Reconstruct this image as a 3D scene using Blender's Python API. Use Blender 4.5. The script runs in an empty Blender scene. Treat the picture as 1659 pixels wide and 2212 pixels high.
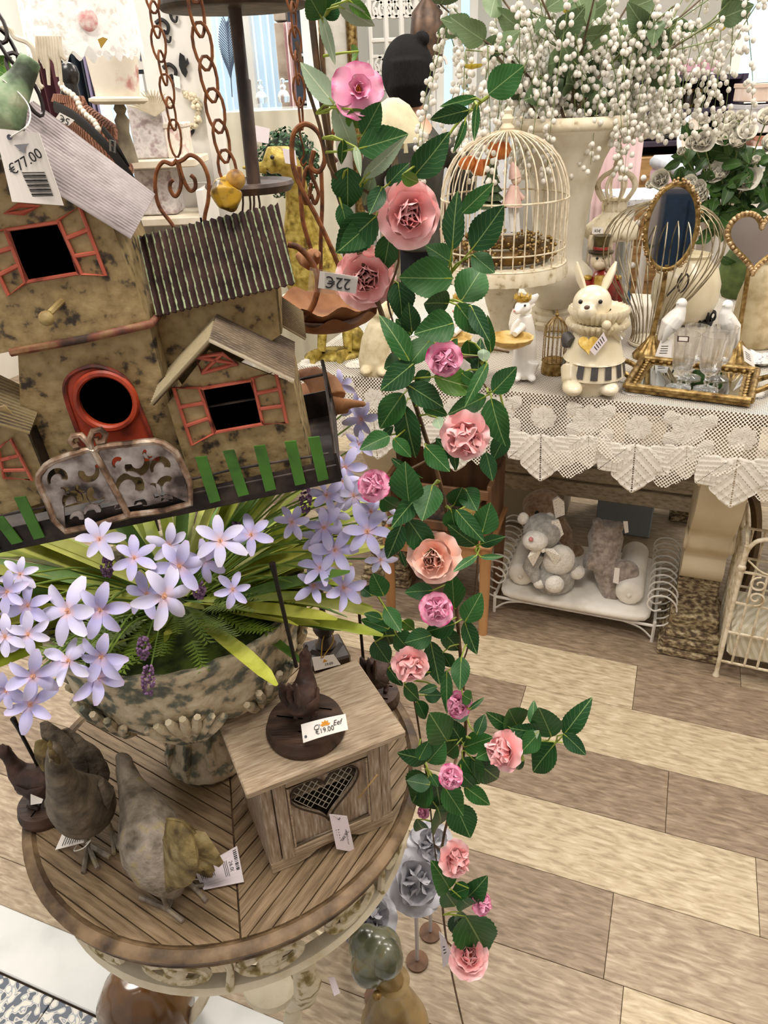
import bpy, math, random
from mathutils import Vector as Vec, Matrix
from mathutils.geometry import tessellate_polygon
R_ = random.Random(7)
PI = math.pi
sc = bpy.context.scene
col = sc.collection
# ---------------------------------------------------------------- camera
F, CX, CY, H = 1600.0, 829.5, 1106.0, 1.5          # focal length and centre in photo pixels, eye height
_dn = Vec((120.0, 2800.0, F)).normalized()          # "down" seen in camera axes (right, down, forward)
_up = -_dn
_fw = (Vec((0, 0, 1)) - _up * _up.z).normalized()
_rt = _fw.cross(_up)
CAMROT = Matrix((_rt, _fw, _up))                    # camera axes -> world
cam = bpy.data.cameras.new('camera'); camo = bpy.data.objects.new('camera', cam); col.objects.link(camo)
cam.sensor_fit = 'VERTICAL'; cam.sensor_height = 36.0; cam.lens = F / 2212 * 36.0
cam.clip_start = 0.02; cam.clip_end = 60
_c0, _c1, _c2 = (CAMROT @ Vec(v) for v in ((1, 0, 0), (0, -1, 0), (0, 0, -1)))
camo.matrix_world = Matrix(((_c0.x, _c1.x, _c2.x, 0), (_c0.y, _c1.y, _c2.y, 0), (_c0.z, _c1.z, _c2.z, H), (0, 0, 0, 1)))
sc.camera = camo
EYE = Vec((0, 0, H))
cy_ = sc.cycles; cy_.max_bounces = 9; cy_.diffuse_bounces = 3; cy_.glossy_bounces = 3; cy_.transmission_bounces = 9; cy_.transparent_max_bounces = 10; cy_.caustics_reflective = False; cy_.caustics_refractive = False
# ---------------------------------------------------------------- light and exposure
sc.view_settings.view_transform = 'Standard'; sc.view_settings.look = 'None'
sc.view_settings.exposure = 0.22; sc.view_settings.gamma = 1.0; sc.view_settings.use_curve_mapping = False
w = bpy.data.worlds.new('shop_air'); sc.world = w; w.use_nodes = True
w.node_tree.nodes['Background'].inputs[0].default_value = (1.0, 0.955, 0.90, 1)
w.node_tree.nodes['Background'].inputs[1].default_value = 0.58
def area(name, loc, size, power, color=(1, .92, .83), rot=(0, 0, 0)):
    l = bpy.data.lights.new(name, 'AREA'); l.shape = 'RECTANGLE'; l.size, l.size_y = size
    l.energy = power; l.color = color
    o = bpy.data.objects.new(name, l); col.objects.link(o); o.location = loc; o.rotation_euler = rot
    return o
area('ceiling_lamp', (-.1, .2, 2.85), (.9, .5), 25)
area('ceiling_lamp', (1.3, 1.2, 2.85), (.8, .5), 30)
area('ceiling_lamp', (-1.2, 1.7, 2.85), (.8, .5), 30)
area('ceiling_lamp', (.6, 3.2, 2.85), (1.2, .6), 34)
area('ceiling_lamp', (-1.4, 4.0, 2.85), (1.2, .6), 46, (1, .97, .93))
area('ceiling_lamp', (2.8, 3.6, 2.85), (1.2, .6), 46)
# ---------------------------------------------------------------- picture geometry: a pixel plus a distance gives a place
def ray(px, py): return CAMROT @ Vec(((px - CX) / F, (py - CY) / F, 1.0))
def U(px, py, d): return EYE + ray(px, py) * d
def G(px, py, z):                                    # on the horizontal plane z
    r = ray(px, py); return EYE + r * ((z - H) / r.z)
def Yp(px, py, y):                                   # on the upright plane at distance y
    r = ray(px, py); return EYE + r * (y / r.y)
def proj(p):
    q = CAMROT.transposed() @ (Vec(p) - EYE); return CX + F * q.x / q.z, CY + F * q.y / q.z, q.z
def zat(x, y, py):                                   # height at plan (x,y) seen at pixel row py
    a, b = -1.0, 4.0
    for _ in range(40):
        m = (a + b) / 2
        if proj((x, y, m))[1] > py: a = m
        else: b = m
    return (a + b) / 2
SA = math.radians(-22)
E1 = Vec((math.cos(SA), math.sin(SA), 0)); E2 = Vec((-E1.y, E1.x, 0)); EZ = Vec((0, 0, 1))
def S(a, b, z=0): return E1 * a + E2 * b + EZ * z    # shop axes: along the planks, across them
def frame(o, x, y, z=None):
    x = Vec(x).normalized(); y = Vec(y); y = (y - x * y.dot(x)).normalized(); z = x.cross(y) if z is None else Vec(z)
    return Matrix(((x.x, y.x, z.x, o[0]), (x.y, y.y, z.y, o[1]), (x.z, y.z, z.z, o[2]), (0, 0, 0, 1)))
def SF(o, rz=0): return Matrix.Translation(Vec(o)) @ Matrix.Rotation(SA + rz, 4, 'Z')
def T(o, rz=0, s=1): return Matrix.Translation(Vec(o)) @ Matrix.Rotation(rz, 4, 'Z') @ Matrix.Scale(s, 4)
RX = lambda a: Matrix.Rotation(a, 4, 'X')
RY = lambda a: Matrix.Rotation(a, 4, 'Y')
RZ = lambda a: Matrix.Rotation(a, 4, 'Z')
# ---------------------------------------------------------------- meshes
class MB:
    def __init__(s, M=None): s.v = []; s.f = []; s.M = M
    def add(s, vs, fs):
        k = len(s.v); s.v += [(s.M @ Vec(v)) if s.M else Vec(v) for v in vs]; s.f += [tuple(i + k for i in f) for f in fs]; return s
    def box(s, c, d, M=None, b=0):
        x, y, z = d[0] / 2, d[1] / 2, d[2] / 2; c = Vec(c)
        if b:                                        # chamfered box
            vs, fs = [], []
            for sx in (-1, 1):
                for sy in (-1, 1):
                    for sz in (-1, 1):
                        vs += [(sx * (x - b), sy * (y - b), sz * z), (sx * (x - b), sy * y, sz * (z - b)), (sx * x, sy * (y - b), sz * (z - b))]
            I = lambda a, e, g, k: (a * 4 + e * 2 + g) * 3 + k
            fs = []
            for g in (0, 1): fs.append([I(0, 0, g, 0), I(1, 0, g, 0), I(1, 1, g, 0), I(0, 1, g, 0)])
            for e in (0, 1): fs.append([I(0, e, 0, 1), I(1, e, 0, 1), I(1, e, 1, 1), I(0, e, 1, 1)])
            for a in (0, 1): fs.append([I(a, 0, 0, 2), I(a, 1, 0, 2), I(a, 1, 1, 2), I(a, 0, 1, 2)])
            for e in (0, 1):
                for g in (0, 1): fs.append([I(0, e, g, 0), I(1, e, g, 0), I(1, e, g, 1), I(0, e, g, 1)])
            for a in (0, 1):
                for g in (0, 1): fs.append([I(a, 0, g, 0), I(a, 1, g, 0), I(a, 1, g, 2), I(a, 0, g, 2)])
            for a in (0, 1):
                for e in (0, 1): fs.append([I(a, e, 0, 1), I(a, e, 1, 1), I(a, e, 1, 2), I(a, e, 0, 2)])
            for a in (0, 1):
                for e in (0, 1):
                    for g in (0, 1): fs.append([I(a, e, g, 0), I(a, e, g, 1), I(a, e, g, 2)])
        else:
            vs = [(i * x, j * y, k * z) for k in (-1, 1) for j in (-1, 1) for i in (-1, 1)]
            fs = [(0, 2, 3, 1), (4, 5, 7, 6), (0, 1, 5, 4), (2, 6, 7, 3), (0, 4, 6, 2), (1, 3, 7, 5)]
        vs = [c + ((M.to_3x3() @ Vec(v)) if M else Vec(v)) for v in vs]
        return s.add(vs, fs)
    def lathe(s, prof, n=24, M=None, rip=None, a0=0, a1=2 * PI):
        vs, fs = [], []; full = abs(a1 - a0 - 2 * PI) < 1e-6; m = n if full else n + 1
        for j, (r, z) in enumerate(prof):
            for i in range(m):
                a = a0 + (a1 - a0) * i / n; q = r * (rip(a, j) if rip else 1)
                v = Vec((q * math.cos(a), q * math.sin(a), z)); vs.append(M @ v if M else v)
        for j in range(len(prof) - 1):
            for i in range(n):
                k = (i + 1) % m; fs.append((j * m + i, j * m + k, (j + 1) * m + k, (j + 1) * m + i))
        return s.add(vs, fs)
    def tube(s, pts, r, n=6, closed=False, flat=1.0, cap=True, up0=None):
        pts = [Vec(p) for p in pts]; N = len(pts); rs = r if isinstance(r, (list, tuple)) else [r] * N
        if len(rs) != N: rs = [rs[0] + (rs[-1] - rs[0]) * i / (N - 1) for i in range(N)]
        vs, fs = [], []; up = Vec(up0) if up0 is not None else None
        for i, p in enumerate(pts):
            a = pts[i - 1] if (i or closed) else p; b = pts[(i + 1) % N] if (i < N - 1 or closed) else p
            t = (b - a); t = t.normalized() if t.length > 1e-9 else Vec((0, 0, 1))
            if up is None: up = Vec((0, 0, 1)) if abs(t.z) < .9 else Vec((0, 1, 0))
            if up0 is not None: up = Vec(up0)
            x = up - t * up.dot(t); x = x.normalized() if x.length > 1e-6 else t.orthogonal().normalized()
            up = x; y = t.cross(x)
            for k in range(n):
                c = 2 * PI * k / n; vs.append(p + (x * math.cos(c) + y * math.sin(c) * flat) * rs[i])
        for i in range(N if closed else N - 1):
            j = (i + 1) % N
            for k in range(n): fs.append((i * n + k, i * n + (k + 1) % n, j * n + (k + 1) % n, j * n + k))
        if cap and not closed: fs += [tuple(range(n))[::-1], tuple((N - 1) * n + k for k in range(n))]
        return s.add(vs, fs)
    def sheet(s, loops, t, M=None, zf=None):         # flat outline(s) with holes, thickness t along local z
        vs, fs = [], []; flat = [Vec((p[0], p[1], 0)) for l in loops for p in l]
        tr = tessellate_polygon([[Vec((p[0], p[1], 0)) for p in l] for l in loops])
        n = len(flat); up = lambda p, q: Vec((p.x, p.y, (zf(p.x, p.y) if zf else 0) + q))
        vs = [up(p, t / 2) for p in flat] + [up(p, -t / 2) for p in flat]
        fs = [tuple(x) for x in tr] + [tuple(i + n for i in x[::-1]) for x in tr]
        k = 0
        for l in loops:
            m = len(l)
            for i in range(m): fs.append((k + i, k + (i + 1) % m, n + k + (i + 1) % m, n + k + i))
            k += m
        return s.add([M @ v for v in vs] if M else vs, fs)
    def grid(s, fn, nu, nv, cu=False, M=None):
        vs = [Vec(fn(i / (nu if cu else nu - 1), j / (nv - 1))) for j in range(nv) for i in range(nu)]; fs = []
        for j in range(nv - 1):
            for i in range(nu if cu else nu - 1):
                k = (i + 1) % nu; fs.append((j * nu + i, j * nu + k, (j + 1) * nu + k, (j + 1) * nu + i))
        return s.add([M @ v for v in vs] if M else vs, fs)
    def ball(s, c, r, n=12, m=8, M=None):
        if not isinstance(r, (tuple, list, Vec)): r = (r, r, r)
        c = Vec(c); vs = []; fs = []
        for j in range(m + 1):
            b = PI * j / m - PI / 2
            for i in range(n):
                a = 2 * PI * i / n; v = Vec((r[0] * math.cos(b) * math.cos(a), r[1] * math.cos(b) * math.sin(a), r[2] * math.sin(b)))
                vs.append(c + (M.to_3x3() @ v if M else v))
        for j in range(m):
            for i in range(n): fs.append((j * n + i, j * n + (i + 1) % n, (j + 1) * n + (i + 1) % n, (j + 1) * n + i))
        return s.add(vs, fs)
    def quadslab(s, a, b, c, d, off):                # four corners + thickness vector
        p = [Vec(q) for q in (a, b, c, d)]; off = Vec(off); q = [x + off for x in p]
        return s.add(p + q, [(0, 1, 2, 3), (7, 6, 5, 4), (0, 4, 5, 1), (1, 5, 6, 2), (2, 6, 7, 3), (3, 7, 4, 0)])
    def polyslab(s, pts, off):
        p = [Vec(q) for q in pts]; n = len(p); off = Vec(off)
        return s.add(p + [x + off for x in p], [tuple(range(n)), tuple(range(2 * n - 1, n - 1, -1))] + [(i, (i + 1) % n, n + (i + 1) % n, n + i) for i in range(n)])
ROOT = {}; WMX = {}
def wm(p): return WMX.get(p.name) or Matrix.Translation(rootloc(p))
def rootloc(p): return ROOT.get(p.name, Vec((0, 0, 0)))
def mesh(name, mb, m, smooth=True, angle=50):
    me = bpy.data.meshes.new(name); me.from_pydata(mb.v, [], mb.f); me.update()
    if m is not None: me.materials.append(m)
    import bmesh
    b = bmesh.new(); b.from_mesh(me); bmesh.ops.remove_doubles(b, verts=b.verts, dist=1e-6); bmesh.ops.recalc_face_normals(b, faces=b.faces); b.to_mesh(me); b.free()
    if smooth:
        me.polygons.foreach_set('use_smooth', [True] * len(me.polygons)); me.set_sharp_from_angle(angle=math.radians(angle))
    return me
def link(name, me, parent=None, M=None):
    o = bpy.data.objects.new(name, me); col.objects.link(o)
    if parent is not None:
        o.parent = parent; ROOT[o.name] = rootloc(parent)
        o.matrix_basis = M if M is not None else Matrix.Identity(4)
    elif M is not None: o.matrix_basis = M
    return o
def part(name, mb, m, parent, smooth=True, angle=50, label=None, kind=None, L=None):   # world-space mesh -> child of a thing; L keeps the grain in a local frame
    Lw = L if L is not None else Matrix.Translation(rootloc(parent)); Li = Lw.inverted(); mb.v = [Li @ v for v in mb.v]
    o = link(name, mesh(name, mb, m, smooth, angle), parent, wm(parent).inverted() @ Lw); WMX[o.name] = Lw
    if label: o['label'] = label
    if kind: o['kind'] = kind
    return o
def inst(name, me, parent, M):                        # shared mesh, world matrix M, child of a thing
    o = link(name, me, parent, wm(parent).inverted() @ M); WMX[o.name] = M; return o
def tag(o, label, cat, group=None):
    o['label'] = label; o['category'] = cat
    if group: o['group'] = group
    return o
def thing(name, label, cat, loc=(0, 0, 0), group=None):
    o = bpy.data.objects.new(name, None); col.objects.link(o); o.location = loc; o.empty_display_size = .05
    ROOT[o.name] = Vec(loc); return tag(o, label, cat, group)
def solo(name, mb, m, label, cat, group=None, smooth=True, angle=50, loc=None):
    c = Vec(loc) if loc is not None else Vec(((min(v.x for v in mb.v) + max(v.x for v in mb.v)) / 2, (min(v.y for v in mb.v) + max(v.y for v in mb.v)) / 2, min(v.z for v in mb.v)))
    mb.v = [v - c for v in mb.v]; o = link(name, mesh(name, mb, m, smooth, angle)); o.location = c; ROOT[o.name] = c
    return tag(o, label, cat, group)
def struct(name, mb, m, smooth=False, label=None):
    o = link(name, mesh(name, mb, m, smooth)); o['kind'] = 'structure'; ROOT[o.name] = Vec((0, 0, 0))
    if label: o['label'] = label
    return o
def remesh(o, vox, smooth=3):
    md = o.modifiers.new('remesh', 'REMESH'); md.mode = 'VOXEL'; md.voxel_size = vox; md.use_smooth_shade = True
    if smooth:
        m2 = o.modifiers.new('smooth', 'SMOOTH'); m2.iterations = smooth; m2.factor = .5
    return o
def copy_tree(o, M, label=None):
    c = o.copy(); col.objects.link(c); c.matrix_basis = M; ROOT[c.name] = M.to_translation()
    if label: c['label'] = label
    for ch in [x for x in col.objects if x.parent == o]:
        d = ch.copy(); col.objects.link(d); d.parent = c
        for g in [x for x in col.objects if x.parent == ch]:
            e = g.copy(); col.objects.link(e); e.parent = d
    return c
def bez(p0, p1, p2, p3, n=10):
    p0, p1, p2, p3 = Vec(p0), Vec(p1), Vec(p2), Vec(p3)
    return [p0 * (1 - t) ** 3 + p1 * 3 * t * (1 - t) ** 2 + p2 * 3 * t * t * (1 - t) + p3 * t ** 3 for t in (i / n for i in range(n + 1))]
def cat(pts, k=4, closed=False):                      # Catmull-Rom through points
    P = [Vec(p) for p in pts]; n = len(P); out = []
    for i in range(n if closed else n - 1):
        a = P[i - 1] if (i or closed) else P[0] * 2 - P[1]; b = P[i]; c = P[(i + 1) % n]; d = P[(i + 2) % n] if (i + 2 < n or closed) else P[-1] * 2 - P[-2]
        for j in range(k):
            t = j / k; out.append(.5 * (2 * b + (c - a) * t + (2 * a - 5 * b + 4 * c - d) * t * t + (3 * b - a - 3 * c + d) * t ** 3))
    return out if closed else out + [P[-1]]
def spiral(c, r0, r1, a0, turns, n=24):               # 2-D points
    return [(c[0] + (r0 + (r1 - r0) * i / n) * math.cos(a0 + turns * 2 * PI * i / n), c[1] + (r0 + (r1 - r0) * i / n) * math.sin(a0 + turns * 2 * PI * i / n)) for i in range(n + 1)]
# ---------------------------------------------------------------- materials
def hx(h):
    h = h.lstrip('#'); c = [int(h[i:i + 2], 16) / 255 for i in (0, 2, 4)]
    return tuple(((x + .055) / 1.055) ** 2.4 if x > .04045 else x / 12.92 for x in c) + (1,)
MATS = {}
def mat(name, cols, rough=.6, metal=0, scale=25, detail=5, pos=None, bump=0, bscale=None, stretch=(1, 1, 1), rand=0, trans=0, sss=0, coat=0, emis=0, dist=0, sheen=0, kind='noise', rot=(0, 0, 0), spec=None, alpha=None, ior=None):
    if name in MATS: return MATS[name]
    detail = min(detail, 4.5)
    m = bpy.data.materials.new(name); MATS[name] = m; m.use_nodes = True; nt = m.node_tree; N = nt.nodes; L = nt.links
    b = N['Principled BSDF']; b.inputs['Roughness'].default_value = rough; b.inputs['Metallic'].default_value = metal
    if isinstance(cols, str): cols = [cols]
    out = None; src = None
    if len(cols) > 1 or bump:
        tc = N.new('ShaderNodeTexCoord'); mp = N.new('ShaderNodeMapping'); mp.inputs['Scale'].default_value = stretch; mp.inputs['Rotation'].default_value = rot
        L.new(tc.outputs['Object'], mp.inputs['Vector'])
        def tex(sc_):
            if kind == 'voronoi':
                t = N.new('ShaderNodeTexVoronoi'); t.inputs['Scale'].default_value = sc_; L.new(mp.outputs[0], t.inputs['Vector']); return t.outputs['Distance']
            if kind == 'wave':
                t = N.new('ShaderNodeTexWave'); t.inputs['Scale'].default_value = sc_; t.inputs['Distortion'].default_value = dist; t.inputs['Detail'].default_value = detail; L.new(mp.outputs[0], t.inputs['Vector']); return t.outputs['Fac']
            t = N.new('ShaderNodeTexNoise'); t.inputs['Scale'].default_value = sc_; t.inputs['Detail'].default_value = detail; t.inputs['Distortion'].default_value = dist; L.new(mp.outputs[0], t.inputs['Vector']); return t.outputs['Fac']
        src = tex(scale)
    if len(cols) > 1:
        r = N.new('ShaderNodeValToRGB'); e = r.color_ramp.elements
        pos = pos or [.35 + .3 * i / (len(cols) - 1) for i in range(len(cols))]
        e[0].position = pos[0]; e[0].color = hx(cols[0]); e[1].position = pos[-1]; e[1].color = hx(cols[-1])
        for p, c in list(zip(pos, cols))[1:-1]: x = e.new(p); x.color = hx(c)
        L.new(src, r.inputs[0]); out = r.outputs[0]
    else:
        rgb = N.new('ShaderNodeRGB'); rgb.outputs[0].default_value = hx(cols[0]); out = rgb.outputs[0]
    if rand:
        oi = N.new('ShaderNodeObjectInfo'); mr = N.new('ShaderNodeMapRange'); mr.inputs[3].default_value = 1 - rand; mr.inputs[4].default_value = 1 + rand
        L.new(oi.outputs['Random'], mr.inputs[0]); hs = N.new('ShaderNodeHueSaturation'); L.new(mr.outputs[0], hs.inputs['Value']); L.new(out, hs.inputs['Color']); out = hs.outputs[0]
    L.new(out, b.inputs['Base Color'])
    if bump:
        bp = N.new('ShaderNodeBump'); bp.inputs['Strength'].default_value = bump; bp.inputs['Distance'].default_value = .004
        L.new(tex(bscale) if bscale else src, bp.inputs['Height']); L.new(bp.outputs[0], b.inputs['Normal'])
    if trans: b.inputs['Transmission Weight'].default_value = trans
    if ior: b.inputs['IOR'].default_value = ior
    if sss: b.inputs['Subsurface Weight'].default_value = sss; b.inputs['Subsurface Radius'].default_value = (.01, .006, .005); b.inputs['Subsurface Scale'].default_value = .5
    if coat: b.inputs['Coat Weight'].default_value = coat; b.inputs['Coat Roughness'].default_value = .15
    if sheen: b.inputs['Sheen Weight'].default_value = sheen
    if spec is not None: b.inputs['Specular IOR Level'].default_value = spec
    if alpha is not None: b.inputs['Alpha'].default_value = alpha
    if emis: b.inputs['Emission Strength'].default_value = emis; L.new(out, b.inputs['Emission Color'])
    m.diffuse_color = hx(cols[0]); return m
def text_mesh(s, size, m, font_shear=0, align='CENTER'):
    c = bpy.data.curves.new('lettering', 'FONT'); c.body = s; c.size = size; c.align_x = align; c.align_y = 'CENTER'; c.shear = font_shear; c.extrude = size * .004; c.resolution_u = 3
    o = bpy.data.objects.new('lettering', c); col.objects.link(o); dg = bpy.context.evaluated_depsgraph_get(); dg.update()
    me = bpy.data.meshes.new_from_object(o.evaluated_get(dg)); bpy.data.objects.remove(o); bpy.data.curves.remove(c)
    me.materials.clear(); me.materials.append(m); return me
# ================================================================ SETTING
def SPl(px, py, e2):                                  # pixel -> point on the upright plane across the shop axis
    r = ray(px, py); return EYE + r * (e2 / r.dot(E2))
GRAIN = dict(detail=8, dist=.6)
def plankmat(name, cols, seed):
    m = mat(name, cols, rough=.55, scale=24, stretch=(1, 4.5, 1), pos=[.3, .5, .62, .75], bump=.25, bscale=40, rand=.05, rot=(0, 0, 0), **GRAIN)
    return m
PL = plankmat('plank_light', ['#9c8b70', '#bbaa8c', '#c8b99d', '#d3c6ac'], 1)
PM_ = plankmat('plank_mid', ['#84725c', '#9f8d75', '#ae9d85', '#bcac94'], 2)
PD = plankmat('plank_dark', ['#715f4d', '#8b7863', '#998670', '#a8957f'], 3)
fl = struct('floor', MB().quadslab(S(-4, -1, -.03), S(5, -1, -.03), S(5, 7.4, -.03), S(-4, 7.4, -.03), (0, 0, .026)), mat('floor_bed', '#4d3e2f', .9))
for k in range(-2, 22):
    b = 1.243 + .187 * (k - 2)                        # k=2 -> the row from 1.243 to 1.43
    known = {4: .054, 3: -.237, 1: .345, 0: .062, 5: .333}.get(k)
    off = known if known is not None else R_.uniform(-.6, .6)
    for j in range(-3, 4):
        a0 = off + j * 1.22; a1 = a0 + 1.22
        tone = {(4, -1): PL, (4, 0): PD, (3, 0): PL, (3, -1): PD, (2, 0): PD, (2, -1): PD, (1, -1): PL, (1, 0): PM_, (0, -1): PD, (0, 0): PM_, (-1, 0): PL, (-1, -1): PM_, (5, 0): PM_, (5, -1): PD, (-2, -1): PM_, (0, -2): PD, (1, -2): PM_, (2, -2): PD, (3, -2): PM_, (4, -2): PD, (-1, -2): PM_}.get((k, j)) or R_.choice((PL, PM_, PM_, PD))
        if b < .59: 
            if b + .187 < .6: continue
        y0 = max(b, .592) + .0006; y1 = b + .1864
        M = SF(S((a0 + a1) / 2, (y0 + y1) / 2, 0))
        me = mesh('floor_plank', MB().box((0, 0, -.002), (1.2188, y1 - y0, .004), b=.0006), tone, False)
        o = link('floor_plank', me, fl, M)
trim = struct('trim_1', MB(SF((0, 0, 0))).box((-.6, .536, .003), (3.4, .108, .008), b=.002), mat('white_marble', ['#c6c9c7', '#d6d8d6', '#dededc'], .4, scale=6), label='white stone threshold strip across the floor')
# ornamented cement tiles: the print is drawn around each tile's own centre
def tile_mat():
    m = bpy.data.materials.new('tile_print'); m.use_nodes = True; N = m.node_tree.nodes; L = m.node_tree.links; b = N['Principled BSDF']; b.inputs['Roughness'].default_value = .45
    tc = N.new('ShaderNodeTexCoord'); sp = N.new('ShaderNodeSeparateXYZ'); L.new(tc.outputs['Object'], sp.inputs[0])
    def mth(op, a, c=None):
        n = N.new('ShaderNodeMath'); n.operation = op
        for i, v in enumerate((a, c)):
            if v is None: continue
            if isinstance(v, (int, float)): n.inputs[i].default_value = v
            else: L.new(v, n.inputs[i])
        return n.outputs[0]
    ax, ay = mth('ABSOLUTE', sp.outputs[0]), mth('ABSOLUTE', sp.outputs[1])
    d = lambda x, y: mth('SQRT', mth('ADD', mth('POWER', mth('SUBTRACT', ax, x), 2), mth('POWER', mth('SUBTRACT', ay, y), 2)))
    vals = []
    for (x, y, s) in ((0, 0, 330), (.075, .075, 260), (.038, .038, 520), (.075, .0, 300), (0, .075, 300)):
        vals.append(mth('SINE', mth('MULTIPLY', d(x, y), s)))
    t = vals[0]
    for v in vals[1:]: t = mth('ADD', t, v)
    ang = mth('ARCTAN2', sp.outputs[1], sp.outputs[0]); t = mth('ADD', t, mth('MULTIPLY', mth('SINE', mth('MULTIPLY', ang, 8)), 1.3))
    t = mth('ADD', mth('MULTIPLY', t, .12), .5)
    r = N.new('ShaderNodeValToRGB'); e = r.color_ramp.elements; r.color_ramp.interpolation = 'LINEAR'
    for p, c in ((.40, '#59626f'), (.44, '#c9c6bd'), (.52, '#dcd9d0'), (.56, '#878d97'), (.62, '#a6abb2'), (.66, '#dedbd0')):
        if p == .40: e[0].position = p; e[0].color = hx(c)
        elif p == .66: e[-1].position = p; e[-1].color = hx(c)
        else: x = e.new(p); x.color = hx(c)
    L.new(t, r.inputs[0]); L.new(r.outputs[0], b.inputs['Base Color']); return m
TM = tile_mat(); tme = mesh('floor_tile', MB().box((0, 0, -.001), (.1525, .1525, .006), b=.001), TM, False)
for i in range(-9, 4):
    for j in range(0, 5):
        link('floor_tile', tme, fl, SF(S(-.69 + .155 * i + .155, .402 - .155 * j, 0)))
WALL = mat('wall_paint', ['#d9d2c4', '#e6e0d3'], .85, scale=2)
struct('wall_back', MB(SF((0, 0, 0))).box((0, 6.6, 1.6), (9, .1, 3.2)), WALL)
struct('wall_left', MB(SF((0, 0, 0))).box((-3.9, 3.2, 1.6), (.1, 7, 3.2)), WALL)
struct('wall_right', MB(SF((0, 0, 0))).box((4.2, 3.2, 1.6), (.1, 7, 3.2)), WALL)
struct('baseboard_back', MB(SF((0, 0, 0))).box((0, 6.54, .06), (9, .02, .12)), mat('baseboard_white', '#e9e6de', .5))

# ================================================================ ROUND TABLE
TC = Vec((-.223, .70, 0)); TR = .255; TZ = .72
WOODT = mat('table_oak', ['#574531', '#786246', '#897357', '#988264'], .6, scale=18, stretch=(1, 9, 1), pos=[.28, .45, .58, .75], bump=.35, bscale=60, rand=.08, detail=8)
RIMW = mat('table_rim_wood', ['#3f2f20', '#6a543b', '#8a7254'], .6, scale=30, bump=.4, detail=8)
CREAM = mat('chalky_cream', ['#8f7f55', '#cdbf9e', '#ddd2b8', '#e7dcc4'], .7, scale=22, pos=[.28, .36, .5, .8], bump=.3, bscale=60)
CREAM2 = mat('worn_cream_scroll', ['#7c6c3c', '#a5966a', '#d6caad', '#e6dcc6'], .7, scale=60, pos=[.34, .43, .5, .8], bump=.4, bscale=90)
rt = thing('round_table', 'small round side table with chevron plank top and cream scroll apron', 'table', (TC.x, TC.y, 0))
top = part('table_top', MB(T((TC.x, TC.y, TZ))).lathe([(0, -.028), (TR - .012, -.028), (TR - .004, -.025), (TR, -.019), (TR - .003, -.013), (TR + .003, -.009), (TR + .004, -.004), (TR, 0), (TR - .008, .001), (TR - .012, -.003), (0, -.003)], 72), RIMW, rt)
ja = G(500, 1733, TZ); jb = G(516, 1972, TZ); jd = (jb - ja).normalized()
def clip_circle(quad, r, n=64):
    poly = [Vec((r * math.cos(2 * PI * i / n), r * math.sin(2 * PI * i / n))) for i in range(n)]
    for i in range(4):
        a, b = quad[i], quad[(i + 1) % 4]; e = b - a; nrm = Vec((-e.y, e.x)); out = []
        for k in range(len(poly)):
            p, q = poly[k], poly[(k + 1) % len(poly)]; dp, dq = (p - a).dot(nrm), (q - a).dot(nrm)
            if dp >= 0: out.append(p)
            if dp * dq < 0: out.append(p + (q - p) * (dp / (dp - dq)))
        poly = out
        if len(poly) < 3: return None
    return poly
tx = Vec((-jd.y, jd.x)) * (1 if -jd.y > 0 else -1); ty = Vec((jd.x, jd.y)); 
if tx.x * ty.y - tx.y * ty.x < 0: ty = -ty
j0 = (Vec((ja.x, ja.y)) - Vec((TC.x, TC.y))).dot(tx)
CW = .26; SW = .0175
for c in range(-3, 3):
    x0 = j0 + CW * c; s = -1 if c % 2 == 0 else 1     # diagonal direction of this column
    for k in range(-40, 40):
        y0 = k * SW * 1.4142
        if abs(y0) > .6: continue
        g = .0011
        q = [Vec((x0 + g, y0 + g)), Vec((x0 + CW - g, y0 - s * CW + g)), Vec((x0 + CW - g, y0 - s * CW + SW * 1.4142 - g)), Vec((x0 + g, y0 + SW * 1.4142 - g))]
        poly = clip_circle(q, TR - .0135)
        if not poly: continue
        ctr = sum(poly, Vec((0, 0))) / len(poly); A = math.atan2(-s, 1)
        w2 = [TC.xy + tx * p.x + ty * p.y for p in poly]; wc = TC.xy + tx * ctr.x + ty * ctr.y
        dirv = (tx * 1 + ty * -s).normalized(); an = math.atan2(dirv.y, dirv.x)
        loc = [RZ(-an) @ Vec((p.x - wc.x, p.y - wc.y, 0)) for p in w2]
        z = TZ - .003; hh = .003 + R_.uniform(-.0004, .0004)
        mb = MB(); mb.polyslab([p + Vec((0, 0, 0)) for p in loc], (0, 0, hh))
        inst('slat', mesh('slat', mb, WOODT, False), top, T((wc.x, wc.y, z), an))
# apron: drum with open scrolls between the top and a cream hoop
AZ0, AZ1 = TZ - .098, TZ - .03
part('apron_hoop', MB(T((TC.x, TC.y, 0))).lathe([(TR - .035, AZ0 - .008), (TR - .020, AZ0 - .009), (TR - .014, AZ0 - .003), (TR - .018, AZ0 + .005), (TR - .035, AZ0 + .005), (TR - .035, AZ0 - .008)], 72), CREAM, rt)
part('apron_drum', MB(T((TC.x, TC.y, 0))).lathe([(TR - .06, AZ0 - .004), (TR - .058, AZ1), (TR - .062, AZ1), (TR - .064, AZ0 - .004), (TR - .06, AZ0 - .004)], 60), mat('apron_brown_wood', ['#6d5a40', '#8f7c5a'], .8), rt)  # drum in a browner tone than the cream scrolls
def apron_pt(a, u, z):                                # u along the arc
    r = TR - .02; return Vec((TC.x + r * math.cos(a + u / r), TC.y + r * math.sin(a + u / r), z))
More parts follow.
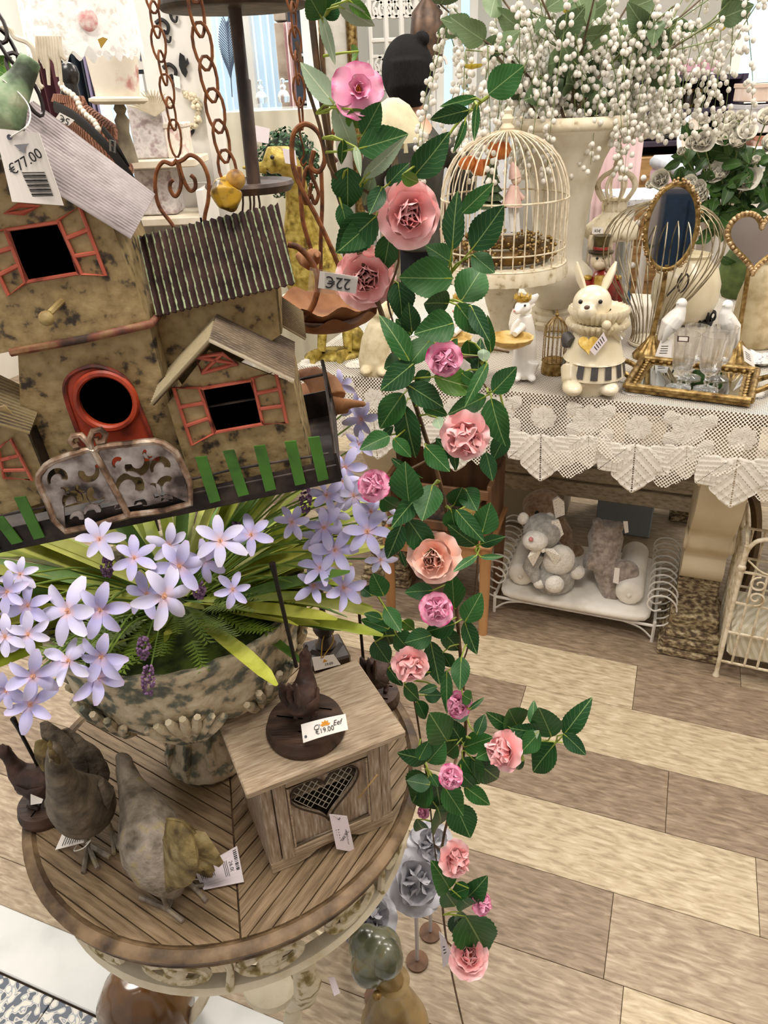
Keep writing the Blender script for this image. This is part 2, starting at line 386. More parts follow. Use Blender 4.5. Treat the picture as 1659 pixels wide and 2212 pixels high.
for i in range(14):
    a = 2 * PI * i / 14 + .12; mb = MB(); zc = (AZ0 + AZ1) / 2 - .001
    for sgn in (1, -1):
        sp_ = spiral((0, 0), .030, .006, PI * .9, sgn * 1.35, 30)
        mb.tube([apron_pt(a, p[0] * 1.35, zc + p[1] * .72 + sgn * .002) for p in sp_], [.0065 - .003 * k / 30 for k in range(31)], 6, flat=.9)
    mb.ball(apron_pt(a, 0, zc), (.008, .008, .007), 8, 6)
    part('scroll', mb, CREAM2, rt)
    if i % 2 == 0: part('bracket', MB().tube([apron_pt(a, .05, AZ0), apron_pt(a, .055, zc), apron_pt(a, .052, AZ1 + .004)], [.006, .0045, .006], 6), CREAM2, rt)
for i, a in enumerate((math.radians(-62), math.radians(58), math.radians(178))):
    d = Vec((math.cos(a), math.sin(a), 0)); c = Vec((TC.x, TC.y, 0)); s_ = Vec((-d.y, d.x, 0))
    pts = cat([c + d * .225 + EZ * (AZ0 - .006), c + d * .20 + EZ * .50, c + d * .13 + EZ * .34, c + d * .10 + EZ * .22, c + d * .16 + EZ * .08, c + d * .235 + EZ * .012], 6)
    lg = part('leg', MB().tube(pts, .015, 8, flat=.5, up0=s_), CREAM, rt)
    part('leg_scroll', MB().tube([c + d * (.19 + p[0]) + EZ * (.56 + p[1]) for p in spiral((0, 0), .045, .008, PI / 2, 1.4, 24)], [.011, .006], 8, flat=1.2), CREAM2, lg)
    part('leaf_ornament', MB().tube([c + d * .222 + EZ * .60, c + d * .226 + EZ * .55, c + d * .205 + EZ * .48, c + d * .19 + EZ * .46], [.006, .018, .014, .002], 8, flat=.5, up0=s_), CREAM2, lg)
part('foot_hub', MB(T((TC.x, TC.y, .2))).lathe([(0, -.02), (.03, -.02), (.05, -.008), (.05, .008), (.03, .02), (0, .02)], 24), CREAM, rt)

# ================================================================ LACE TABLE
LZ = .80; LF = 1.83; LB = 2.95; LX0, LX1 = -1.02, .78
def lace_mat():
    m = bpy.data.materials.new('lace_thread'); m.use_nodes = True; N = m.node_tree.nodes; L = m.node_tree.links; b = N['Principled BSDF']; b.inputs['Base Color'].default_value = hx('#ece6da'); b.inputs['Roughness'].default_value = .9
    tc = N.new('ShaderNodeTexCoord'); sp = N.new('ShaderNodeSeparateXYZ'); L.new(tc.outputs['Object'], sp.inputs[0])
    def mth(op, a, c=0.0):
        n = N.new('ShaderNodeMath'); n.operation = op
        for i, v in enumerate((a, c)):
            if isinstance(v, (int, float)): n.inputs[i].default_value = v
            else: L.new(v, n.inputs[i])
        return n.outputs[0]
    x, ay = sp.outputs[0], mth('ABSOLUTE', sp.outputs[1])
    s = mth('SINE', mth('SUBTRACT', mth('MULTIPLY', x, 30), mth('MULTIPLY', ay, 34)))
    side = mth('MULTIPLY', mth('GREATER_THAN', s, .962), mth('GREATER_THAN', mth('SINE', mth('MULTIPLY', ay, 150)), -.2))
    mid = mth('MULTIPLY', mth('LESS_THAN', ay, .013), mth('GREATER_THAN', mth('SINE', mth('MULTIPLY', x, 140)), -.35))
    hole = mth('MAXIMUM', mth('MULTIPLY', side, .8), mid); L.new(mth('SUBTRACT', 1, hole), b.inputs['Alpha'])
    bp = N.new('ShaderNodeBump'); bp.inputs['Strength'].default_value = .12; bp.inputs['Distance'].default_value = .02; L.new(s, bp.inputs['Height']); L.new(bp.outputs[0], b.inputs['Normal']); return m
LACE_W = lace_mat()
def net_mat():
    m = bpy.data.materials.new('lace_net'); m.use_nodes = True; N = m.node_tree.nodes; L = m.node_tree.links; b = N['Principled BSDF']
    b.inputs['Base Color'].default_value = hx('#efe8da'); b.inputs['Roughness'].default_value = .85
    uv = N.new('ShaderNodeUVMap'); mp = N.new('ShaderNodeMapping'); mp.inputs['Rotation'].default_value = (0, 0, PI / 4); mp.inputs['Scale'].default_value = (150, 150, 150); L.new(uv.outputs[0], mp.inputs[0])
    sp = N.new('ShaderNodeSeparateXYZ'); L.new(mp.outputs[0], sp.inputs[0]); o = []
    for i in (0, 1):
        f = N.new('ShaderNodeMath'); f.operation = 'FRACT'; L.new(sp.outputs[i], f.inputs[0])
        c = N.new('ShaderNodeMath'); c.operation = 'SUBTRACT'; c.inputs[1].default_value = .5; L.new(f.outputs[0], c.inputs[0])
        p = N.new('ShaderNodeMath'); p.operation = 'POWER'; p.inputs[1].default_value = 2; L.new(c.outputs[0], p.inputs[0]); o.append(p.outputs[0])
    s = N.new('ShaderNodeMath'); L.new(o[0], s.inputs[0]); L.new(o[1], s.inputs[1])
    g = N.new('ShaderNodeMath'); g.operation = 'GREATER_THAN'; g.inputs[1].default_value = .15; L.new(s.outputs[0], g.inputs[0]); L.new(g.outputs[0], b.inputs['Alpha'])
    return m
NET = net_mat()
lt = thing('display_table', 'long display table on scrolled cream corbel legs under lace cloth', 'table', S(0, 2.4, 0))
part('table_top', MB(SF((0, 0, 0))).box(((LX0 + LX1) / 2 - .0, (LF + LB) / 2 + .012, LZ - .022), (LX1 - LX0 - .02, LB - LF - .02, .036), b=.004), mat('table_taupe', ['#6b5945', '#7d6a54'], .7, scale=8), lt)
CORB = mat('corbel_stone', ['#a18e6c', '#cdbd9d', '#d9cbae'], .75, scale=6, pos=[.2, .45, .7], bump=.15, bscale=50)
DIST = mat('distressed_block', ['#4a3c2c', '#6b5942', '#9a8967', '#c9bb9d'], .85, scale=60, pos=[.36, .46, .56, .72], stretch=(1, 1, 2), bump=.5, detail=8)
def corbel(a, e2, w=.115):
    M = SF(S(a, e2, 0)); prof = [(0, .19)] + [(p[0], p[1]) for p in cat([(.0, .20, 0), (.10, .20, 0), (.13, .245, 0), (.115, .29, 0), (.135, .31, 0), (.155, .34, 0), (.15, .38, 0), (.185, .42, 0), (.235, .50, 0), (.245, .60, 0), (.215, .68, 0), (.2, .755, 0)], 4)] + [(0, .755)]
    lg = part('leg', MB(M).sheet([[(x, z) for x, z in prof]], w, Matrix(((0, 0, 1, 0), (-1, 0, 0, .215), (0, 1, 0, 0), (0, 0, 0, 1)))), CORB, lt, angle=40)
    for zc, yc, r in ((.60, -.0, .05), (.345, .085, .035)):
        for sx in (-1, 1):
            part('volute', MB(M).tube([(sx * (w / 2 + .003), yc + p[0], zc + p[1]) for p in spiral((0, 0), r, .006, 0, 1.6, 26)], [.007, .004], 5), CORB, lg)
    part('base_block', MB(M).box((0, .10, .012), (w + .062, .25, .024), b=.005).box((0, .10, .04), (w + .05, .235, .036), b=.008).box((0, .10, .068), (w + .034, .21, .022), b=.005).box((0, .11, .10), (w + .02, .18, .05), b=.005).box((0, .16, .16), (w, .1, .08), b=.004), DIST, lt, False)
    return lg
corbel(.19, 1.90); corbel(.19, 2.72); corbel(-.80, 1.98); corbel(-.80, 2.72)
part('stretcher', MB(SF((0, 0, 0))).box((-.16, 2.30, .36), (.72, .04, .05), b=.003), mat('greyed_plank', ['#a09078', '#bcae94', '#cabda4'], .8, scale=14, stretch=(1, 8, 8), detail=7, bump=.3), lt, False)
part('stretcher', MB(SF((0, 0, 0))).box((-.16, 2.29, .30), (.72, .025, .055), b=.003), MATS['greyed_plank'], lt, False)
for k, x in enumerate((-.42, -.30, -.18, -.06, .06)):
    part('back_slat', MB(SF((0, 0, 0))).box((x, 2.31, .55), (.05, .02, .36), b=.003), mat('white_slat', ['#c9c2b3', '#dedad0'], .7), lt, False)
# cloth: top sheet, front fall with leaf-shaped hem, lace motifs as raised pieces
cloth = thing('lace_tablecloth', 'white lace cloth with leaf and flower motifs draped over the display table', 'tablecloth', S(0, LF, LZ))
def hem(a):                                           # depth of the fall at position a: pointed leaf scallops
    p = .118; q = (a + .03) % (2 * p) / p
    big = q < 1.15; t = q / 1.15 if big else (q - 1.15) / .85
    d = abs(t - .5) * 2
    base = .156 if big else .115
    return base + (.055 if big else .04) * (1 - d) ** .8 + .006 * abs(math.sin(t * PI * 6))
def falls(u, v):
    a = LX0 + (LX1 - LX0) * u; z = hem(a) * v
    return Vec(S(a, LF - .004 - .018 * math.sin(a * 9) ** 2 * v - .02 * v, LZ + .002 - z + .006 * (v == 0) * 0))
def put_uv(o, fn):
    me = o.data; uv = me.uv_layers.new(name='UVMap')
    for l in me.loops:
        uv.data[l.index].uv = fn(me.vertices[l.vertex_index].co)
rl = rootloc(cloth)
o = part('fall', MB().grid(falls, 361, 13), NET, cloth); put_uv(o, lambda c: ((c + rl).dot(E1), c.z))
o = part('top_sheet', MB().grid(lambda u, v: S(LX0 + (LX1 - LX0) * u, LF - .004 + (LB - LF) * v, LZ + .001 + .0012 * math.sin(u * 60) * math.sin(v * 30)), 60, 20), NET, cloth); put_uv(o, lambda c: ((c + rl).dot(E1), (c + rl).dot(E2)))
def motif_leaf(n=9):
    mb = MB()
    def fn(u, v):
        x = u; wd = .47 * math.sin(PI * min(1, x ** .8)) ** .8 * (1 - .25 * x) + .03; wd *= 1 + .13 * abs(math.sin(x * 16))
        y = (v - .5) * 2 * wd
        return (x, y, .03 * math.cos((v - .5) * PI) + .012 * math.sin(x * 40 + abs(y) * 30))
    return mb.grid(fn, 30, 13)
ML = mesh('lace_leaf', motif_leaf(), LACE_W)
def motif_petal():
    return MB().grid(lambda u, v: (u, (v - .5) * 2 * (.05 + .31 * math.sin(PI * u ** 1.3) ** .7), .03 * math.sin(u * 3) + .012 * math.sin(v * 34)), 12, 13)
MP = mesh('lace_petal', motif_petal(), LACE_W)
def fall_M(a, dz, ang, s):
    v = dz / max(.05, hem(a)); off = .004 + .018 * math.sin(a * 9) ** 2 * v + .02 * v + .003
    X = E1 * math.cos(ang) + EZ * math.sin(ang); Y = EZ * math.cos(ang) - E1 * math.sin(ang)
    return frame(S(a, LF - off, LZ - dz), X, Y) @ Matrix.Scale(s, 4)
k = 0; a = LX0 - .03
while a < LX1 - .05:                                  # hem leaves, then a band of flowers with small leaves
    ac = a + .068
    inst('lace_leaf', ML, cloth, fall_M(ac - .002, .098, -PI / 2 + .05, .138)); inst('lace_leaf', ML, cloth, fall_M(ac - .022, .112, -PI / 2 - .75, .092)); inst('lace_leaf', ML, cloth, fall_M(ac + .020, .112, -PI / 2 + .8, .092))
    inst('lace_leaf', ML, cloth, fall_M(ac + .118, .088, -PI / 2 + .1, .092)); inst('lace_leaf', ML, cloth, fall_M(ac + .100, .100, -PI / 2 - .8, .055)); inst('lace_leaf', ML, cloth, fall_M(ac + .136, .100, -PI / 2 + .8, .055))
    for fx, fz, fs in ((ac + .115, .050, .042), (ac + .0, .056, .034)):
        for q in range(8): inst('lace_petal', MP, cloth, fall_M(fx, fz, q * PI / 4 + .3 * k, fs))
    for q, (lx, lz, la) in enumerate(((.055, .03, .3), (.06, .075, -.3), (.175, .03, 2.8), (.178, .078, 3.5))): inst('lace_leaf', ML, cloth, fall_M(ac + lx, lz, la, .04))
    k += 1; a += .236
for i in range(18):                                   # leaf motifs woven into the top
    M = frame(S(R_.uniform(LX0, LX1 - .1), LF + .10 + R_.random() ** 2 * .3, LZ + .0022), E1 * math.cos(i) + E2 * math.sin(i), E2 * math.cos(i) - E1 * math.sin(i)) @ Matrix.Diagonal((.08, .08, .02, 1))
    inst('lace_leaf', ML, cloth, M)
# ================================================================ HANGING BIRDHOUSE
_yw, _rl = math.radians(4), math.radians(8.5)
_h = Vec((math.cos(_yw), math.sin(_yw), 0))
BX = _h * math.cos(_rl) + EZ * math.sin(_rl); BZ = EZ * math.cos(_rl) - _h * math.sin(_rl); BY = BZ.cross(BX)
BO = Yp(408, 1095, .6)
FB = frame(BO, BX, BY, BZ)
def bq(cx, cy, off=0.0):                              # crop pixel -> local place on the layer `off` behind the front
    px, py = cx * .4581, 400 + cy * .4581; r = ray(px, py); o = BO + BY * off
    q = EYE + r * ((o - EYE).dot(BY) / r.dot(BY)) - BO
    return Vec((q.dot(BX), off, q.dot(BZ)))
def bl(pts, off=0.0): return [bq(x, y, off) for x, y in pts]
def xz(pts): return [(p.x, p.z) for p in pts]
def FS(off): return FB @ Matrix.Translation((0, off, 0)) @ RX(PI / 2)
BW = mat('scuffed_mustard_tin', ['#332a20', '#5f5038', '#8f7950', '#a38d62', '#b19d72'], .62, scale=85, pos=[.31, .37, .42, .58, .8], bump=.35, bscale=90, detail=9, metal=.1)
BRD = mat('door_red', ['#5a1d10', '#a93a1c', '#b9441f'], .5, scale=30, pos=[.25, .4, .7], bump=.2)
CORAL = mat('coral_wire', ['#5c2a20', '#b4553f', '#c26650'], .55, scale=60, pos=[.3, .42, .7])
DARKT = mat('dark_tin', ['#15110f', '#2c2320', '#463a33'], .5, metal=.4, scale=40, bump=.2)
PEW = mat('brushed_pewter', ['#3a302c', '#6e625c', '#a59b95', '#c9c2bc'], .4, metal=.55, scale=45, pos=[.35, .45, .58, .75], bump=.4, detail=8)
GRN = mat('picket_green', ['#22380f', '#38661b', '#437821'], .6, scale=30, pos=[.25, .42, .7], bump=.25)
BLACKIN = mat('shade_black', '#020202', 1, spec=0)  # black colour in place of shade inside openings; also fills the disc cracks
RUST = mat('rusty_iron', ['#43230f', '#73421f', '#8a5429'], .7, scale=80, metal=.15, bump=.3)
bh = thing('hanging_birdhouse', 'tilted tin birdhouse village with scuffed mustard walls, red round door and scroll gate', 'birdhouse', BO)
bp_ = lambda n, mb, m, par=None, **k: part(n, mb, m, par or bh, **k)
# base tray
wb = bq(1605, 1360).z; ur = bq(1605, 1370).x; ul = -.33; DEP = .15
bp_('base_tray', MB(FB).box(((ul + ur) / 2, DEP / 2, wb - .005), (ur - ul, DEP, .007), b=.001).box(((ul + ur) / 2, .0005, wb + .006), (ur - ul, .0015, .018)).box(((ul + ur) / 2, DEP, wb + .012), (ur - ul, .002, .03)), DARKT, smooth=False)
# side rail on the right edge
sr = bp_('side_rail', MB(FB).tube([(ur, DEP, wb - .004), (ur, DEP, wb + .06)], .0022, 6).tube([(ur, .0, wb - .004), (ur, .0, wb + .018)], .0018, 6).tube([(ur, 0, wb + .02), (ur, DEP * .5, wb + .032), (ur, DEP, wb + .06)], .0016, 6).tube([(ur, DEP, wb + .045), (ur - .03, DEP, wb + .045)], .0018, 6).box((ur, DEP / 2, wb + .008), (.002, DEP, .022)), DARKT)
# tower
T1 = .035
win1 = bl([(35, 210), (275, 175), (370, 415), (130, 455)], T1)
tl = bq(-150, 60, T1); tw_r0 = bq(548, 240, T1); tw_r1 = bq(700, 650, T1); tl1 = bq(-110, 815, T1)
apex = bq(20, -170, T1)
outer = [(tl1.x, tl1.z), (tw_r1.x, tw_r1.z), (tw_r0.x + .0, tw_r0.z + .012), (apex.x, apex.z), (tl.x - .02, tl.z)]
bp_('tower_wall', MB().sheet([outer, xz(win1)], .0025, FS(T1)), BW, smooth=False)
TD = .10
bp_('tower_side', MB(FB).quadslab((tw_r1.x, T1, tw_r1.z), (tw_r1.x, T1 + TD, tw_r1.z), (tw_r0.x, T1 + TD, tw_r0.z), (tw_r0.x, T1, tw_r0.z + .01), (-.002, 0, 0)), BW, smooth=False)
def dark_back(name, win, off): c = sum(win, Vec()) / 4; bp_(name, MB(FB).polyslab([c + (p - c) * 1.12 + Vec((0, .006, 0)) for p in win], (0, .004, 0)), BLACKIN, smooth=False)  # thin black slab behind a window, painting in the unlit room
dark_back('tower_shade_panel', win1, T1)
ledge = bl([(50, 790), (400, 725), (712, 655)], T1 - .004)
bp_('ledge', MB(FB).tube(ledge + [Vec((ledge[-1].x + .004, T1 + .06, ledge[-1].z))], .0035, 7), mat('ledge_tin', ['#3d2c22', '#7a4430', '#8f6f48'], .6, scale=50, bump=.3))
lo = [bq(85, 800, T1 + .004), bq(715, 665, T1 + .004), bq(900, 1390, T1 + .004), bq(120, 1560, T1 + .004)]
low = bp_('lower_wall', MB(FB).polyslab(lo, (0, .002, 0)), BW, smooth=False)
bp_('lower_side', MB(FB).quadslab(lo[1], lo[2], lo[2] + Vec((0, .1, 0)), lo[1] + Vec((0, .1, 0)), (-.002, 0, 0)), BW, smooth=False)
# corrugated sheet: a->b across the ribs, a->d along them
def corr(a, b, c, d, n, amp=.0011, th=.0016):
    a, b, c, d = (Vec(p) for p in (a, b, c, d)); nrm = (b - a).cross(d - a).normalized(); N = n * 4 + 1
    def P(u, v, k): return (a * (1 - u) + b * u) * (1 - v) + (d * (1 - u) + c * u) * v + nrm * (amp * math.cos(u * n * 2 * PI) + k)
    vs, fs = [], []
    for v in (0, .33, .66, 1): vs += [P(i / (N - 1), v, 0) for i in range(N)] + [P(i / (N - 1), v, -th) for i in reversed(range(N))]
    m = 2 * N
    for j in range(3):
        for i in range(m): fs.append((j * m + i, j * m + (i + 1) % m, (j + 1) * m + (i + 1) % m, (j + 1) * m + i))
    for i in range(N - 1): fs.append((i, i + 1, m - 2 - i, m - 1 - i)); fs.append((3 * m + i, 3 * m + i + 1, 4 * m - 2 - i, 4 * m - 1 - i))
    return vs, fs
def ribmat(name, n, base, crest, lo=.1, hi=.75, jit=1.1, rough=.5, metal=.2):
    m = mat(name, base, rough, metal=metal, scale=40, detail=8, bump=.2); N = m.node_tree.nodes; L = m.node_tree.links; b = N['Principled BSDF']
    src = b.inputs['Base Color'].links[0].from_socket
    uv = N.new('ShaderNodeUVMap'); sp = N.new('ShaderNodeSeparateXYZ'); L.new(uv.outputs[0], sp.inputs[0])
    def mth(op, a, c):
        x = N.new('ShaderNodeMath'); x.operation = op
        for k, v in enumerate((a, c)):
            if isinstance(v, (int, float)): x.inputs[k].default_value = v
            else: L.new(v, x.inputs[k])
        return x.outputs[0]
    c = mth('COSINE', mth('MULTIPLY', sp.outputs[0], n * 2 * PI), 0)
    mp = N.new('ShaderNodeMapping'); mp.inputs['Scale'].default_value = (n * 3, 14, 1); L.new(uv.outputs[0], mp.inputs[0])
    nz = N.new('ShaderNodeTexNoise'); nz.inputs['Scale'].default_value = 1; nz.inputs['Detail'].default_value = 6; L.new(mp.outputs[0], nz.inputs[0])
    f = mth('ADD', c, mth('MULTIPLY', mth('SUBTRACT', nz.outputs[0], .5), jit * 2))
    mr = N.new('ShaderNodeMapRange'); mr.inputs[1].default_value = lo; mr.inputs[2].default_value = hi; L.new(f, mr.inputs[0])
    mx = N.new('ShaderNodeMix'); mx.data_type = 'RGBA'; L.new(mr.outputs[0], mx.inputs[0]); L.new(src, mx.inputs[6]); mx.inputs[7].default_value = hx(crest); L.new(mx.outputs[2], b.inputs['Base Color']); return m
GREYR = ribmat('grey_ribbed_tin', 20, ['#5b5150', '#7d7373', '#8f8686'], '#b9b0af', -.6, 1.2, .6, .42, .4)
BROWNR = ribmat('brown_ribbed_tin', 17, ['#3a2d22', '#5c4a35', '#6f5c42'], '#b3a482', -.4, .9, .7, .5, .2)
OLIVER = ribmat('olive_ribbed_tin', 15, ['#2e251c', '#4a3c28', '#5e4e34'], '#8f7d56', -.4, .9, .7, .6, .1)
def roof(name, a, b, c, d, n, amp, m):
    vs, fs = corr(a, b, c, d, n, amp); o = bp_(name, MB(FB).add(vs, fs), m); r = rootloc(o)
    a, b, d = (FB @ Vec(p) for p in (a, b, d)); eu = b - a; ev = d - a; nr = eu.cross(ev); 
    g11, g12, g22 = eu.dot(eu), eu.dot(ev), ev.dot(ev); det = g11 * g22 - g12 * g12
    def uvf(co):
        p = co + r - a; x, y = p.dot(eu), p.dot(ev); return ((x * g22 - y * g12) / det, (y * g11 - x * g12) / det)
    me = o.data; uv = me.uv_layers.new(name='UVMap')
    for l in me.loops: uv.data[l.index].uv = uvf(me.vertices[l.vertex_index].co)
    return o
# tower roof, right slope (and the left slope, out of the picture)
ra, rb = bq(-30, -150, T1 - .012), bq(620, 248, T1 - .012)
rc, rd = bq(728, 50, T1 + .09), bq(155, -390, T1 + .09)
roof('tower_roof', ra, rd, rc, rb, 20, .0013, GREYR)
roof('tower_roof', ra + Vec((0, 0, .001)), rd, rd + Vec((-.16, 0, -.10)), ra + Vec((-.16, 0, -.10)), 20, .0013, GREYR)
def frame_wire(pts, off, r=.0022, par=None, name='window_frame', closed=True):
    q = cat(bl(pts, off), 1, closed); return bp_(name, MB(FB).tube(bl(pts, off), r, 6, closed=closed), CORAL, par)
def shutter(quad, off, bars=(.33, .66), r=.0018):
    a, b, c, d = bl(quad, off); mb = MB(FB).tube([a, b, c, d], r, 6, closed=True)
    for t in bars: mb.tube([a + (d - a) * t, b + (c - b) * t], r, 6)
    bp_('shutter', mb, CORAL)
frame_wire([(35, 210), (275, 175), (370, 415), (130, 455)], T1 - .003)
shutter([(275, 165), (375, 100), (497, 425), (385, 420)], T1 - .003)
shutter([(-95, 230), (25, 210), (120, 460), (40, 520)], T1 - .003)
frame_wire([(25, 130), (90, 95), (185, 100), (110, 130)], T1 - .003, name='gable_ornament')
bp_('perch', MB(FB).tube([bq(292, 545, T1), bq(232, 605, T1 - .02)], .0028, 7).ball(bq(218, 628, T1 - .022), .0062, 10, 8), mat('perch_wood', ['#8a7245', '#bda873'], .55, scale=60))
# round red door
D0 = T1 - .002
dc = bq(505, 1012, D0); ra_ = (bq(640, 990, D0) - dc).length
door = [bq(x, y, D0) for x, y in ((440, 1330), (405, 1240), (345, 1085), (312, 975), (318, 915), (355, 878), (410, 855), (465, 850), (530, 868), (585, 900), (625, 950), (660, 1040), (725, 1205), (745, 1290))]
hole = [(dc.x + ra_ * .93 * math.cos(t), dc.z + ra_ * .93 * math.sin(t)) for t in (2 * PI * i / 36 for i in range(36))]
dr = bp_('door', MB().sheet([xz(door), hole], .004, FS(D0)), BRD, smooth=False)
bp_('door_ring', MB(FB).tube([(dc.x + ra_ * math.cos(t), D0 - .004, dc.z + ra_ * math.sin(t)) for t in (2 * PI * i / 40 for i in range(40))], .0032, 7, closed=True), BRD, dr)
bp_('door_edge', MB(FB).tube([p + Vec((0, -.003, 0)) for p in cat(door, 3)], .0022, 6), mat('door_edge_dark', ['#3a140c', '#8c3018'], .6, scale=60), dr)
bp_('door_shade_disc', MB().sheet([hole], .001, FS(D0 + .0035)), BLACKIN, dr, smooth=False)  # black disc paints the shade behind the round hole
# middle house with a green streaked roof
M1 = .062
STRIPE = ribmat('verdigris_ribbed_roof', 19, ['#2a1d1c', '#3a2927', '#45322e'], '#a0ad88', .66, .95, .7, .75, 0); STRIPE.node_tree.nodes['Principled BSDF'].inputs['Specular IOR Level'].default_value = .15
q = bl([(738, 616), (1392, 462)], .045) ; q2 = bl([(1312, 86), (652, 240)], .10)
roof('green_streaked_roof', q[0], q[1], q2[0], q2[1], 19, .0017, STRIPE)
bp_('middle_wall', MB(FB).polyslab(bl([(700, 560), (1305, 440), (1330, 700), (900, 1000), (780, 830)], M1), (0, .002, 0)), BW, smooth=False)
bp_('middle_side', MB(FB).polyslab([bq(1305, 440, M1), bq(1330, 700, M1), bq(1330, 700, M1) + Vec((0, .06, 0)), bq(1305, 440, M1) + Vec((0, .06, 0))], (-.002, 0, 0)), BW, smooth=False)
q = bl([(1312, 655), (1440, 728)], .085); q2 = bl([(1425, 600), (1308, 520)], .12)
roof('rear_roof', q[0], q2[1], q2[0], q[1], 17, .0009, BROWNR)
# cottage on the right
C1 = .016; CD = .085
cw = [(790, 1030), (985, 775), (1385, 935), (1470, 1345), (915, 1440)]
cwin = bl([(950, 960), (1185, 920), (1240, 1125), (1015, 1165)], C1)
bp_('cottage_wall', MB().sheet([xz(bl(cw, C1)), xz(cwin)], .0025, FS(C1)), BW, smooth=False)
for i, j in ((2, 3), (0, 4)):
    a, b = bq(*cw[i], C1), bq(*cw[j], C1)
    bp_('cottage_side', MB(FB).quadslab(a, b, b + Vec((0, CD, 0)), a + Vec((0, CD, 0)), (-.002 if i == 2 else .002, 0, 0)), BW, smooth=False)
dark_back('cottage_shade_panel', cwin, C1)
frame_wire([(950, 960), (1185, 920), (1240, 1125), (1015, 1165)], C1 - .003)
shutter([(940, 955), (818, 955), (905, 1225), (1010, 1170)], C1 - .003); shutter([(1190, 910), (1300, 880), (1352, 1120), (1240, 1128)], C1 - .003)
bp_('gable_ornament', MB(FB).tube(bl([(920, 812), (1048, 795), (1118, 842), (952, 886)], C1 - .003), .0019, 6, closed=True).tube(bl([(920, 812), (1118, 842)], C1 - .003), .0016, 6).tube(bl([(1048, 795), (952, 886)], C1 - .003), .0016, 6), CORAL)
bp_('window_bar', MB(FB).tube(bl([(985, 1045), (1212, 1005)], C1 + .003), .0012, 6), DARKT)
rf0 = bq(985, 735, C1 - .016); rfl = bq(712, 1035, C1 - .016); rfr = bq(1385, 925, C1 - .016)
rb0 = bq(1030, 572, C1 + .075); dvr = rb0 - rf0
roof('cottage_roof', rf0, rb0, rfl + dvr, rfl, 17, .0013, BROWNR)
roof('cottage_roof', rf0 + Vec((0, 0, .0005)), rb0, rfr + dvr, rfr, 17, .0013, ribmat('pale_ribbed_tin', 17, ['#4d3e2f', '#6f5d48'], '#c2b59d', -.3, .9, .7, .4, .3))
# small house on the left
L1 = .02
bp_('left_house_wall', MB(FB).polyslab(bl([(-150, 1080), (20, 1040), (140, 1170), (265, 1480), (-150, 1600)], L1), (0, .002, 0)), BW, smooth=False)
bp_('left_house_side', MB(FB).quadslab(bq(140, 1170, L1), bq(265, 1480, L1), bq(265, 1480, L1) + Vec((0, .07, 0)), bq(140, 1170, L1) + Vec((0, .07, 0)), (-.002, 0, 0)), DARKT, smooth=False)
q = bl([(-140, 1090), (140, 1170)], L1 - .015); q2 = bl([(208, 1000), (-80, 860)], L1 + .05)
roof('left_house_roof', q[0], q2[1], q2[0], q[1], 15, .0013, OLIVER)
shutter([(-10, 1240), (50, 1195), (150, 1390), (20, 1380)], L1 - .003, (.4, .75))
# gate
G0 = -.006
gate_out = [(310, 1632), (228, 1500), (182, 1395), (200, 1345), (250, 1302), (420, 1245), (445, 1262), (470, 1235), (600, 1222), (730, 1208), (800, 1240), (850, 1300), (898, 1500), (606, 1556)]
gate = bp_('gate', MB(FB).tube(cat(bl(gate_out, G0), 2, True), .0032, 7, closed=True).tube(bl([(443, 1255), (605, 1555)], G0 - .001), .003, 7).tube(bl([(430, 1240), (415, 1215), (380, 1178), (345, 1183), (332, 1208), (350, 1230), (372, 1222)], G0), .003, 7).tube(bl([(430, 1245), (425, 1195), (440, 1160), (475, 1153), (497, 1175), (490, 1205), (462, 1210), (455, 1190)], G0), .003, 7), mat('gate_rim', ['#4d3a2e', '#93765f', '#c6b7a6'], .42, metal=.5, scale=60, bump=.3))
def comma(c, r, a0, turns, w):                        # cut-out shaped like a comma, crop pixels
    n = 14; o_, i_ = [], []
    for k in range(n + 1):
        t = k / n; a = a0 + turns * 2 * PI * t; rr = r * (1 - .35 * t); wd = w * (.18 + .82 * math.sin(PI * min(1, t * .62 + .06)))
        if k == n: wd *= .75
        o_.append((c[0] + (rr + wd / 2) * math.cos(a), c[1] + (rr + wd / 2) * math.sin(a))); i_.append((c[0] + (rr - wd / 2) * math.cos(a), c[1] + (rr - wd / 2) * math.sin(a)))
    return o_ + i_[::-1]
holes = [comma(h[0], h[1] * 1.04, h[2], h[3], h[4] * 1.3) for h in (((275, 1385), 44, 2.6, .62, 26), ((415, 1348), 46, 5.6, .62, 26), ((345, 1490), 44, 2.6, .62, 26), ((455, 1455), 40, .4, .6, 26), ((385, 1420), 26, 1.0, .4, 16), ((300, 1450), 24, 4.2, .4, 16), ((440, 1545), 38, 3.0, .5, 22), ((365, 1575), 30, 3.2, .5, 20),
    ((640, 1310), 55, 5.4, .62, 32), ((615, 1425), 62, 2.9, .62, 34), ((760, 1330), 44, 2.6, .6, 26), ((795, 1420), 50, 1.2, .62, 26), ((720, 1445), 36, 4.4, .5, 20), ((560, 1310), 26, 2.2, .5, 18), ((700, 1260), 24, .8, .5, 14), ((665, 1510), 28, 3.2, .5, 18), ((545, 1500), 26, 5.6, .4, 14), ((790, 1490), 26, 3.2, .5, 16))]
outl = [(bq(x, y, G0).x, bq(x, y, G0).z) for x, y in gate_out]
hl = [[(bq(x, y, G0).x, bq(x, y, G0).z) for x, y in h] for h in holes]
bp_('gate_plate', MB().sheet([outl] + hl, .0022, FS(G0 + .0005)), PEW, gate, angle=30)
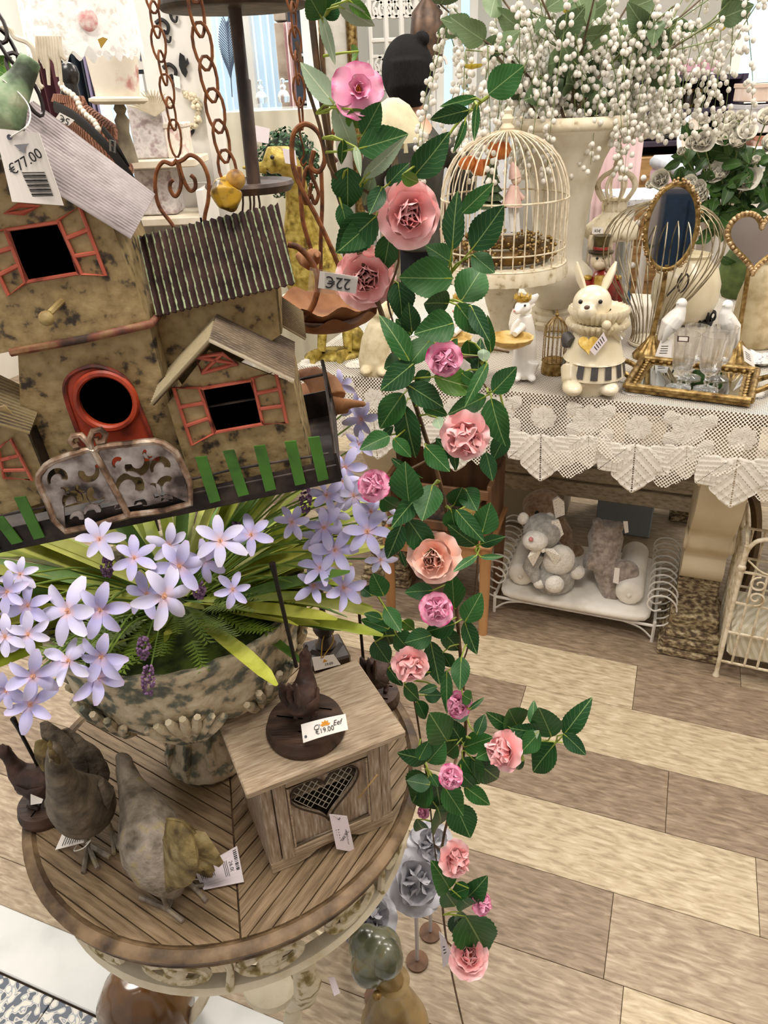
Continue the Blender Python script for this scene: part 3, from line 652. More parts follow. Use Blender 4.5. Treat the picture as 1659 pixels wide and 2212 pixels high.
for a, b in (((920, 1285), (990, 1500)), ((1050, 1255), (1124, 1470)), ((1196, 1232), (1252, 1446)), ((1342, 1212), (1392, 1418)), ((1452, 1192), (1500, 1398)), ((65, 1475), (160, 1672)), ((-40, 1570), (55, 1695)), ((-140, 1600), (-50, 1740))):
    wd = 54; p = bl([a, (a[0] + wd, a[1] - 6), (b[0] + wd - 4, b[1] - 12), b], -.003)
    bp_('picket', MB(FB).polyslab(p, (0, .0016, 0)), GRN, smooth=False)
for L in ([(890, 1390), (1100, 1340), (1550, 1265)], [(905, 1455), (1590, 1320)], [(-150, 1590), (300, 1500)]): bp_('fence_rail', MB(FB).tube(bl(L, -.0005), .0013, 6), DARKT)
# chain that carries it, with the little yellow bird where it meets the roof
def link_mesh(L, r, w=.42, name='chain_link', m=RUST):
    pts = [(math.cos(t) * L * w * .62 * (1 + .15 * math.sin(t)), 0, math.sin(t) * L * .70) for t in (2 * PI * i / 14 for i in range(14))]
    return mesh(name, MB().tube(pts, r, 5, closed=True, up0=(0, 1, 0)), m)
def chain(pts, pitch, r, par, m=RUST, twist=.9, seed=1, w=.42):
    pts = [Vec(p) for p in pts]; me = link_mesh(pitch, r, w, m=m); L = [0]
    for a, b in zip(pts, pts[1:]): L.append(L[-1] + (b - a).length)
    n = max(1, round(L[-1] / pitch)); pitch = L[-1] / n; rr = random.Random(seed)
    for i in range(n):
        s = (i + .5) * pitch; k = max(j for j in range(len(pts) - 1) if L[j] <= s); d = (pts[k + 1] - pts[k]).normalized(); p = pts[k] + d * (s - L[k])
        z = -d; x = Vec((1, .25, 0)); x = Matrix.Rotation((PI / 2 if i % 2 else 0) * twist + rr.uniform(-.2, .2), 3, z) @ x
        y = z.cross(x).normalized(); x = y.cross(z).normalized()
        inst('chain_link', me, par, Matrix(((x.x, y.x, z.x, p.x), (x.y, y.y, z.y, p.y), (x.z, y.z, z.z, p.z), (0, 0, 0, 1))))
    return me
cy = .70
chain([Yp(418, -90, cy), Yp(424, 20, cy), Yp(440, 110, cy), Yp(470, 260, cy), Yp(499, 400, cy)], .0235, .0014, bh, w=.5, twist=.35)
YB = mat('yellow_painted_bird', ['#1f1706', '#6f520e', '#b28a17', '#c49a1e'], .45, scale=45, pos=[.36, .42, .48, .8], detail=8, bump=.3, coat=.2)
def D(px, py, y): return Yp(px, py, y)
yb = bp_('yellow_bird', MB().tube([D(503, 452, cy), D(496, 436, cy - .006), D(489, 418, cy - .004), D(492, 404, cy), D(500, 392, cy), D(505, 382, cy)], [.004, .0115, .0145, .0125, .008, .005], 12), YB); remesh(yb, .0014)
bp_('bird_head', MB().ball(D(509, 388, cy - .003), .0085, 12, 8), mat('bird_head_ochre', ['#6b4512', '#b88a3c', '#caa25a'], .5, scale=60), yb)
chain([Yp(-25, 30, .70), Yp(15, 100, .69), Yp(60, 190, .68), Yp(82, 235, .68)], .021, .0016, bh, m=mat('black_chain', ['#1a1413', '#2e2624'], .4, metal=.6), w=.55, twist=.5)
VG = mat('verdigris_green', ['#2f3a28', '#5b7152', '#7f9572', '#a0a98c'], .65, scale=40, bump=.6, detail=8)
vb = bp_('green_bird', MB().tube([D(66, 128, .62), D(50, 165, .615), D(28, 200, .61), D(0, 232, .605), D(-35, 262, .605), D(-70, 260, .61), D(-90, 225, .61)], [.0075, .0085, .012, .021, .025, .018, .010], 14), VG); remesh(vb, .0018)
# price card tied to it
PAPER = mat('white_card', '#efe9e2', .7); INK = mat('print_black', '#1c1a1c', .8)
PAPER2 = mat('pink_white_card', '#e6dbe0', .6)
def card(name, corners, label, par=None, m=PAPER, bulge=0, th=.0006, cat_='price tag', group=None):
    """corners: top-left, top-right, bottom-right, bottom-left in world space, seen by the reader"""
    a, b, c, d = (Vec(p) for p in corners); n = (b - a).cross(d - a).normalized()
    f = lambda u, v, k: (a * (1 - u) + b * u) * (1 - v) + (d * (1 - u) + c * u) * v + n * (bulge * math.sin(PI * u) + k)
    mb = MB(); N = 9
    vs = [f(i / (N - 1), j, k) for k in (0, th) for j in (0, 1) for i in range(N)]; fs = []
    for i in range(N - 1): fs += [(i, i + 1, N + i + 1, N + i), (2 * N + i, 3 * N + i, 3 * N + i + 1, 2 * N + i + 1), (i, 2 * N + i, 2 * N + i + 1, i + 1), (N + i, N + i + 1, 3 * N + i + 1, 3 * N + i)]
    fs += [(0, N, 3 * N, 2 * N), (N - 1, 3 * N - 1, 4 * N - 1, 2 * N - 1)]; mb.add(vs, fs)
    if par is not None: o = part(name, mb, m, par, smooth=False, label=label)
    else: o = solo(name, mb, m, label, cat_, group, smooth=False)
    o_ = lambda u, v: f(u, v, -.0004)
    return o, o_, (b - a), (d - a), n
def text_on(o, f, ex, ey, s, u, v, size, rot=0, mirror=False, m=None, shear=0):
    me = text_mesh(s, size, m or INK, shear); x = (f(min(1, u + .05), v) - f(max(0, u - .05), v)).normalized(); y = -(f(u, min(1, v + .05)) - f(u, max(0, v - .05))).normalized()
    y = (y - x * y.dot(x)).normalized(); z = x.cross(y)
    M = frame(f(u, v) + z * .0002, x, y) @ RZ(rot)
    if mirror: M = M @ Matrix.Scale(-1, 4, (1, 0, 0))
    return inst('lettering', me, o, M)
def bars(o, f, u0, u1, v0, v1, n, m=None, lines=False, name='barcode'):
    mb = MB(); rr = random.Random(3)
    for i in range(n):
        t = i / n; w_ = (.3 if lines else rr.uniform(.3, .8)) / n
        if lines: p = [f(u0, v0 + (v1 - v0) * t), f(u1 - rr.random() * .12, v0 + (v1 - v0) * t), f(u1 - .1, v0 + (v1 - v0) * (t + w_)), f(u0, v0 + (v1 - v0) * (t + w_))]
        else: p = [f(u0 + (u1 - u0) * t, v0), f(u0 + (u1 - u0) * (t + w_), v0), f(u0 + (u1 - u0) * (t + w_), v1), f(u0 + (u1 - u0) * t, v1)]
        mb.polyslab(p, (f(.5, .5) - f(.5, .5)) + Vec((0, 0, .00002)))
    return part(name, mb, m or INK, o, smooth=False, kind='stuff' if lines else None)
kd = .535
tg, f, ex, ey, n = card('price_tag', [Yp(-12, 277, kd), Yp(84, 287, kd - .004), Yp(137, 444, kd), Yp(26, 436, kd - .004)], None, bh)
text_on(tg, f, ex, ey, '€77.00', .50, .42, .0088, rot=.55); 
mb = MB()
x = (f(.6, .5) - f(.4, .5)).normalized(); y = -(f(.5, .6) - f(.5, .4)).normalized()
for i in range(16):
    c = f(.62, .72) + (x * math.cos(.62) + y * math.sin(.62)) * 0 + (y * math.cos(.1) - x * math.sin(.1)) * (.007 - i * .00093); w_ = (.0005, .0003, .0007)[i % 3]
    d1 = x * math.cos(.1) + y * math.sin(.1); d2 = y * math.cos(.1) - x * math.sin(.1); h_ = .0075
    mb.polyslab([c - d1 * h_ - d2 * w_ / 2, c + d1 * h_ - d2 * w_ / 2, c + d1 * h_ + d2 * w_ / 2, c - d1 * h_ + d2 * w_ / 2], (0, 0, .00002))
part('barcode', mb, INK, tg, smooth=False)
part('logo', MB().polyslab([f(.35, .2), f(.7, .16), f(.5, .28)], (0, 0, .00002)).polyslab([f(.42, .27), f(.6, .2), f(.55, .3)], (0, 0, .00002)), mat('print_grey', '#8b8a90', .8), tg, smooth=False)
part('eyelet', MB(frame(f(.3, .1), ex, -ey)).lathe([(0, 0), (.0014, .0001), (.0017, .0002)], 14), mat('eyelet_dark', '#4a4a58', .6), tg)
bp_('tag_string', MB().tube(cat([f(.32, .1), Yp(60, 270, kd + .0), Yp(64, 235, .58), Yp(45, 205, .60), Yp(5, 172, .60)], 4), .0005, 5), mat('white_string', '#d8d5cc', .7))

# ================================================================ RUSTY HEART BIRD BATHS (two hang from chains)
def heart_bath(name, label, hy, heart, bowl, wires, chainpts, pitch, seed, full=True):
    th = thing(name, label, 'bird bath', Yp(*bowl[0], hy + .0) if bowl else Yp(*heart[0], hy))
    me = chain([Yp(x, y, hy) for x, y in chainpts], pitch, .0012, th, seed=seed, w=.5, twist=.75)
    return th
CLAY = mat('terracotta_tin', ['#7a4c2b', '#8f6039', '#9f7048'], .75, scale=30, bump=.2)
hy = .80
b2 = thing('hanging_bird_bath', 'rusty wire heart bird bath with fluted dish and small bird, tagged 22 euro', 'bird bath', Yp(700, 660, hy))
chain([Yp(628, -40, hy), Yp(632, 10, hy), Yp(640, 120, hy), Yp(652, 270, hy)], .0195, .0012, b2, seed=5, w=.45, twist=.6)
hp = lambda pts, dy=0: cat([Yp(x, y, hy + dy) for x, y in pts], 5)
part('heart_wire', MB().tube(hp([(651, 268), (648, 290), (657, 330), (650, 348), (655, 358), (662, 350)]), .0011, 6), RUST, b2)
part('heart_wire', MB().tube(hp([(678, 325), (672, 360), (690, 370), (702, 340), (690, 290), (660, 268), (634, 290), (632, 350), (648, 400), (690, 480), (728, 565), (735, 600)], -.01), .0024, 7), RUST, b2)
part('heart_wire', MB().tube(hp([(672, 395), (668, 425), (660, 440), (654, 410), (660, 370), (668, 362), (676, 385), (682, 400), (688, 420), (680, 440), (672, 420)], -.005), .0019, 7), RUST, b2)
part('heart_wire', MB().tube(hp([(646, 360), (650, 430), (655, 480), (672, 540), (676, 560)], .03), .0024, 7), RUST, b2)
part('heart_wire', MB().tube(hp([(694, 370), (696, 440), (693, 520), (693, 600)], .03), .0022, 7), RUST, b2)
part('heart_wire', MB().tube(hp([(735, 270), (720, 285), (716, 330), (728, 350)], .02), .0022, 7), RUST, b2)
part('side_loop', MB().tube(hp([(622, 528), (645, 535), (668, 558), (684, 590), (686, 625), (676, 660), (658, 688)], -.05), .0030, 8), RUST, b2)
bc = Yp(702, 645, hy + .0)
def dish(c, r, lobes=9, z0=0):
    def rip(a, j): return 1 + (.05 * math.sin(a * lobes)) * (1 if j in (0, 1, 7, 8) else 0)
    def fn(u, v):
        a = 2 * PI * u; t = v
        rr = r * (t ** .8); z = -.02 + .02 * t ** 3 + (.004 * math.sin(a * lobes) * max(0, t - .6) / .4)
        return c + Vec((rr * math.cos(a), rr * math.sin(a), z + z0))
    return fn
part('fluted_dish', MB().grid(dish(bc, .058), 72, 14, True), CLAY, b2)
part('lower_dish', MB().grid(dish(bc - Vec((0, 0, .012)), .055, 8), 72, 14, True), CLAY, b2)
bb = part('little_bird', MB().tube([Yp(640, 548, hy), Yp(655, 560, hy), Yp(668, 565, hy - .005), Yp(678, 553, hy - .008), Yp(680, 545, hy - .01)], [.003, .007, .010, .0085, .007], 12), CLAY, b2); remesh(bb, .0014)
part('bird_beak', MB().tube([Yp(684, 550, hy - .015), Yp(686, 556, hy - .024)], [.0035, .0006], 8), CLAY, bb)
part('plastic_sleeve', MB().quadslab(Yp(669, 577, .715), Yp(774, 600, .711), Yp(769, 640, .711), Yp(665, 630, .715), (0, .0005, 0)), mat('clear_plastic', '#ffffff', .12, trans=1, alpha=.28), b2, smooth=False)
tg, f, ex, ey, n = card('price_tag', [Yp(768.5, 634, .7125), Yp(687, 622, .7145), Yp(691, 586, .7145), Yp(774, 598, .7125)], None, b2)
text_on(tg, f, ex, ey, '22€', .5, .5, .0148)
b1 = thing('hanging_bird_bath', 'rusty wire heart bird bath hidden behind the birdhouse, its copper bird peeking out', 'bird bath', Yp(690, 870, .82))
hy = .82
chain([Yp(325, -40, hy), Yp(330, 0, hy), Yp(345, 110, hy), Yp(375, 270, hy)], .0205, .0012, b1, seed=9, w=.5, twist=.6)
chain([Yp(375, 268, hy), Yp(381, 330, hy)], .024, .0012, b1, seed=3, w=.4, twist=.1)
for s_ in (1, -1):
    L = [(382, 345), (372, 355 - (s_ < 0) * 3), (352, 350), (337, 375), (336, 415), (346, 450), (372, 485), (390, 520)] if s_ > 0 else [(386, 350), (396, 345), (412, 335), (435, 350), (450, 385), (450, 430), (442, 470), (440, 520)]
    part('heart_wire', MB().tube(hp(L), .0021, 7), RUST, b1)
    L = [(382, 345), (391, 385), (388, 412), (378, 424), (368, 410), (368, 395), (374, 388)] if s_ > 0 else [(386, 350), (392, 375), (402, 400), (412, 412), (422, 405), (421, 388), (412, 378)]
    part('heart_wire', MB().tube(hp(L), .0021, 7), RUST, b1)
bc = Yp(560, 880, hy)
part('fluted_dish', MB().grid(dish(bc, .085), 72, 12, True), CLAY, b1)
bb = part('copper_bird', MB().tube([Yp(645, 805, hy - .01), Yp(675, 812, hy - .02), Yp(700, 835, hy - .03), Yp(712, 862, hy - .04), Yp(712, 880, hy - .045), Yp(735, 876, hy - .05), Yp(760, 872, hy - .055), Yp(790, 873, hy - .06)], [.004, .012, .018, .020, .016, .009, .005, .003], 14), CLAY, b1); remesh(bb, .002)
part('tail', MB().tube([Yp(716, 872, hy - .05), Yp(735, 880, hy - .055), Yp(752, 890, hy - .055)], [.010, .010, .002], 10, flat=.5), CLAY, bb)

# ================================================================ DARK HANGING BIRD FEEDER
DW = mat('dark_turned_metal', ['#241a15', '#3f2f27', '#5d4a3f'], .5, metal=.2, scale=40, stretch=(1, 1, .3), bump=.3)
fy = 1.0
fc = Yp(505, 12, fy); fd = thing('hanging_feeder', 'dark brown hanging feeder with two turned discs on a central rod', 'feeder', Yp(550, 405, fy))
pb = Yp(549, 402, fy)
part('rod', MB().tube([Yp(506, 10, fy), Yp(524, 170, fy), Yp(526, 174, fy), Yp(549, 402, fy)], [.0075, .0075, .0085, .0085], 10), DW, fd)
part('upper_disc', MB(T(fc)).lathe([(0, .03), (.04, .026), (.07, .016), (.0815, .006), (.083, 0), (.079, -.004), (.03, -.002), (0, -.003)], 48), DW, fd)
part('lower_disc', MB(T(Yp(540, 402, fy))).lathe([(0, .003), (.048, .003), (.053, .006), (.055, .002), (.05, -.006), (0, -.008)], 40), DW, fd)
for k, (x0, x1) in enumerate(((524, 522), (538, 540), (548, 546), (556, 562))):
    part('wire', MB().tube([Yp(x0, 410, fy), Yp((x0 + x1) / 2 + 2, 440, fy), Yp(x1, 480, fy)], .0014, 5), DW, fd)
# ================================================================ ON THE ROUND TABLE
TZT = TZ + .0006
# ---- stone urn
ub = G(455, 1628, TZT); ux, uy = ub.x, ub.y
STONE = mat('distressed_urn_plaster', ['#62655a', '#84826f', '#bfb092', '#d3c5a8', '#ddd2b8'], .8, scale=52, pos=[.36, .43, .49, .6, .8], bump=.9, bscale=70, detail=9)
URNR = lambda a, j: 1 + .05 * abs(math.sin(a * 6)) * (1 if 7 <= j <= 11 else .35) + .012 * math.sin(a * 23 + j)
uz = lambda py: zat(ux, uy, py)
urn = thing('garden_urn', 'chipped plaster pedestal urn with shell reliefs on the round table', 'urn', (ux, uy, TZT))
prof = [(0, 0), (.053, 0), (.058, .008), (.057, .02), (.047, .045), (.039, .07), (.034, .09), (.036, .106), (.06, .118), (.096, .14), (.122, .168), (.134, .198), (.140, .228), (.144, .252), (.150, .262), (.150, .272), (.138, .268), (.132, .245), (.11, .24), (0, .24)]
part('bowl', MB(T((ux, uy, TZT))).lathe(prof, 96, rip=URNR), STONE, urn, angle=70)
for i in range(8):                                    # shell fans in relief
    a = 2 * PI * i / 8 + .2; sh = None
    for k in range(7):
        t = (k - 3) / 3; p = []
        for s in range(7):
            v = s / 6; aa = a + t * .30 * v; r = .098 + .031 * v + .002; z = .128 + .085 * v * (1 - .25 * t * t); r = .06 + .082 * min(1, max(0, (z - .112) / .1)) ** .55 + .009
            p.append((ux + r * math.cos(aa), uy + r * math.sin(aa), TZT + z))
        q = MB().tube(p, [.003, .005, .006, .0065, .0065, .006, .004], 6)
        if sh is None: sh = q
        else: sh.add(q.v, q.f)
    part('shell_relief', sh, STONE, urn)
for i in range(10):
    a = 2 * PI * i / 10; part('foot_leaf', MB().tube([(ux + r * math.cos(a), uy + r * math.sin(a), TZT + z) for r, z in ((.056, .012), (.053, .035), (.042, .062), (.037, .085))], [.004, .011, .009, .004], 8, flat=.6), STONE, urn)
part('soil', MB(T((ux, uy, TZT + .25))).lathe([(0, .012), (.07, .01), (.132, 0), (.1, -.02), (0, -.02)], 24), mat('dark_moss', ['#2c3812', '#566a22'], .9, scale=60, bump=.8), urn)
# ---- grass bush and lilac sprays growing from it
BLADE = [mat('blade_lime', ['#7c8c1c', '#a0ac34'], .55, scale=8, rand=.15), mat('blade_green', ['#466a22', '#618632'], .55, scale=8, rand=.18), mat('blade_olive', ['#8a9020', '#aeb048'], .55, scale=8, rand=.15)]
def blade_mesh(bend, m, w=.045, twist=0):
    def fn(u, v):
        x = u; wd = w * (math.sin(PI * min(1, .12 + .88 * (1 - x))) ** .6) * (1 if x < .97 else .4)
        y = (v - .5) * 2 * wd; z = -bend * x * x + abs(v - .5) * wd * .8
        return (x, y, z)
    return mesh('blade', MB().grid(fn, 10, 3), m)
BM = [[blade_mesh(b, m) for b in (.08, .3, .6)] for m in BLADE]
gr = thing('grass_bush', 'lime green artificial strap leaves spreading from the plaster urn', 'foliage', (ux, uy, TZT + .25))
rr = random.Random(11); uc = Vec((ux, uy, TZT + .262))
for i in range(170):
    g = i % 10
    if g < 4: a = rr.gauss(PI * 1.02, .30); el = rr.uniform(-.02, .42); L = rr.uniform(.17, .30)      # to the left
    elif g < 7: a = rr.gauss(.15, .38); el = rr.uniform(.0, .6); L = rr.uniform(.14, .23)             # to the right
    elif g < 9: a = rr.uniform(.3, PI - .3); el = rr.uniform(.2, .9); L = rr.uniform(.14, .22)        # up behind
    else: a = rr.uniform(PI * 1.25, PI * 1.75); el = rr.uniform(.3, .9); L = rr.uniform(.06, .10)     # short, in front
    d = Vec((math.cos(a) * math.cos(el), math.sin(a) * math.cos(el), math.sin(el)))
    y = Vec((-math.sin(a), math.cos(a), 0)); z = d.cross(y)
    if z.z < 0: y = -y
    M = frame(uc + Vec((math.cos(a), math.sin(a), 0)) * rr.uniform(.0, .07), d, y) @ RX(rr.uniform(-.5, .5)) @ Matrix.Scale(L, 4)
    inst('blade', BM[rr.choice((0, 0, 1, 2, 2))][rr.choice((0, 0, 0, 1)) if g < 7 else 0], gr, M)
def fern_cut():
    mb = MB()
    for k in range(9):
        t = k / 9
        for s in (1, -1): mb.add([(t, 0, 0), (t + .16, s * .22 * (1 - t * .5), .02), (t + .1, s * .02, 0)], [(0, 1, 2)])
    mb.add([(0, .015, 0), (0, -.015, 0), (1, 0, 0)], [(0, 1, 2)]); return mesh('cut_leaf', mb, mat('cut_leaf_green', ['#5f7a1e', '#7d9430'], .5, rand=.2), False)
CL = fern_cut()
for i in range(70):
    a = rr.uniform(PI * .95, PI * 2.15); d = Vec((math.cos(a), math.sin(a), rr.uniform(-.1, .5))).normalized(); y = Vec((-math.sin(a), math.cos(a), 0))
    inst('cut_leaf', CL, gr, frame(uc + Vec((math.cos(a), math.sin(a), 0)) * rr.uniform(.05, .115) + EZ * rr.uniform(0, .025), d, y) @ Matrix.Scale(rr.uniform(.045, .075), 4))
# lilac star flowers, given by pixel centre, pixel radius
def petal_mat(name, inner, mid, outer, tipc=None, x0=.0, x1=.32, x2=1.0, rand=.06, sss=0):
    m = bpy.data.materials.new(name); MATS[name] = m; m.use_nodes = True; N = m.node_tree.nodes; L = m.node_tree.links; b = N['Principled BSDF']
    b.inputs['Roughness'].default_value = .75; b.inputs['Subsurface Weight'].default_value = sss; b.inputs['Subsurface Scale'].default_value = .004; b.inputs['Specular IOR Level'].default_value = .25
    tc = N.new('ShaderNodeTexCoord'); sp = N.new('ShaderNodeSeparateXYZ'); L.new(tc.outputs['Object'], sp.inputs[0])
    nz = N.new('ShaderNodeTexNoise'); nz.inputs['Scale'].default_value = 2.5; oi = N.new('ShaderNodeObjectInfo'); ad = N.new('ShaderNodeVectorMath'); ad.operation = 'ADD'; L.new(tc.outputs['Object'], ad.inputs[0])
    mu = N.new('ShaderNodeMath'); mu.operation = 'MULTIPLY'; mu.inputs[1].default_value = 50; L.new(oi.outputs['Random'], mu.inputs[0]); L.new(mu.outputs[0], ad.inputs[1]); L.new(ad.outputs[0], nz.inputs['Vector'])
    m1 = N.new('ShaderNodeMath'); m1.operation = 'MULTIPLY_ADD'; m1.inputs[1].default_value = .5; m1.inputs[2].default_value = -.25; L.new(nz.outputs[0], m1.inputs[0])
    s = N.new('ShaderNodeMath'); s.operation = 'ADD'; L.new(sp.outputs[0], s.inputs[0]); L.new(m1.outputs[0], s.inputs[1])
    r = N.new('ShaderNodeValToRGB'); e = r.color_ramp.elements; e[0].position = x0; e[0].color = hx(inner); e[1].position = x2; e[1].color = hx(tipc or outer)
    x = e.new(x1); x.color = hx(mid); x = e.new(.8); x.color = hx(outer)
    L.new(s.outputs[0], r.inputs[0]); hs = N.new('ShaderNodeHueSaturation'); mr = N.new('ShaderNodeMapRange'); mr.inputs[3].default_value = 1 - rand; mr.inputs[4].default_value = 1 + rand
    L.new(oi.outputs['Random'], mr.inputs[0]); L.new(mr.outputs[0], hs.inputs['Value']); L.new(r.outputs[0], hs.inputs['Color']); L.new(hs.outputs[0], b.inputs['Base Color']); return m
LIL = [petal_mat('lilac_petal', '#cda9b6', '#b2aedb', '#c6c3e6', '#cbbee2'), petal_mat('lilac_petal_pale', '#d7b2b4', '#c3c0e2', '#d3d0ea', '#dcd6e8')]
def lil_petal(m, curl):
    def fn(u, v):
        wd = .05 + .215 * math.sin(PI * min(1, u * .93 + .05)) ** .9 * (u ** .35); y = (v - .5) * 2 * wd
        return (u, y, .12 * math.sin(u * 2.4) - curl * u * u + .35 * y * y * (1 if curl < .3 else -1) / .2)
    return mesh('petal', MB().grid(fn, 9, 5), m)
LP = [[lil_petal(m, c) for c in (-.1, .12, .4)] for m in LIL]
PCORE = mat('peach_stamen', ['#b97a5f', '#dcb096'], .6, scale=100)
CORE = MB().lathe([(0, -.35), (.05, -.3), (.06, -.1), (.10, .0), (.09, .04), (0, .02)], 8); CORE.ball((0, 0, .1), (.03, .03, .09), 6, 4)
COREM = mesh('flower', CORE, PCORE)
VSTEM = mat('flower_stem_green', ['#5d7a2c', '#7f9a3e'], .6)
# (px, py, r px, plan distance y, spray)
FL = [(215, 1165, 45, .57, 0), (290, 1205, 42, .56, 0), (388, 1222, 52, .56, 1), (365, 1178, 40, .58, 1), (476, 1168, 50, .58, 1), (543, 1155, 44, .60, 1), (503, 1273, 36, .57, 1), (440, 1212, 42, .59, 1),
      (60, 1308, 46, .52, 0), (148, 1320, 64, .52, 0), (216, 1317, 54, .53, 0), (354, 1287, 62, .54, 1), (317, 1283, 46, .56, 1), (60, 1370, 42, .50, 2), (148, 1428, 50, .50, 2), (219, 1418, 52, .50, 2), (71, 1460, 52, .48, 2), (209, 1462, 54, .50, 2), (66, 1522, 50, .48, 2), (13, 1492, 36, .48, 2), (44, 1240, 36, .53, 0), (10, 1375, 40, .49, 2), (15, 1278, 40, .51, 0),
      (700, 1139, 42, .66, 3), (793, 1148, 52, .66, 3), (630, 1128, 34, .64, 3), (724, 1188, 46, .65, 3), (692, 1227, 40, .64, 3), (742, 1269, 46, .64, 3), (677, 1266, 40, .64, 3), (704, 1070, 38, .68, 3), (764, 1070, 36, .69, 3), (822, 1209, 30, .66, 3), (690, 1165, 40, .67, 3), (800, 1105, 36, .69, 3),
      (735, 832, 30, .84, 4), (780, 905, 34, .82, 4), (745, 1010, 42, .74, 3), (775, 960, 30, .80, 4), (765, 880, 28, .84, 4), (740, 1040, 30, .72, 3), (860, 1115, 26, .72, 3), (720, 1110, 34, .68, 3)]
SPR = []
for lab in ('lilac star flower spray hanging over the left front of the urn', 'lilac star flower spray in the middle under the birdhouse gate', 'lilac star flower spray at the far left above the birds', 'lilac star flower spray at the right beside the pink roses', 'lilac star flower spray behind the birdhouse fence'):
    SPR.append(thing('lilac_spray', lab, 'flowers', uc, 'lilac sprays in the plaster urn'))
rr = random.Random(5)
for i, (px, py, rp, y, g) in enumerate(FL):
    c = Yp(px, py, y); d = (c - EYE).dot(CAMROT @ Vec((0, 0, 1))); R = rp * d / F * 1.18
    view = (EYE - c).normalized(); out = (c - uc).normalized()
    nrm = (view * .9 + out * .35 + Vec((rr.uniform(-.5, .5), rr.uniform(-.3, .3), rr.uniform(-.4, .4)))).normalized()
    M = frame(c, nrm.orthogonal(), nrm.cross(nrm.orthogonal())) @ RZ(rr.uniform(0, 6))
    fo = inst('flower', COREM, SPR[g], M @ Matrix.Scale(R * 1.0, 4))
    v = rr.choice((0, 0, 1)); n = 6
    for k in range(n):
        A = Matrix.Rotation(2 * PI * k / n + rr.uniform(-.12, .12), 4, 'Z') @ RY(rr.uniform(-.25, .2)) @ RX(rr.uniform(-.35, .35)) @ Matrix.Scale(rr.uniform(.88, 1.08), 4)
        link('petal', LP[v][rr.choice((0, 1, 1, 2))], fo, A)
    base = uc + (c - uc).normalized() * .05; mid = (base + c) / 2 + Vec((0, 0, .02))
    part('stem', MB().tube(cat([base, mid, c - nrm * R * .35], 4), .0011, 5), VSTEM, SPR[g])
PUR = mat('purple_sprig', ['#4a2f4e', '#7c5a80', '#9a7c9c'], .8, scale=200)
for i, (px, py, L, y, lab) in enumerate(((232, 1225, 26, .60, 'purple heather sprig under the birdhouse gate at the left'), (430, 1275, 22, .58, 'purple heather sprig between the middle lilac stars and a white one'), (320, 1470, 40, .52, 'purple heather sprig drooping over the urn rim'), (310, 1400, 30, .53, 'purple heather sprig just above the one on the urn rim'), (660, 1080, 34, .68, 'purple heather sprig at the right under the green pickets'), (510, 1145, 20, .62, 'purple heather sprig close under the middle of the birdhouse'))):
    t = thing('heather_sprig', lab, 'flowers', Yp(px, py, y), 'purple heather sprigs in the urn')
    c = Yp(px, py, y); part('stem', MB().tube([c, (c + uc) / 2 + EZ * .02, uc], .0008, 5), VSTEM, t)
    mb = MB(); d = c - Yp(px, py - 10, y); sc_ = d.length / 10
    for k in range(60):
        a = rr.uniform(0, 6.3); q = rr.random(); mb.ball(c + d.normalized() * (q - .5) * L * sc_ * 1.6 + (CAMROT @ Vec((math.cos(a), 0, math.sin(a)))) * .006 * (1 - abs(q - .5)), .0016, 5, 4)
    part('blossom', mb, PUR, t, kind='stuff')
# ---- wooden heart cabinet
WASH = mat('whitewashed_wood', ['#85705a', '#a08b72', '#b09c82', '#c6b8a2'], .7, scale=40, pos=[.28, .42, .56, .78], stretch=(1, 9, 9), bump=.3, bscale=60, detail=8)
WASHV = mat('whitewashed_wood_upright', ['#7b6651', '#96816a', '#ac9984', '#d2c9bc'], .7, scale=40, pos=[.28, .42, .58, .76], stretch=(9, 9, 1), bump=.35, bscale=60, detail=8)
A0 = G(588, 1884, TZT); A1 = G(847, 1770, TZT); cxv = (A1 - A0); cw_ = cxv.length; cxv.normalize(); cyv = Vec((-cxv.y, cxv.x, 0)); CF = frame(A0, cxv, cyv, EZ)
def cq(px, py, off=0):                                # pixel -> cabinet-local place on the front layer
    o = A0 + cyv * off; r = ray(px, py); q = EYE + r * ((o - EYE).dot(cyv) / r.dot(cyv)) - A0; return Vec((q.dot(cxv), off, q.dot(EZ)))
ch = cq(545, 1716, -.012).z; cdp = .135
def cinv(cx, cy, off=0): return cq(440 + cx * .3014, 1400 + cy * .3014, off)
tl_ = cq(533, 1718, -.014); tr_ = cq(856, 1580, -.014); ch = (tl_.z + tr_.z) / 2
# depth from the back corner of the lid
rr_ = ray(764, 1431); pb_ = EYE + rr_ * ((A0.z + ch - EYE.z) / rr_.z); cdp = (pb_ - A0).dot(cyv)
hc = thing('key_cabinet', 'whitewashed wooden box cabinet with a wire mesh heart in its door', 'cabinet', A0 + cxv * cw_ / 2 + cyv * cdp / 2)
part('lid', MB(CF).box((cw_ / 2, cdp / 2 - .006, ch - .004), (cw_ + .030, cdp + .02, .009), b=.0015), WASH, hc, smooth=False, L=CF)
bz0 = .0
part('side_panel', MB(CF).box((.004, cdp / 2, ch / 2), (.008, cdp - .006, ch - .01), b=.001), WASHV, hc, smooth=False, L=CF)
part('side_panel', MB(CF).box((cw_ - .004, cdp / 2, ch / 2), (.008, cdp - .006, ch - .01), b=.001), WASHV, hc, smooth=False, L=CF)
part('back_panel', MB(CF).box((cw_ / 2, cdp - .006, ch / 2), (cw_ - .01, .006, ch - .012)), WASHV, hc, smooth=False, L=CF)
part('inner_shelf', MB(CF).box((cw_ / 2, cdp / 2, ch * .52), (cw_ - .016, cdp - .04, .004)), WASH, hc, smooth=False, L=CF)
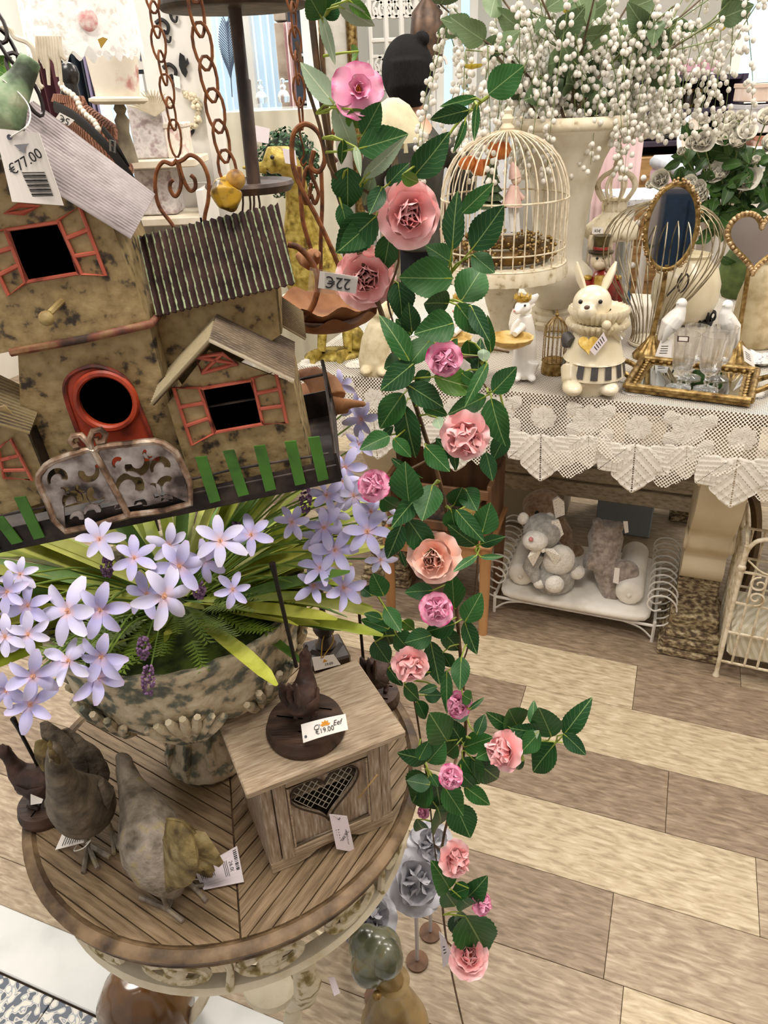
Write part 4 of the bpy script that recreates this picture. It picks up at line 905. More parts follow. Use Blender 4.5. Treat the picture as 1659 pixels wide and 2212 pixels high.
part('inside', MB(CF).box((cw_ / 2, cdp - .02, ch / 2), (cw_ - .018, .02, ch - .02)), mat('cabinet_shadow_paint', '#1b1613', .9), hc, smooth=False, L=CF)  # near-black slab with the cabinet's inner shade put into its colour
# plinth with a cut-out
pl = [(0, .016), (0, 0), (.03, 0), (.045, .003), (.055, .0095), (.062, .011), (cw_ - .062, .011), (cw_ - .055, .0095), (cw_ - .045, .003), (cw_ - .03, 0), (cw_, 0), (cw_, .016)]
FC = CF @ RX(PI / 2)
part('plinth', MB().sheet([pl], .008, FC @ Matrix.Translation((0, 0, -.001))), WASH, hc, smooth=False, L=CF)
part('top_rail', MB(CF).box((cw_ / 2, .003, ch - .014), (cw_, .008, .010), b=.001), WASH, hc, smooth=False, L=CF)
part('post', MB(CF).box((.007, .002, ch / 2), (.013, .009, ch - .012), b=.001), WASHV, hc, smooth=False, L=CF)
part('post', MB(CF).box((cw_ - .007, .002, ch / 2), (.013, .009, ch - .012), b=.001), WASHV, hc, smooth=False, L=CF)
dx0, dx1, dz0, dz1 = .0145, cw_ - .0145, .018, ch - .0205
def heart2(c, s, n=40):
    P = []
    for i in range(n):
        t = 2 * PI * i / n; P.append((c[0] + s * 16 * math.sin(t) ** 3 / 17, c[1] + s * (13 * math.cos(t) - 5 * math.cos(2 * t) - 2 * math.cos(3 * t) - math.cos(4 * t)) / 17))
    return P
hp_ = [cinv(617, 1085, -.002), cinv(1107, 885, -.002), cinv(1035, 826, -.002), cinv(893, 1229, -.002)]
hcx = (hp_[0].x + hp_[1].x) / 2; hw_ = (hp_[1].x - hp_[0].x) / 2; hz1, hz0 = hp_[2].z, hp_[3].z
dz1 = max(dz1, hz1 + .016)
hs_ = hw_; hcz = hz1 - (hz1 - hz0) * .36
def heartp(k=1.0, n=44):
    P = []
    for i in range(n):
        t = 2 * PI * i / n; x = math.sin(t) ** 3; z = (13 * math.cos(t) - 5 * math.cos(2 * t) - 2 * math.cos(3 * t) - math.cos(4 * t))
        P.append((hcx + hw_ * k * x, hcz + (hz1 - hcz) * k * z / 12 if z > 0 else hcz + (hcz - hz0) * k * z / 17))
    return P
print('heart', hw_, hz0, hz1, 'door', dx0, dx1, dz0, dz1, 'ch', ch, cw_, cdp)
dr = part('door', MB().sheet([[(dx0 + .013, dz0 + .012), (dx1 - .013, dz0 + .012), (dx1 - .013, dz1 - .012), (dx0 + .013, dz1 - .012)], heartp()], .004, FC @ Matrix.Translation((0, 0, -.001))), WASHV, hc, smooth=False, L=CF)
mb = MB(CF)
for x0, x1, z0, z1 in ((dx0, dx0 + .014, dz0, dz1), (dx1 - .014, dx1, dz0, dz1)):
    part('door_stile', MB(CF).box(((x0 + x1) / 2, -.001, (z0 + z1) / 2), (x1 - x0, .010, z1 - z0), b=.0015), WASHV, dr, smooth=False, L=CF)
for z0, z1 in ((dz0, dz0 + .013), (dz1 - .013, dz1)):
    part('door_rail', MB(CF).box(((dx0 + dx1) / 2, -.001, (z0 + z1) / 2), (dx1 - dx0 - .028, .010, z1 - z0), b=.0015), WASH, dr, smooth=False, L=CF)
part('bead', MB(CF).tube([(dx0 + .016, -.004, dz0 + .015), (dx1 - .016, -.004, dz0 + .015), (dx1 - .016, -.004, dz1 - .015), (dx0 + .016, -.004, dz1 - .015)], .0022, 6, closed=True), WASH, dr, L=CF)
part('heart_edge', MB(CF).tube([(x, -.0035, z) for x, z in heartp()], .0012, 5, closed=True), mat('cut_edge_dark', '#3a2a1c', .7), dr, L=CF)
WIREM = mat('galvanised_wire', ['#a89f8e', '#c9c1b0'], .45, metal=.2)
HP = heartp(.97)
def inside(x, z):
    c = False
    for (x0, z0), (x1, z1) in zip(HP, HP[1:] + HP[:1]):
        if (z0 > z) != (z1 > z) and x < (x1 - x0) * (z - z0) / (z1 - z0) + x0: c = not c
    return c
mb = MB(CF); w_ = .0088; hh = .0058; nn = 18
for i in range(-nn, nn):
    for j in range(-nn, nn):
        x = hcx + (i + .5 * (j % 2)) * w_; z = hcz + j * hh
        for e in (w_ / 2, -w_ / 2):
            if inside(x, z) and inside(x + e, z + hh): mb.tube([(x, .002, z), (x + e, .002, z + hh)], .0005, 4, cap=False)
part('wire_mesh', mb, WIREM, dr, kind='stuff')
part('latch_string', MB(CF).tube(cat([cinv(1110, 1075, -.006), cinv(1170, 1000, -.014), cinv(1245, 905, -.012)], 4), .0009, 5), mat('jute', ['#9a7a4a', '#b3935f'], .8), hc, L=CF)
tg, f, ex, ey, n = card('price_tag', [CF @ cinv(900, 1190, -.012), CF @ cinv(1028, 1205, -.012), CF @ cinv(1085, 1465, -.016), CF @ cinv(952, 1440, -.016)], None, hc, PAPER2)
text_on(tg, f, ex, ey, '25.00', .62, .55, .0062, rot=-PI / 2); bars(tg, f, .70, .86, .38, .80, 14, lines=True, name='barcode'); bars(tg, f, .30, .42, .40, .78, 5, lines=True, name='small_print'); bars(tg, f, .18, .26, .42, .7, 4, lines=True, name='small_print')
part('eyelet', MB(frame(f(.5, .09), ex, -ey)).lathe([(0, 0), (.0012, .0002), (.0015, .0002)], 12), MATS['eyelet_dark'], tg)
part('tag_string', MB().tube(cat([f(.5, .09), f(.2, .0), CF @ cinv(905, 1205, -.004)], 3), .0004, 5), MATS['white_string'], tg)
# ---- brown hen figures on discs, each with a rod (paper holders)
HENM = mat('dark_brown_resin', ['#241510', '#3a251c', '#4d3429'], .65, scale=40, bump=.5, bscale=90, detail=7)
HEND = mat('dark_brown_disc', ['#26170f', '#3c281d', '#4b3527'], .6, scale=18, stretch=(1, 6, 1), bump=.5, bscale=30, detail=7)
BLKR = mat('black_rod', '#1b1310', .5, metal=.3)
def hen_holder(label, c, R, yaw, s, rod_top, tail_up=True, group='hen paper holders', cracked=True, rod_from=None):
    """c: centre of the disc on its surface; yaw: the way the hen faces"""
    t = thing('hen_holder', label, 'figurine', c, group); M = T(c, yaw)
    disc = part('disc', MB(M).lathe([(0, 0), (R * .97, 0), (R, .004), (R, .008), (R * .95, .011), (R * .955, .014), (R * .93, .018), (0, .019)], 44), HEND, t)
    for k in range(3):
        x = R * (-.45 + .42 * k); ln = math.sqrt(R * R - x * x) * .86
        part('crack', MB(M).box((x, ln * (.45 if k % 2 else -.35), .019), (.0007, ln * .8, .0012)), BLACKIN, disc, smooth=False)
    z0 = .019
    def P(x, z, y=0): return M @ Vec((x * s, y * s, z0 + z * s))
    mb = MB().tube([P(-.042, .085), P(-.030, .062), P(-.012, .045), P(.012, .046), (P(.024, .06)), P(.028, .078), P(.031, .092)], [.007 * s, .018 * s, .026 * s, .024 * s, .016 * s, .010 * s, .009 * s], 14)
    mb.ball(P(.034, .098), .0105 * s, 12, 8).tube([P(.04, .096), P(.053, .094)], [.005 * s, .0008 * s], 8)
    for k in range(4): mb.ball(P(.026 + .006 * k, .109 + .002 * math.sin(k * 2)), (.0035 * s, .0028 * s, .006 * s), 8, 6)
    mb.ball(P(.042, .084), (.004 * s, .003 * s, .006 * s), 8, 6)
    for sy in (1, -1):
        mb.tube([P(.002, .024, sy * .012), P(.004, .004, sy * .014)], .005 * s, 8); mb.tube([P(-.006, .002, sy * .014), P(.016, .003, sy * .015)], [.005 * s, .003 * s], 8)
    body = part('hen', mb, HENM, t); remesh(body, .0017 * max(1, s), 2)
    for sy in (-1, 0, 1): part('tail_feather', MB().tube([P(-.034, .07, sy * .006), P(-.048, .098, sy * .010), P(-.050, .118, sy * .013)], [.012 * s, .011 * s, .003 * s], 8, flat=.45), HENM, body)
    for sy in (-1, 1): part('wing', MB().tube([P(.014, .052, sy * .022), P(-.012, .045, sy * .026), P(-.034, .058, sy * .016)], [.006 * s, .014 * s, .003 * s], 8, flat=.4), HENM, body)
    rb = rod_from or P(-.005, .07)
    part('rod', MB().tube([rb, rod_top + (rb - rod_top).normalized() * .02, rod_top], [.0022, .0022, .0034], 8), BLKR, t)
    return t, P
topz = A0.z + ch + .0006
hcn = G(662, 1578, topz); hR = (G(748, 1575, topz) - G(578, 1575, topz)).length / 2
rb = Yp(632, 1412, hcn.y + .005)
t, P = hen_holder('brown hen figure with a tall rod standing on the heart cabinet lid', hcn, hR, math.radians(78), .70, Yp(588, 1217, hcn.y - .01), rod_from=Yp(640, 1440, hcn.y + .0))
tg, f, ex, ey, n = card('price_tag', [Yp(650, 1565, hcn.y - .028), Yp(746, 1542, hcn.y - .028), Yp(752, 1576, hcn.y - .040), Yp(655, 1605, hcn.y - .044)], None, t, PAPER, bulge=-.003)
text_on(tg, f, ex, ey, '€19.00', .52, .68, .0072); text_on(tg, f, ex, ey, 'Cl', .34, .42, .0075, shear=.3); text_on(tg, f, ex, ey, 'Eef', .80, .42, .0075, shear=.3)
ORG = mat('logo_orange', '#d6901f', .6); xe = ex.normalized(); ye = -ey.normalized()
mb = MB()
for k in range(5):
    a = PI * (.08 + .21 * k); d = xe * math.cos(a) + ye * math.sin(a); e = xe * -math.sin(a) + ye * math.cos(a); b0 = f(.55, .42) + n * -.0002
    mb.polyslab([b0, b0 + d * .0035 + e * .0014, b0 + d * .0058, b0 + d * .0035 - e * .0014], n * .0001)
part('logo_flower', mb, ORG, tg, smooth=False)
part('eyelet', MB(frame(f(.08, .72), ex, -ey)).lathe([(0, 0), (.0012, .0002), (.0015, .0002)], 12), MATS['eyelet_dark'], tg)
lc = G(100, 1752, TZT); hR = (G(152, 1750, TZT) - G(45, 1750, TZT)).length / 2
t, P = hen_holder('brown rooster figure with a rod on a disc at the left table rim', lc, hR, math.radians(165), .82, Yp(28, 1552, lc.y + .0), rod_from=Yp(92, 1672, lc.y + .01))
card('price_tag', [Yp(66, 1716, lc.y - .05), Yp(93, 1727, lc.y - .05), Yp(90, 1735, lc.y - .052), Yp(66, 1739, lc.y - .052)], None, t)
rc_ = G(818, 1512, TZT); hR = (G(862, 1515, TZT) - G(770, 1515, TZT)).length / 2
t, P = hen_holder('brown hen figure with a rod behind the heart cabinet', rc_, hR, math.radians(75), .8, Yp(774, 1300, rc_.y), rod_from=Yp(787, 1452, rc_.y))
tg, f, ex, ey, n = card('price_tag', [Yp(818, 1450, rc_.y - .02), Yp(846, 1466, rc_.y - .02), Yp(852, 1478, rc_.y - .02), Yp(816, 1470, rc_.y - .02)], None, t)
bars(tg, f, .15, .8, .2, .9, 4, lines=True, name='small_print')
# square based pole
sb = G(706, 1418, TZT); DKW = mat('espresso_wood', ['#150e0b', '#2a1d17', '#38281f'], .4, scale=20, coat=.2)
t = thing('paper_roll_stand', 'dark square based turned stand behind the heart cabinet', 'stand', sb); M = T(sb, math.radians(20))
part('foot', MB(M).box((0, 0, .008), (.062, .062, .016), b=.003).lathe([(0, .016), (.03, .016), (.022, .022), (.0, .022)], 4, rip=None), DKW, t, smooth=False)
part('turning', MB(M).lathe([(0, .02), (.014, .02), (.017, .026), (.012, .034), (.009, .042), (.015, .05), (.018, .058), (.015, .067), (.007, .072), (.0045, .076), (.0045, .20), (0, .20)], 20), DKW, t)
tg, f, ex, ey, n = card('price_tag', [M @ Vec((-.03, -.028, .030)), M @ Vec((.004, -.030, .026)), M @ Vec((.012, -.036, .008)), M @ Vec((-.03, -.036, .010))], None, t)
text_on(tg, f, ex, ey, '19.00', .6, .7, .006); part('logo_flower', MB().polyslab([f(.4, .5), f(.6, .45), f(.5, .25)], n * .0001), ORG, tg, smooth=False)
part('gold_cord', MB().tube(cat([f(.4, .1), M @ Vec((-.008, -.018, .05)), M @ Vec((.004, -.012, .062)), M @ Vec((.008, -.02, .045)), f(.45, .12)], 4), .0009, 5), mat('gold_cord', ['#8a6a1e', '#c39a3c'], .4, metal=.4), tg)
# ---- zinc garden birds
ZINC = mat('weathered_zinc', ['#564c40', '#7b7062', '#93887a', '#9c8d66'], .6, metal=.2, scale=55, pos=[.3, .43, .56, .7], bump=.7, bscale=110, detail=8)
OCHR = mat('ochre_patina', ['#4a3b20', '#6f5e36', '#877548', '#958660'], .65, metal=.15, scale=45, bump=.7, bscale=110, detail=8)
def leg(mbx, hip, foot, toes, r, par):
    lg = part('leg', MB().tube([hip, foot], r, 8), ZINC, par)
    for tp in toes: part('toe', MB().tube([foot, tp], [r, r * .9], 7), ZINC, lg)
# right-hand bird
fy_ = G(372, 1952, TZT)
zb = thing('zinc_bird', 'grey zinc bird with ochre wings and fanned tail at the table front', 'figurine', fy_, 'zinc garden birds')
by = fy_.y
q = lambda px, py, dy=0: Yp(px, py, by + dy)
mb = MB().tube([q(262, 1637, .105), q(270, 1660, .10), q(280, 1690, .088), q(300, 1735, .066), q(318, 1785, .045), q(335, 1835, .025), q(355, 1880, .01), q(372, 1910, .0), q(385, 1935, -.005)], [.006, .0115, .014, .022, .0335, .0375, .031, .020, .006], 18)
mb.tube([q(252, 1632, .108), q(268, 1640, .104), q(282, 1648, .10)], [.005, .008, .006], 8)
body = part('body', mb, ZINC, zb); remesh(body, .0026, 4)
for k, (a, b, c, w0, m) in enumerate((((360, 1775, -.015), (390, 1840, -.03), (360, 1925, -.035), .030, OCHR), ((352, 1770, .04), (405, 1840, .035), (455, 1905, .03), .018, OCHR))):
    part('wing', MB().tube(cat([q(*a), q((a[0] + b[0]) / 2 + 6, (a[1] + b[1]) / 2 - 8, a[2] - .006), q(*b), q((b[0] + c[0]) / 2 + 4, (b[1] + c[1]) / 2, b[2]), q(*c)], 3), [.004, .014, .022, .026, .028, .029, .029, .027, .024, .02, .014, .008, .003], 12, flat=.32), m, body)
for k, (x, y) in enumerate(((478, 1868), (458, 1885), (436, 1880), (470, 1850))):
    part('tail_feather', MB().tube([q(372, 1800, .03), q((372 + x) / 2 + 12, (1800 + y) / 2 - 4, .02), q(x, y, .012)], [.008, .013, .004], 8, flat=.3, up0=CAMROT @ Vec((.7, -.7, 0))), OCHR, body)
f1, f2 = q(362, 1968, -.002), q(440, 1912, .045); f1 = G(362, 1963, TZT + .003); f2 = G(418, 1915, TZT + .003)
leg(None, q(345, 1915, 0), f1, [G(302, 1938, TZT + .003), G(395, 1990, TZT + .003), G(372, 1938, TZT + .003)], .0029, zb)
leg(None, q(392, 1895, .01), f2, [G(446, 1946, TZT + .003), G(440, 1912, TZT + .003)], .0029, zb)
tg, f, ex, ey, n = card('price_tag', [G(512, 1827, TZT + .012), G(527, 1905, TZT + .004), G(440, 1922, TZT + .004), G(420, 1880, TZT + .010)], None, zb, PAPER2, bulge=.006)
text_on(tg, f, ex, ey, '26.00', .42, .22, .0062, rot=0); bars(tg, f, .06, .6, .04, .12, 12, name='barcode'); bars(tg, f, .05, .55, .62, .95, 9, lines=True, name='small_print'); bars(tg, f, .2, .75, .3, .42, 3, lines=True, name='small_print')
part('tag_string', MB().tube(cat([f(.4, .95), q(410, 1900, .01), q(392, 1905, 0)], 3), .0005, 5), MATS['white_string'], tg)
# left-hand bird, facing us, tail up behind
fy_ = G(200, 1850, TZT); by = fy_.y
za = thing('zinc_bird', 'dark zinc rooster facing the front with a scalloped tail raised behind', 'figurine', fy_, 'zinc garden birds')
mb = MB().tube([q(118, 1622, -.04), q(122, 1650, -.038), q(136, 1690, -.028), q(160, 1728, -.012), q(182, 1742, .01), q(190, 1730, .035), q(185, 1700, .05)], [.008, .0115, .017, .030, .036, .030, .012], 18)
mb.tube([q(110, 1608, -.042), q(116, 1615, -.04), q(128, 1624, -.038)], [.004, .007, .005], 8).tube([q(112, 1640, -.05), q(106, 1650, -.062)], [.004, .001], 8)
body = part('body', mb, mat('dark_zinc', ['#40382e', '#5f5548', '#75695a', '#8a7e6c'], .6, metal=.25, scale=50, pos=[.3, .43, .56, .7], bump=.7, bscale=110, detail=8), za); remesh(body, .0026, 4)
part('comb', MB().tube([q(105, 1604, -.042), q(112, 1612, -.042), q(122, 1628, -.04), q(134, 1640, -.036)], [.003, .005, .006, .003], 8, flat=.5), OCHR, body)
for k, (x, y) in enumerate(((108, 1632), (116, 1640))): part('wattle', MB().ball(q(x + 6, y, -.05), (.004, .003, .008), 8, 6), OCHR, body)
for k, (a, b, c) in enumerate((((178, 1690, .05), (150, 1640, .06), (95, 1560, .055)), ((190, 1700, .055), (175, 1640, .065), (140, 1575, .065)), ((200, 1705, .06), (195, 1650, .068), (175, 1600, .068)), ((170, 1700, .05), (125, 1660, .055), (85, 1600, .05)), ((205, 1715, .055), (205, 1670, .066), (196, 1630, .066)))):
    part('tail_feather', MB().tube(cat([q(*a), q(*b), q(*c)], 4), [.008, .011, .015, .017, .018, .017, .016, .012, .005], 10, flat=.3, up0=CAMROT @ Vec((1, -.3, 0))), OCHR if k == 3 else MATS['dark_zinc'], body)
for k, (x0, y0, x1, y1, dy) in enumerate(((218, 1690, 235, 1742, 0), (118, 1700, 116, 1752, -.01))):
    part('wing', MB().tube([q(x0, y0, dy), q((x0 + x1) / 2 + (6 if k == 0 else -6), (y0 + y1) / 2, dy), q(x1, y1, dy)], [.006, .013, .004], 10, flat=.5), MATS['dark_zinc'], body)
f1 = G(190, 1826, TZT + .003); f2 = G(243, 1800, TZT + .003)
leg(None, q(175, 1772, -.0), f1, [G(180, 1885, TZT + .003), G(211, 1876, TZT + .003), G(238, 1852, TZT + .003)], .0033, za)
leg(None, q(224, 1752, .02), f2, [G(246, 1845, TZT + .003), G(258, 1835, TZT + .003)], .003, za)
tg, f, ex, ey, n = card('price_tag', [G(205, 1776, TZT + .03), G(190, 1818, TZT + .012), G(119, 1836, TZT + .006), G(140, 1788, TZT + .022)], None, za, PAPER, bulge=.0)
bars(tg, f, .1, .95, .12, .88, 10, lines=True, name='small_print')
part('tag_string', MB().tube(cat([q(166, 1826, -.02), q(160, 1838, -.03), q(180, 1832, -.04), q(196, 1815, -.03), q(186, 1822, -.01)], 4), .0006, 5), MATS['white_string'], za)
# boards standing on the floor behind the round table
t = solo('wooden_crate', MB().box((0, 0, .26), (.17, .30, .52), b=.004), mat('crate_brown', ['#6c5338', '#876a48', '#9a7d58'], .7, scale=10, stretch=(6, 6, 1), bump=.2), 'plain brown wooden crate standing behind the round table', 'crate', smooth=False); t.location = Vec((-.42, 1.14, .002)); t.rotation_euler.z = -.3
cb = solo('cutout_board', MB().sheet([[(-.05, 0), (.05, 0), (.05, .25), (.046, .27), (.05, .30), (.043, .32), (.046, .35), (.038, .37), (.04, .40), (.03, .42), (.032, .45), (.02, .47), (.022, .50), (0, .53), (-.05, .53)]], .012, RX(PI / 2)), mat('cream_board', ['#c8bba3', '#dccfb8'], .7, scale=10), 'cream board with a scalloped cut edge behind the dark zinc rooster', 'board', smooth=False); cb.location = Vec((-.485, .955, .004)); cb.rotation_euler = (0, 0, -.15)
# ================================================================ ROSE GARLAND
def gy(py):                                           # distance of the hanging vine for a pixel row
    K = [(-60, .70), (300, .70), (600, .735), (900, .70), (1250, .655), (1700, .625), (2212, .66)]
    for (a, ya), (b, yb) in zip(K, K[1:]):
        if py <= b: return ya + (yb - ya) * (py - a) / (b - a)
    return .66
def gp(px, py, dy=0): return Yp(px, py, gy(py) + dy)
ga = thing('rose_garland', 'hanging artificial garland of pink and magenta roses with dark green leaves', 'garland', gp(1000, 2200))
def leaf_mat(name, dark, lite, vein, rough=.5):
    m = bpy.data.materials.new(name); MATS[name] = m; m.use_nodes = True; N = m.node_tree.nodes; L = m.node_tree.links; b = N['Principled BSDF']; b.inputs['Roughness'].default_value = rough; b.inputs['Specular IOR Level'].default_value = .35
    tc = N.new('ShaderNodeTexCoord'); sp = N.new('ShaderNodeSeparateXYZ'); L.new(tc.outputs['Object'], sp.inputs[0])
    def mth(op, a, c=0.0):
        n = N.new('ShaderNodeMath'); n.operation = op
        for i, v in enumerate((a, c)):
            if isinstance(v, (int, float)): n.inputs[i].default_value = v
            else: L.new(v, n.inputs[i])
        return n.outputs[0]
    ay = mth('ABSOLUTE', sp.outputs[1]); nz = N.new('ShaderNodeTexNoise'); nz.inputs['Scale'].default_value = 3; L.new(tc.outputs['Object'], nz.inputs[0])
    s = mth('SUBTRACT', mth('MULTIPLY', sp.outputs[0], 48), mth('MULTIPLY', ay, 62)); s = mth('ADD', s, mth('MULTIPLY', nz.outputs[0], 9))
    v1 = mth('GREATER_THAN', mth('SINE', s), .955); v2 = mth('LESS_THAN', ay, .009); v = mth('MAXIMUM', mth('MULTIPLY', v1, .3), v2)
    oi = N.new('ShaderNodeObjectInfo'); mx = N.new('ShaderNodeMix'); mx.data_type = 'RGBA'; mx.inputs[6].default_value = hx(dark); mx.inputs[7].default_value = hx(lite)
    L.new(mth('ADD', mth('MULTIPLY', oi.outputs['Random'], .75), mth('MULTIPLY', nz.outputs[0], .35)), mx.inputs[0])
    m2 = N.new('ShaderNodeMix'); m2.data_type = 'RGBA'; m2.inputs[7].default_value = hx(vein); L.new(v, m2.inputs[0]); L.new(mx.outputs[2], m2.inputs[6]); L.new(m2.outputs[2], b.inputs['Base Color'])
    bp = N.new('ShaderNodeBump'); bp.inputs['Strength'].default_value = .35; bp.inputs['Distance'].default_value = .03; L.new(mth('SUBTRACT', 1, v), bp.inputs['Height']); L.new(bp.outputs[0], b.inputs['Normal']); return m
LEAFG = leaf_mat('rose_leaf', '#0f3a1e', '#2c6326', '#7d9a5e'); LEAFP = leaf_mat('rose_leaf_underside', '#7f977d', '#a3b394', '#b7c2a2', .7); LEAFL = leaf_mat('rose_leaf_bright', '#3d6a20', '#5d8a2c', '#a4b878')
def leaf_mesh(m, fold, bend, w):                      # length 1 along x; toothed edge
    rows = 27; mb = MB(); vs = []; fs = []
    for i in range(rows):
        x = i / (rows - 1); h = w * .5 * (math.sin(PI * x ** .78)) ** .85
        if i % 2 and 0 < i < rows - 2: h *= 1.045
        else: h *= .985
        z = -bend * (x - .1) ** 2
        for t in (-1, -.5, 0, .5, 1): vs.append((x, h * t, z + fold * abs(t) * h - .10 * h * t * t * math.sin(x * 9)))
    for i in range(rows - 1):
        for k in range(4): a = i * 5 + k; fs.append((a, a + 1, a + 6, a + 5))
    return mesh('leaf', mb.add(vs, fs), m, angle=70)
LM = {}
def leafm(m, w):
    w = min((.25, .4, .55, .7), key=lambda q: abs(q - w)); k = (m.name, w)
    if k not in LM: LM[k] = [leaf_mesh(m, f, b, w) for f, b in ((.15, .12), (.35, .28), (.05, .02), (.25, -.15))]
    return LM[k]
STB = mat('vine_brown', ['#3b2a1c', '#5a4128', '#6b4f30'], .6, scale=60, bump=.3); STG = mat('vine_green', ['#7f8f2a', '#9fae45'], .55, scale=30)
MAIN = [[(668, -30), (676, 60), (690, 180), (706, 280), (726, 400), (760, 500), (822, 670), (838, 720), (862, 790), (892, 860), (918, 940), (950, 1040), (972, 1150), (980, 1250), (990, 1360), (1000, 1480), (1006, 1560), (1000, 1640), (985, 1720), (962, 1790), (952, 1870), (958, 1980), (972, 2080), (986, 2150), (1003, 2225)],
        [(700, 40), (694, 100), (704, 200), (716, 320), (735, 410)], [(640, 90), (662, 180), (690, 270), (722, 380), (800, 420), (862, 540), (838, 640), (850, 700)],
        [(1030, 1100), (1032, 1200), (1028, 1260), (1018, 1340), (1010, 1400), (998, 1440), (1000, 1500)], [(800, 1265), (828, 1305), (850, 1350), (880, 1450), (896, 1520), (912, 1620), (925, 1700), (935, 1800), (948, 1900), (960, 2000)],
        [(1000, 1590), (1040, 1600), (1100, 1600), (1160, 1600), (1215, 1604)], [(1055, 208), (1020, 235), (985, 270), (965, 300), (940, 345)], [(950, 670), (958, 640), (965, 600)], [(1100, 760), (1060, 755), (1040, 770), (1045, 830), (1080, 850), (1090, 830)]]
MR = [.0030, .0022, .0018, .0014, .0016, .0016, .0016, .0016, .0014]
STEMPTS = []
for i, (P, r) in enumerate(zip(MAIN, MR)):
    pts = cat([gp(x, y, .022 if i < 2 else .012) for x, y in P], 4); STEMPTS += pts
    part('stem', MB().tube(pts, [r, r * .55], 7), STB if i not in (5, 6) else STG, ga)
c2 = lambda x, y: (400 + .3375 * x, .3375 * y); c3 = lambda x, y: (900 + .4575 * x, .4575 * y); c5 = lambda x, y: (640 + .3375 * x, 500 + .3375 * y)
c8 = lambda x, y: (780 + .3134 * x, 1050 + .3134 * y); c7 = lambda x, y: (560 + .3375 * x, 1750 + .3375 * y); c0 = lambda x, y: (x, y)
LV = [(c5, '''990 300 675 300 220;1060 440 1200 215 200;1130 150 1265 260 130;650 330 690 555 150;600 20 560 235 120;490 -60 275 115 170;990 200 840 90 120;1000 105 1020 -240 150;1132 105 1330 -160 190;1030 470 1175 660 130;1120 480 1225 690 110;720 820 560 540 150;740 640 720 465 100;735 660 640 560 90;970 460 805 450 110;1000 590 795 640 150;860 690 725 840 130;745 850 550 1010 150;725 990 940 1120 150;890 930 1135 1010 150 b;680 1045 525 1260 130;690 1120 750 1455 160;815 1120 965 1170 80;1205 1060 970 1175 110;1160 920 1180 690 100;1262 1025 1415 870 110;1250 1080 1315 1370 160;1340 1300 1260 1460 110;1215 1420 1260 1580 100;590 1310 425 1375 90;555 1310 620 1250 50;625 1330 735 1440 80;830 1380 975 1530 110;1005 1390 1025 1520 45;615 1455 790 1590 70;720 1719 690 1500 170;1000 1440 890 1330 90;1245 770 1225 545 30;1200 830 1200 735 50 p;1220 850 1080 1110 60;850 900 760 980 80;660 830 580 870 80;985 740 1035 690 60;1060 910 1160 980 70;900 1190 920 1260 40 p;1100 700 1120 850 90'''),
      (c2, '''870 110 790 -30 110;890 110 985 -10 100;990 40 1205 165 85 p;1050 0 1190 120 75 b;870 100 965 400 50 p;950 660 755 430 115 p;965 680 1085 990 120 p;1090 940 1120 1095 50 p;1120 950 1415 865 190;1140 860 1255 650 130;1070 700 1130 830 90 b;1470 1120 1680 880 190;1040 1080 1040 1330 165;1215 1390 990 1590 150;1200 1120 1130 1320 100 p;1150 1130 1390 930 60 p;1260 1200 1180 1370 90;1300 1180 1410 1050 90;1000 1310 1050 1500 110;1010 900 1000 1050 40;1110 330 1040 360 40 b;1390 1120 1500 1180 60 b'''),
      (c3, '''345 440 500 315 150;280 462 115 500 45;240 520 70 565 60;285 495 265 660 50;230 570 190 710 40;220 1000 350 875 60'''),
      (c8, '''490 0 430 240 160;400 60 200 280 130;640 130 700 0 130;720 20 790 155 110;150 80 260 170 110;835 325 890 115 140;620 165 650 300 90;660 170 840 380 100;785 405 615 290 90;825 400 975 350 70;825 490 970 490 45;795 480 640 585 60;330 240 490 465 170;275 275 185 510 100;270 450 310 570 30;155 750 75 590 95;75 755 0 690 80;490 720 305 730 90;640 840 630 620 130;720 930 820 755 100;715 940 780 1135 80;640 950 470 1000 110;560 1000 690 1140 90;140 920 25 880 60;185 985 0 910 90;150 940 200 1130 100;95 1075 190 1215 110;170 840 270 1000 100;290 930 365 990 60 b;240 1020 310 1110 90;480 1030 305 1080 130;480 1080 540 1360 110;560 1150 615 1230 90;690 1185 680 1400 105;480 1280 390 1220 80;190 1255 285 1385 60;300 1375 400 1475 60;520 1380 400 1420 60;440 1440 555 1440 100;385 1485 460 1610 80;590 1280 590 1560 85;590 1755 480 1575 110;745 1540 845 1465 40;800 1710 850 1580 70;700 1770 600 1610 80;700 1440 770 1480 40;1035 1670 875 1575 80;1080 1655 1000 1520 110;1180 1640 1190 1480 70;1310 1720 1220 1500 130;1405 1705 1565 1495 110;1400 1710 1545 1840 120;1330 1785 1170 1970 140;1225 1700 1100 1840 130;1220 1690 1040 1870 50 p;1220 1690 1065 1690 90;715 1800 885 1730 110;900 1810 820 1870 70;450 1885 275 1850 70;460 1900 570 1780 120;660 1780 585 1850 60;700 1880 820 2060 150;770 1880 985 2060 130;470 2060 320 2030 130;1110 1850 1065 1990 45;480 1990 530 2070 70;640 1600 740 1560 70;690 1980 780 2090 80;500 620 560 560 60'''),
      (c0, '''925 1680 885 1735 45;940 1680 955 1760 45;1005 1700 1057 1738 30;985 1740 1015 1808 48;945 1745 965 1800 36;960 1700 1000 1760 40;905 1640 925 1600 30'''),
      (c7, '''1215 500 1150 375 70;1340 500 1225 540 80;1330 560 1435 470 70;1190 520 1265 640 50;1260 680 1300 840 90;1320 680 1430 855 110;1290 560 1365 650 70;1290 650 1320 830 30 p;1010 60 1070 180 40''')]
rr = random.Random(21); k = 0; FWD = CAMROT @ Vec((0, 0, 1)); twig = MB(); petioles = []
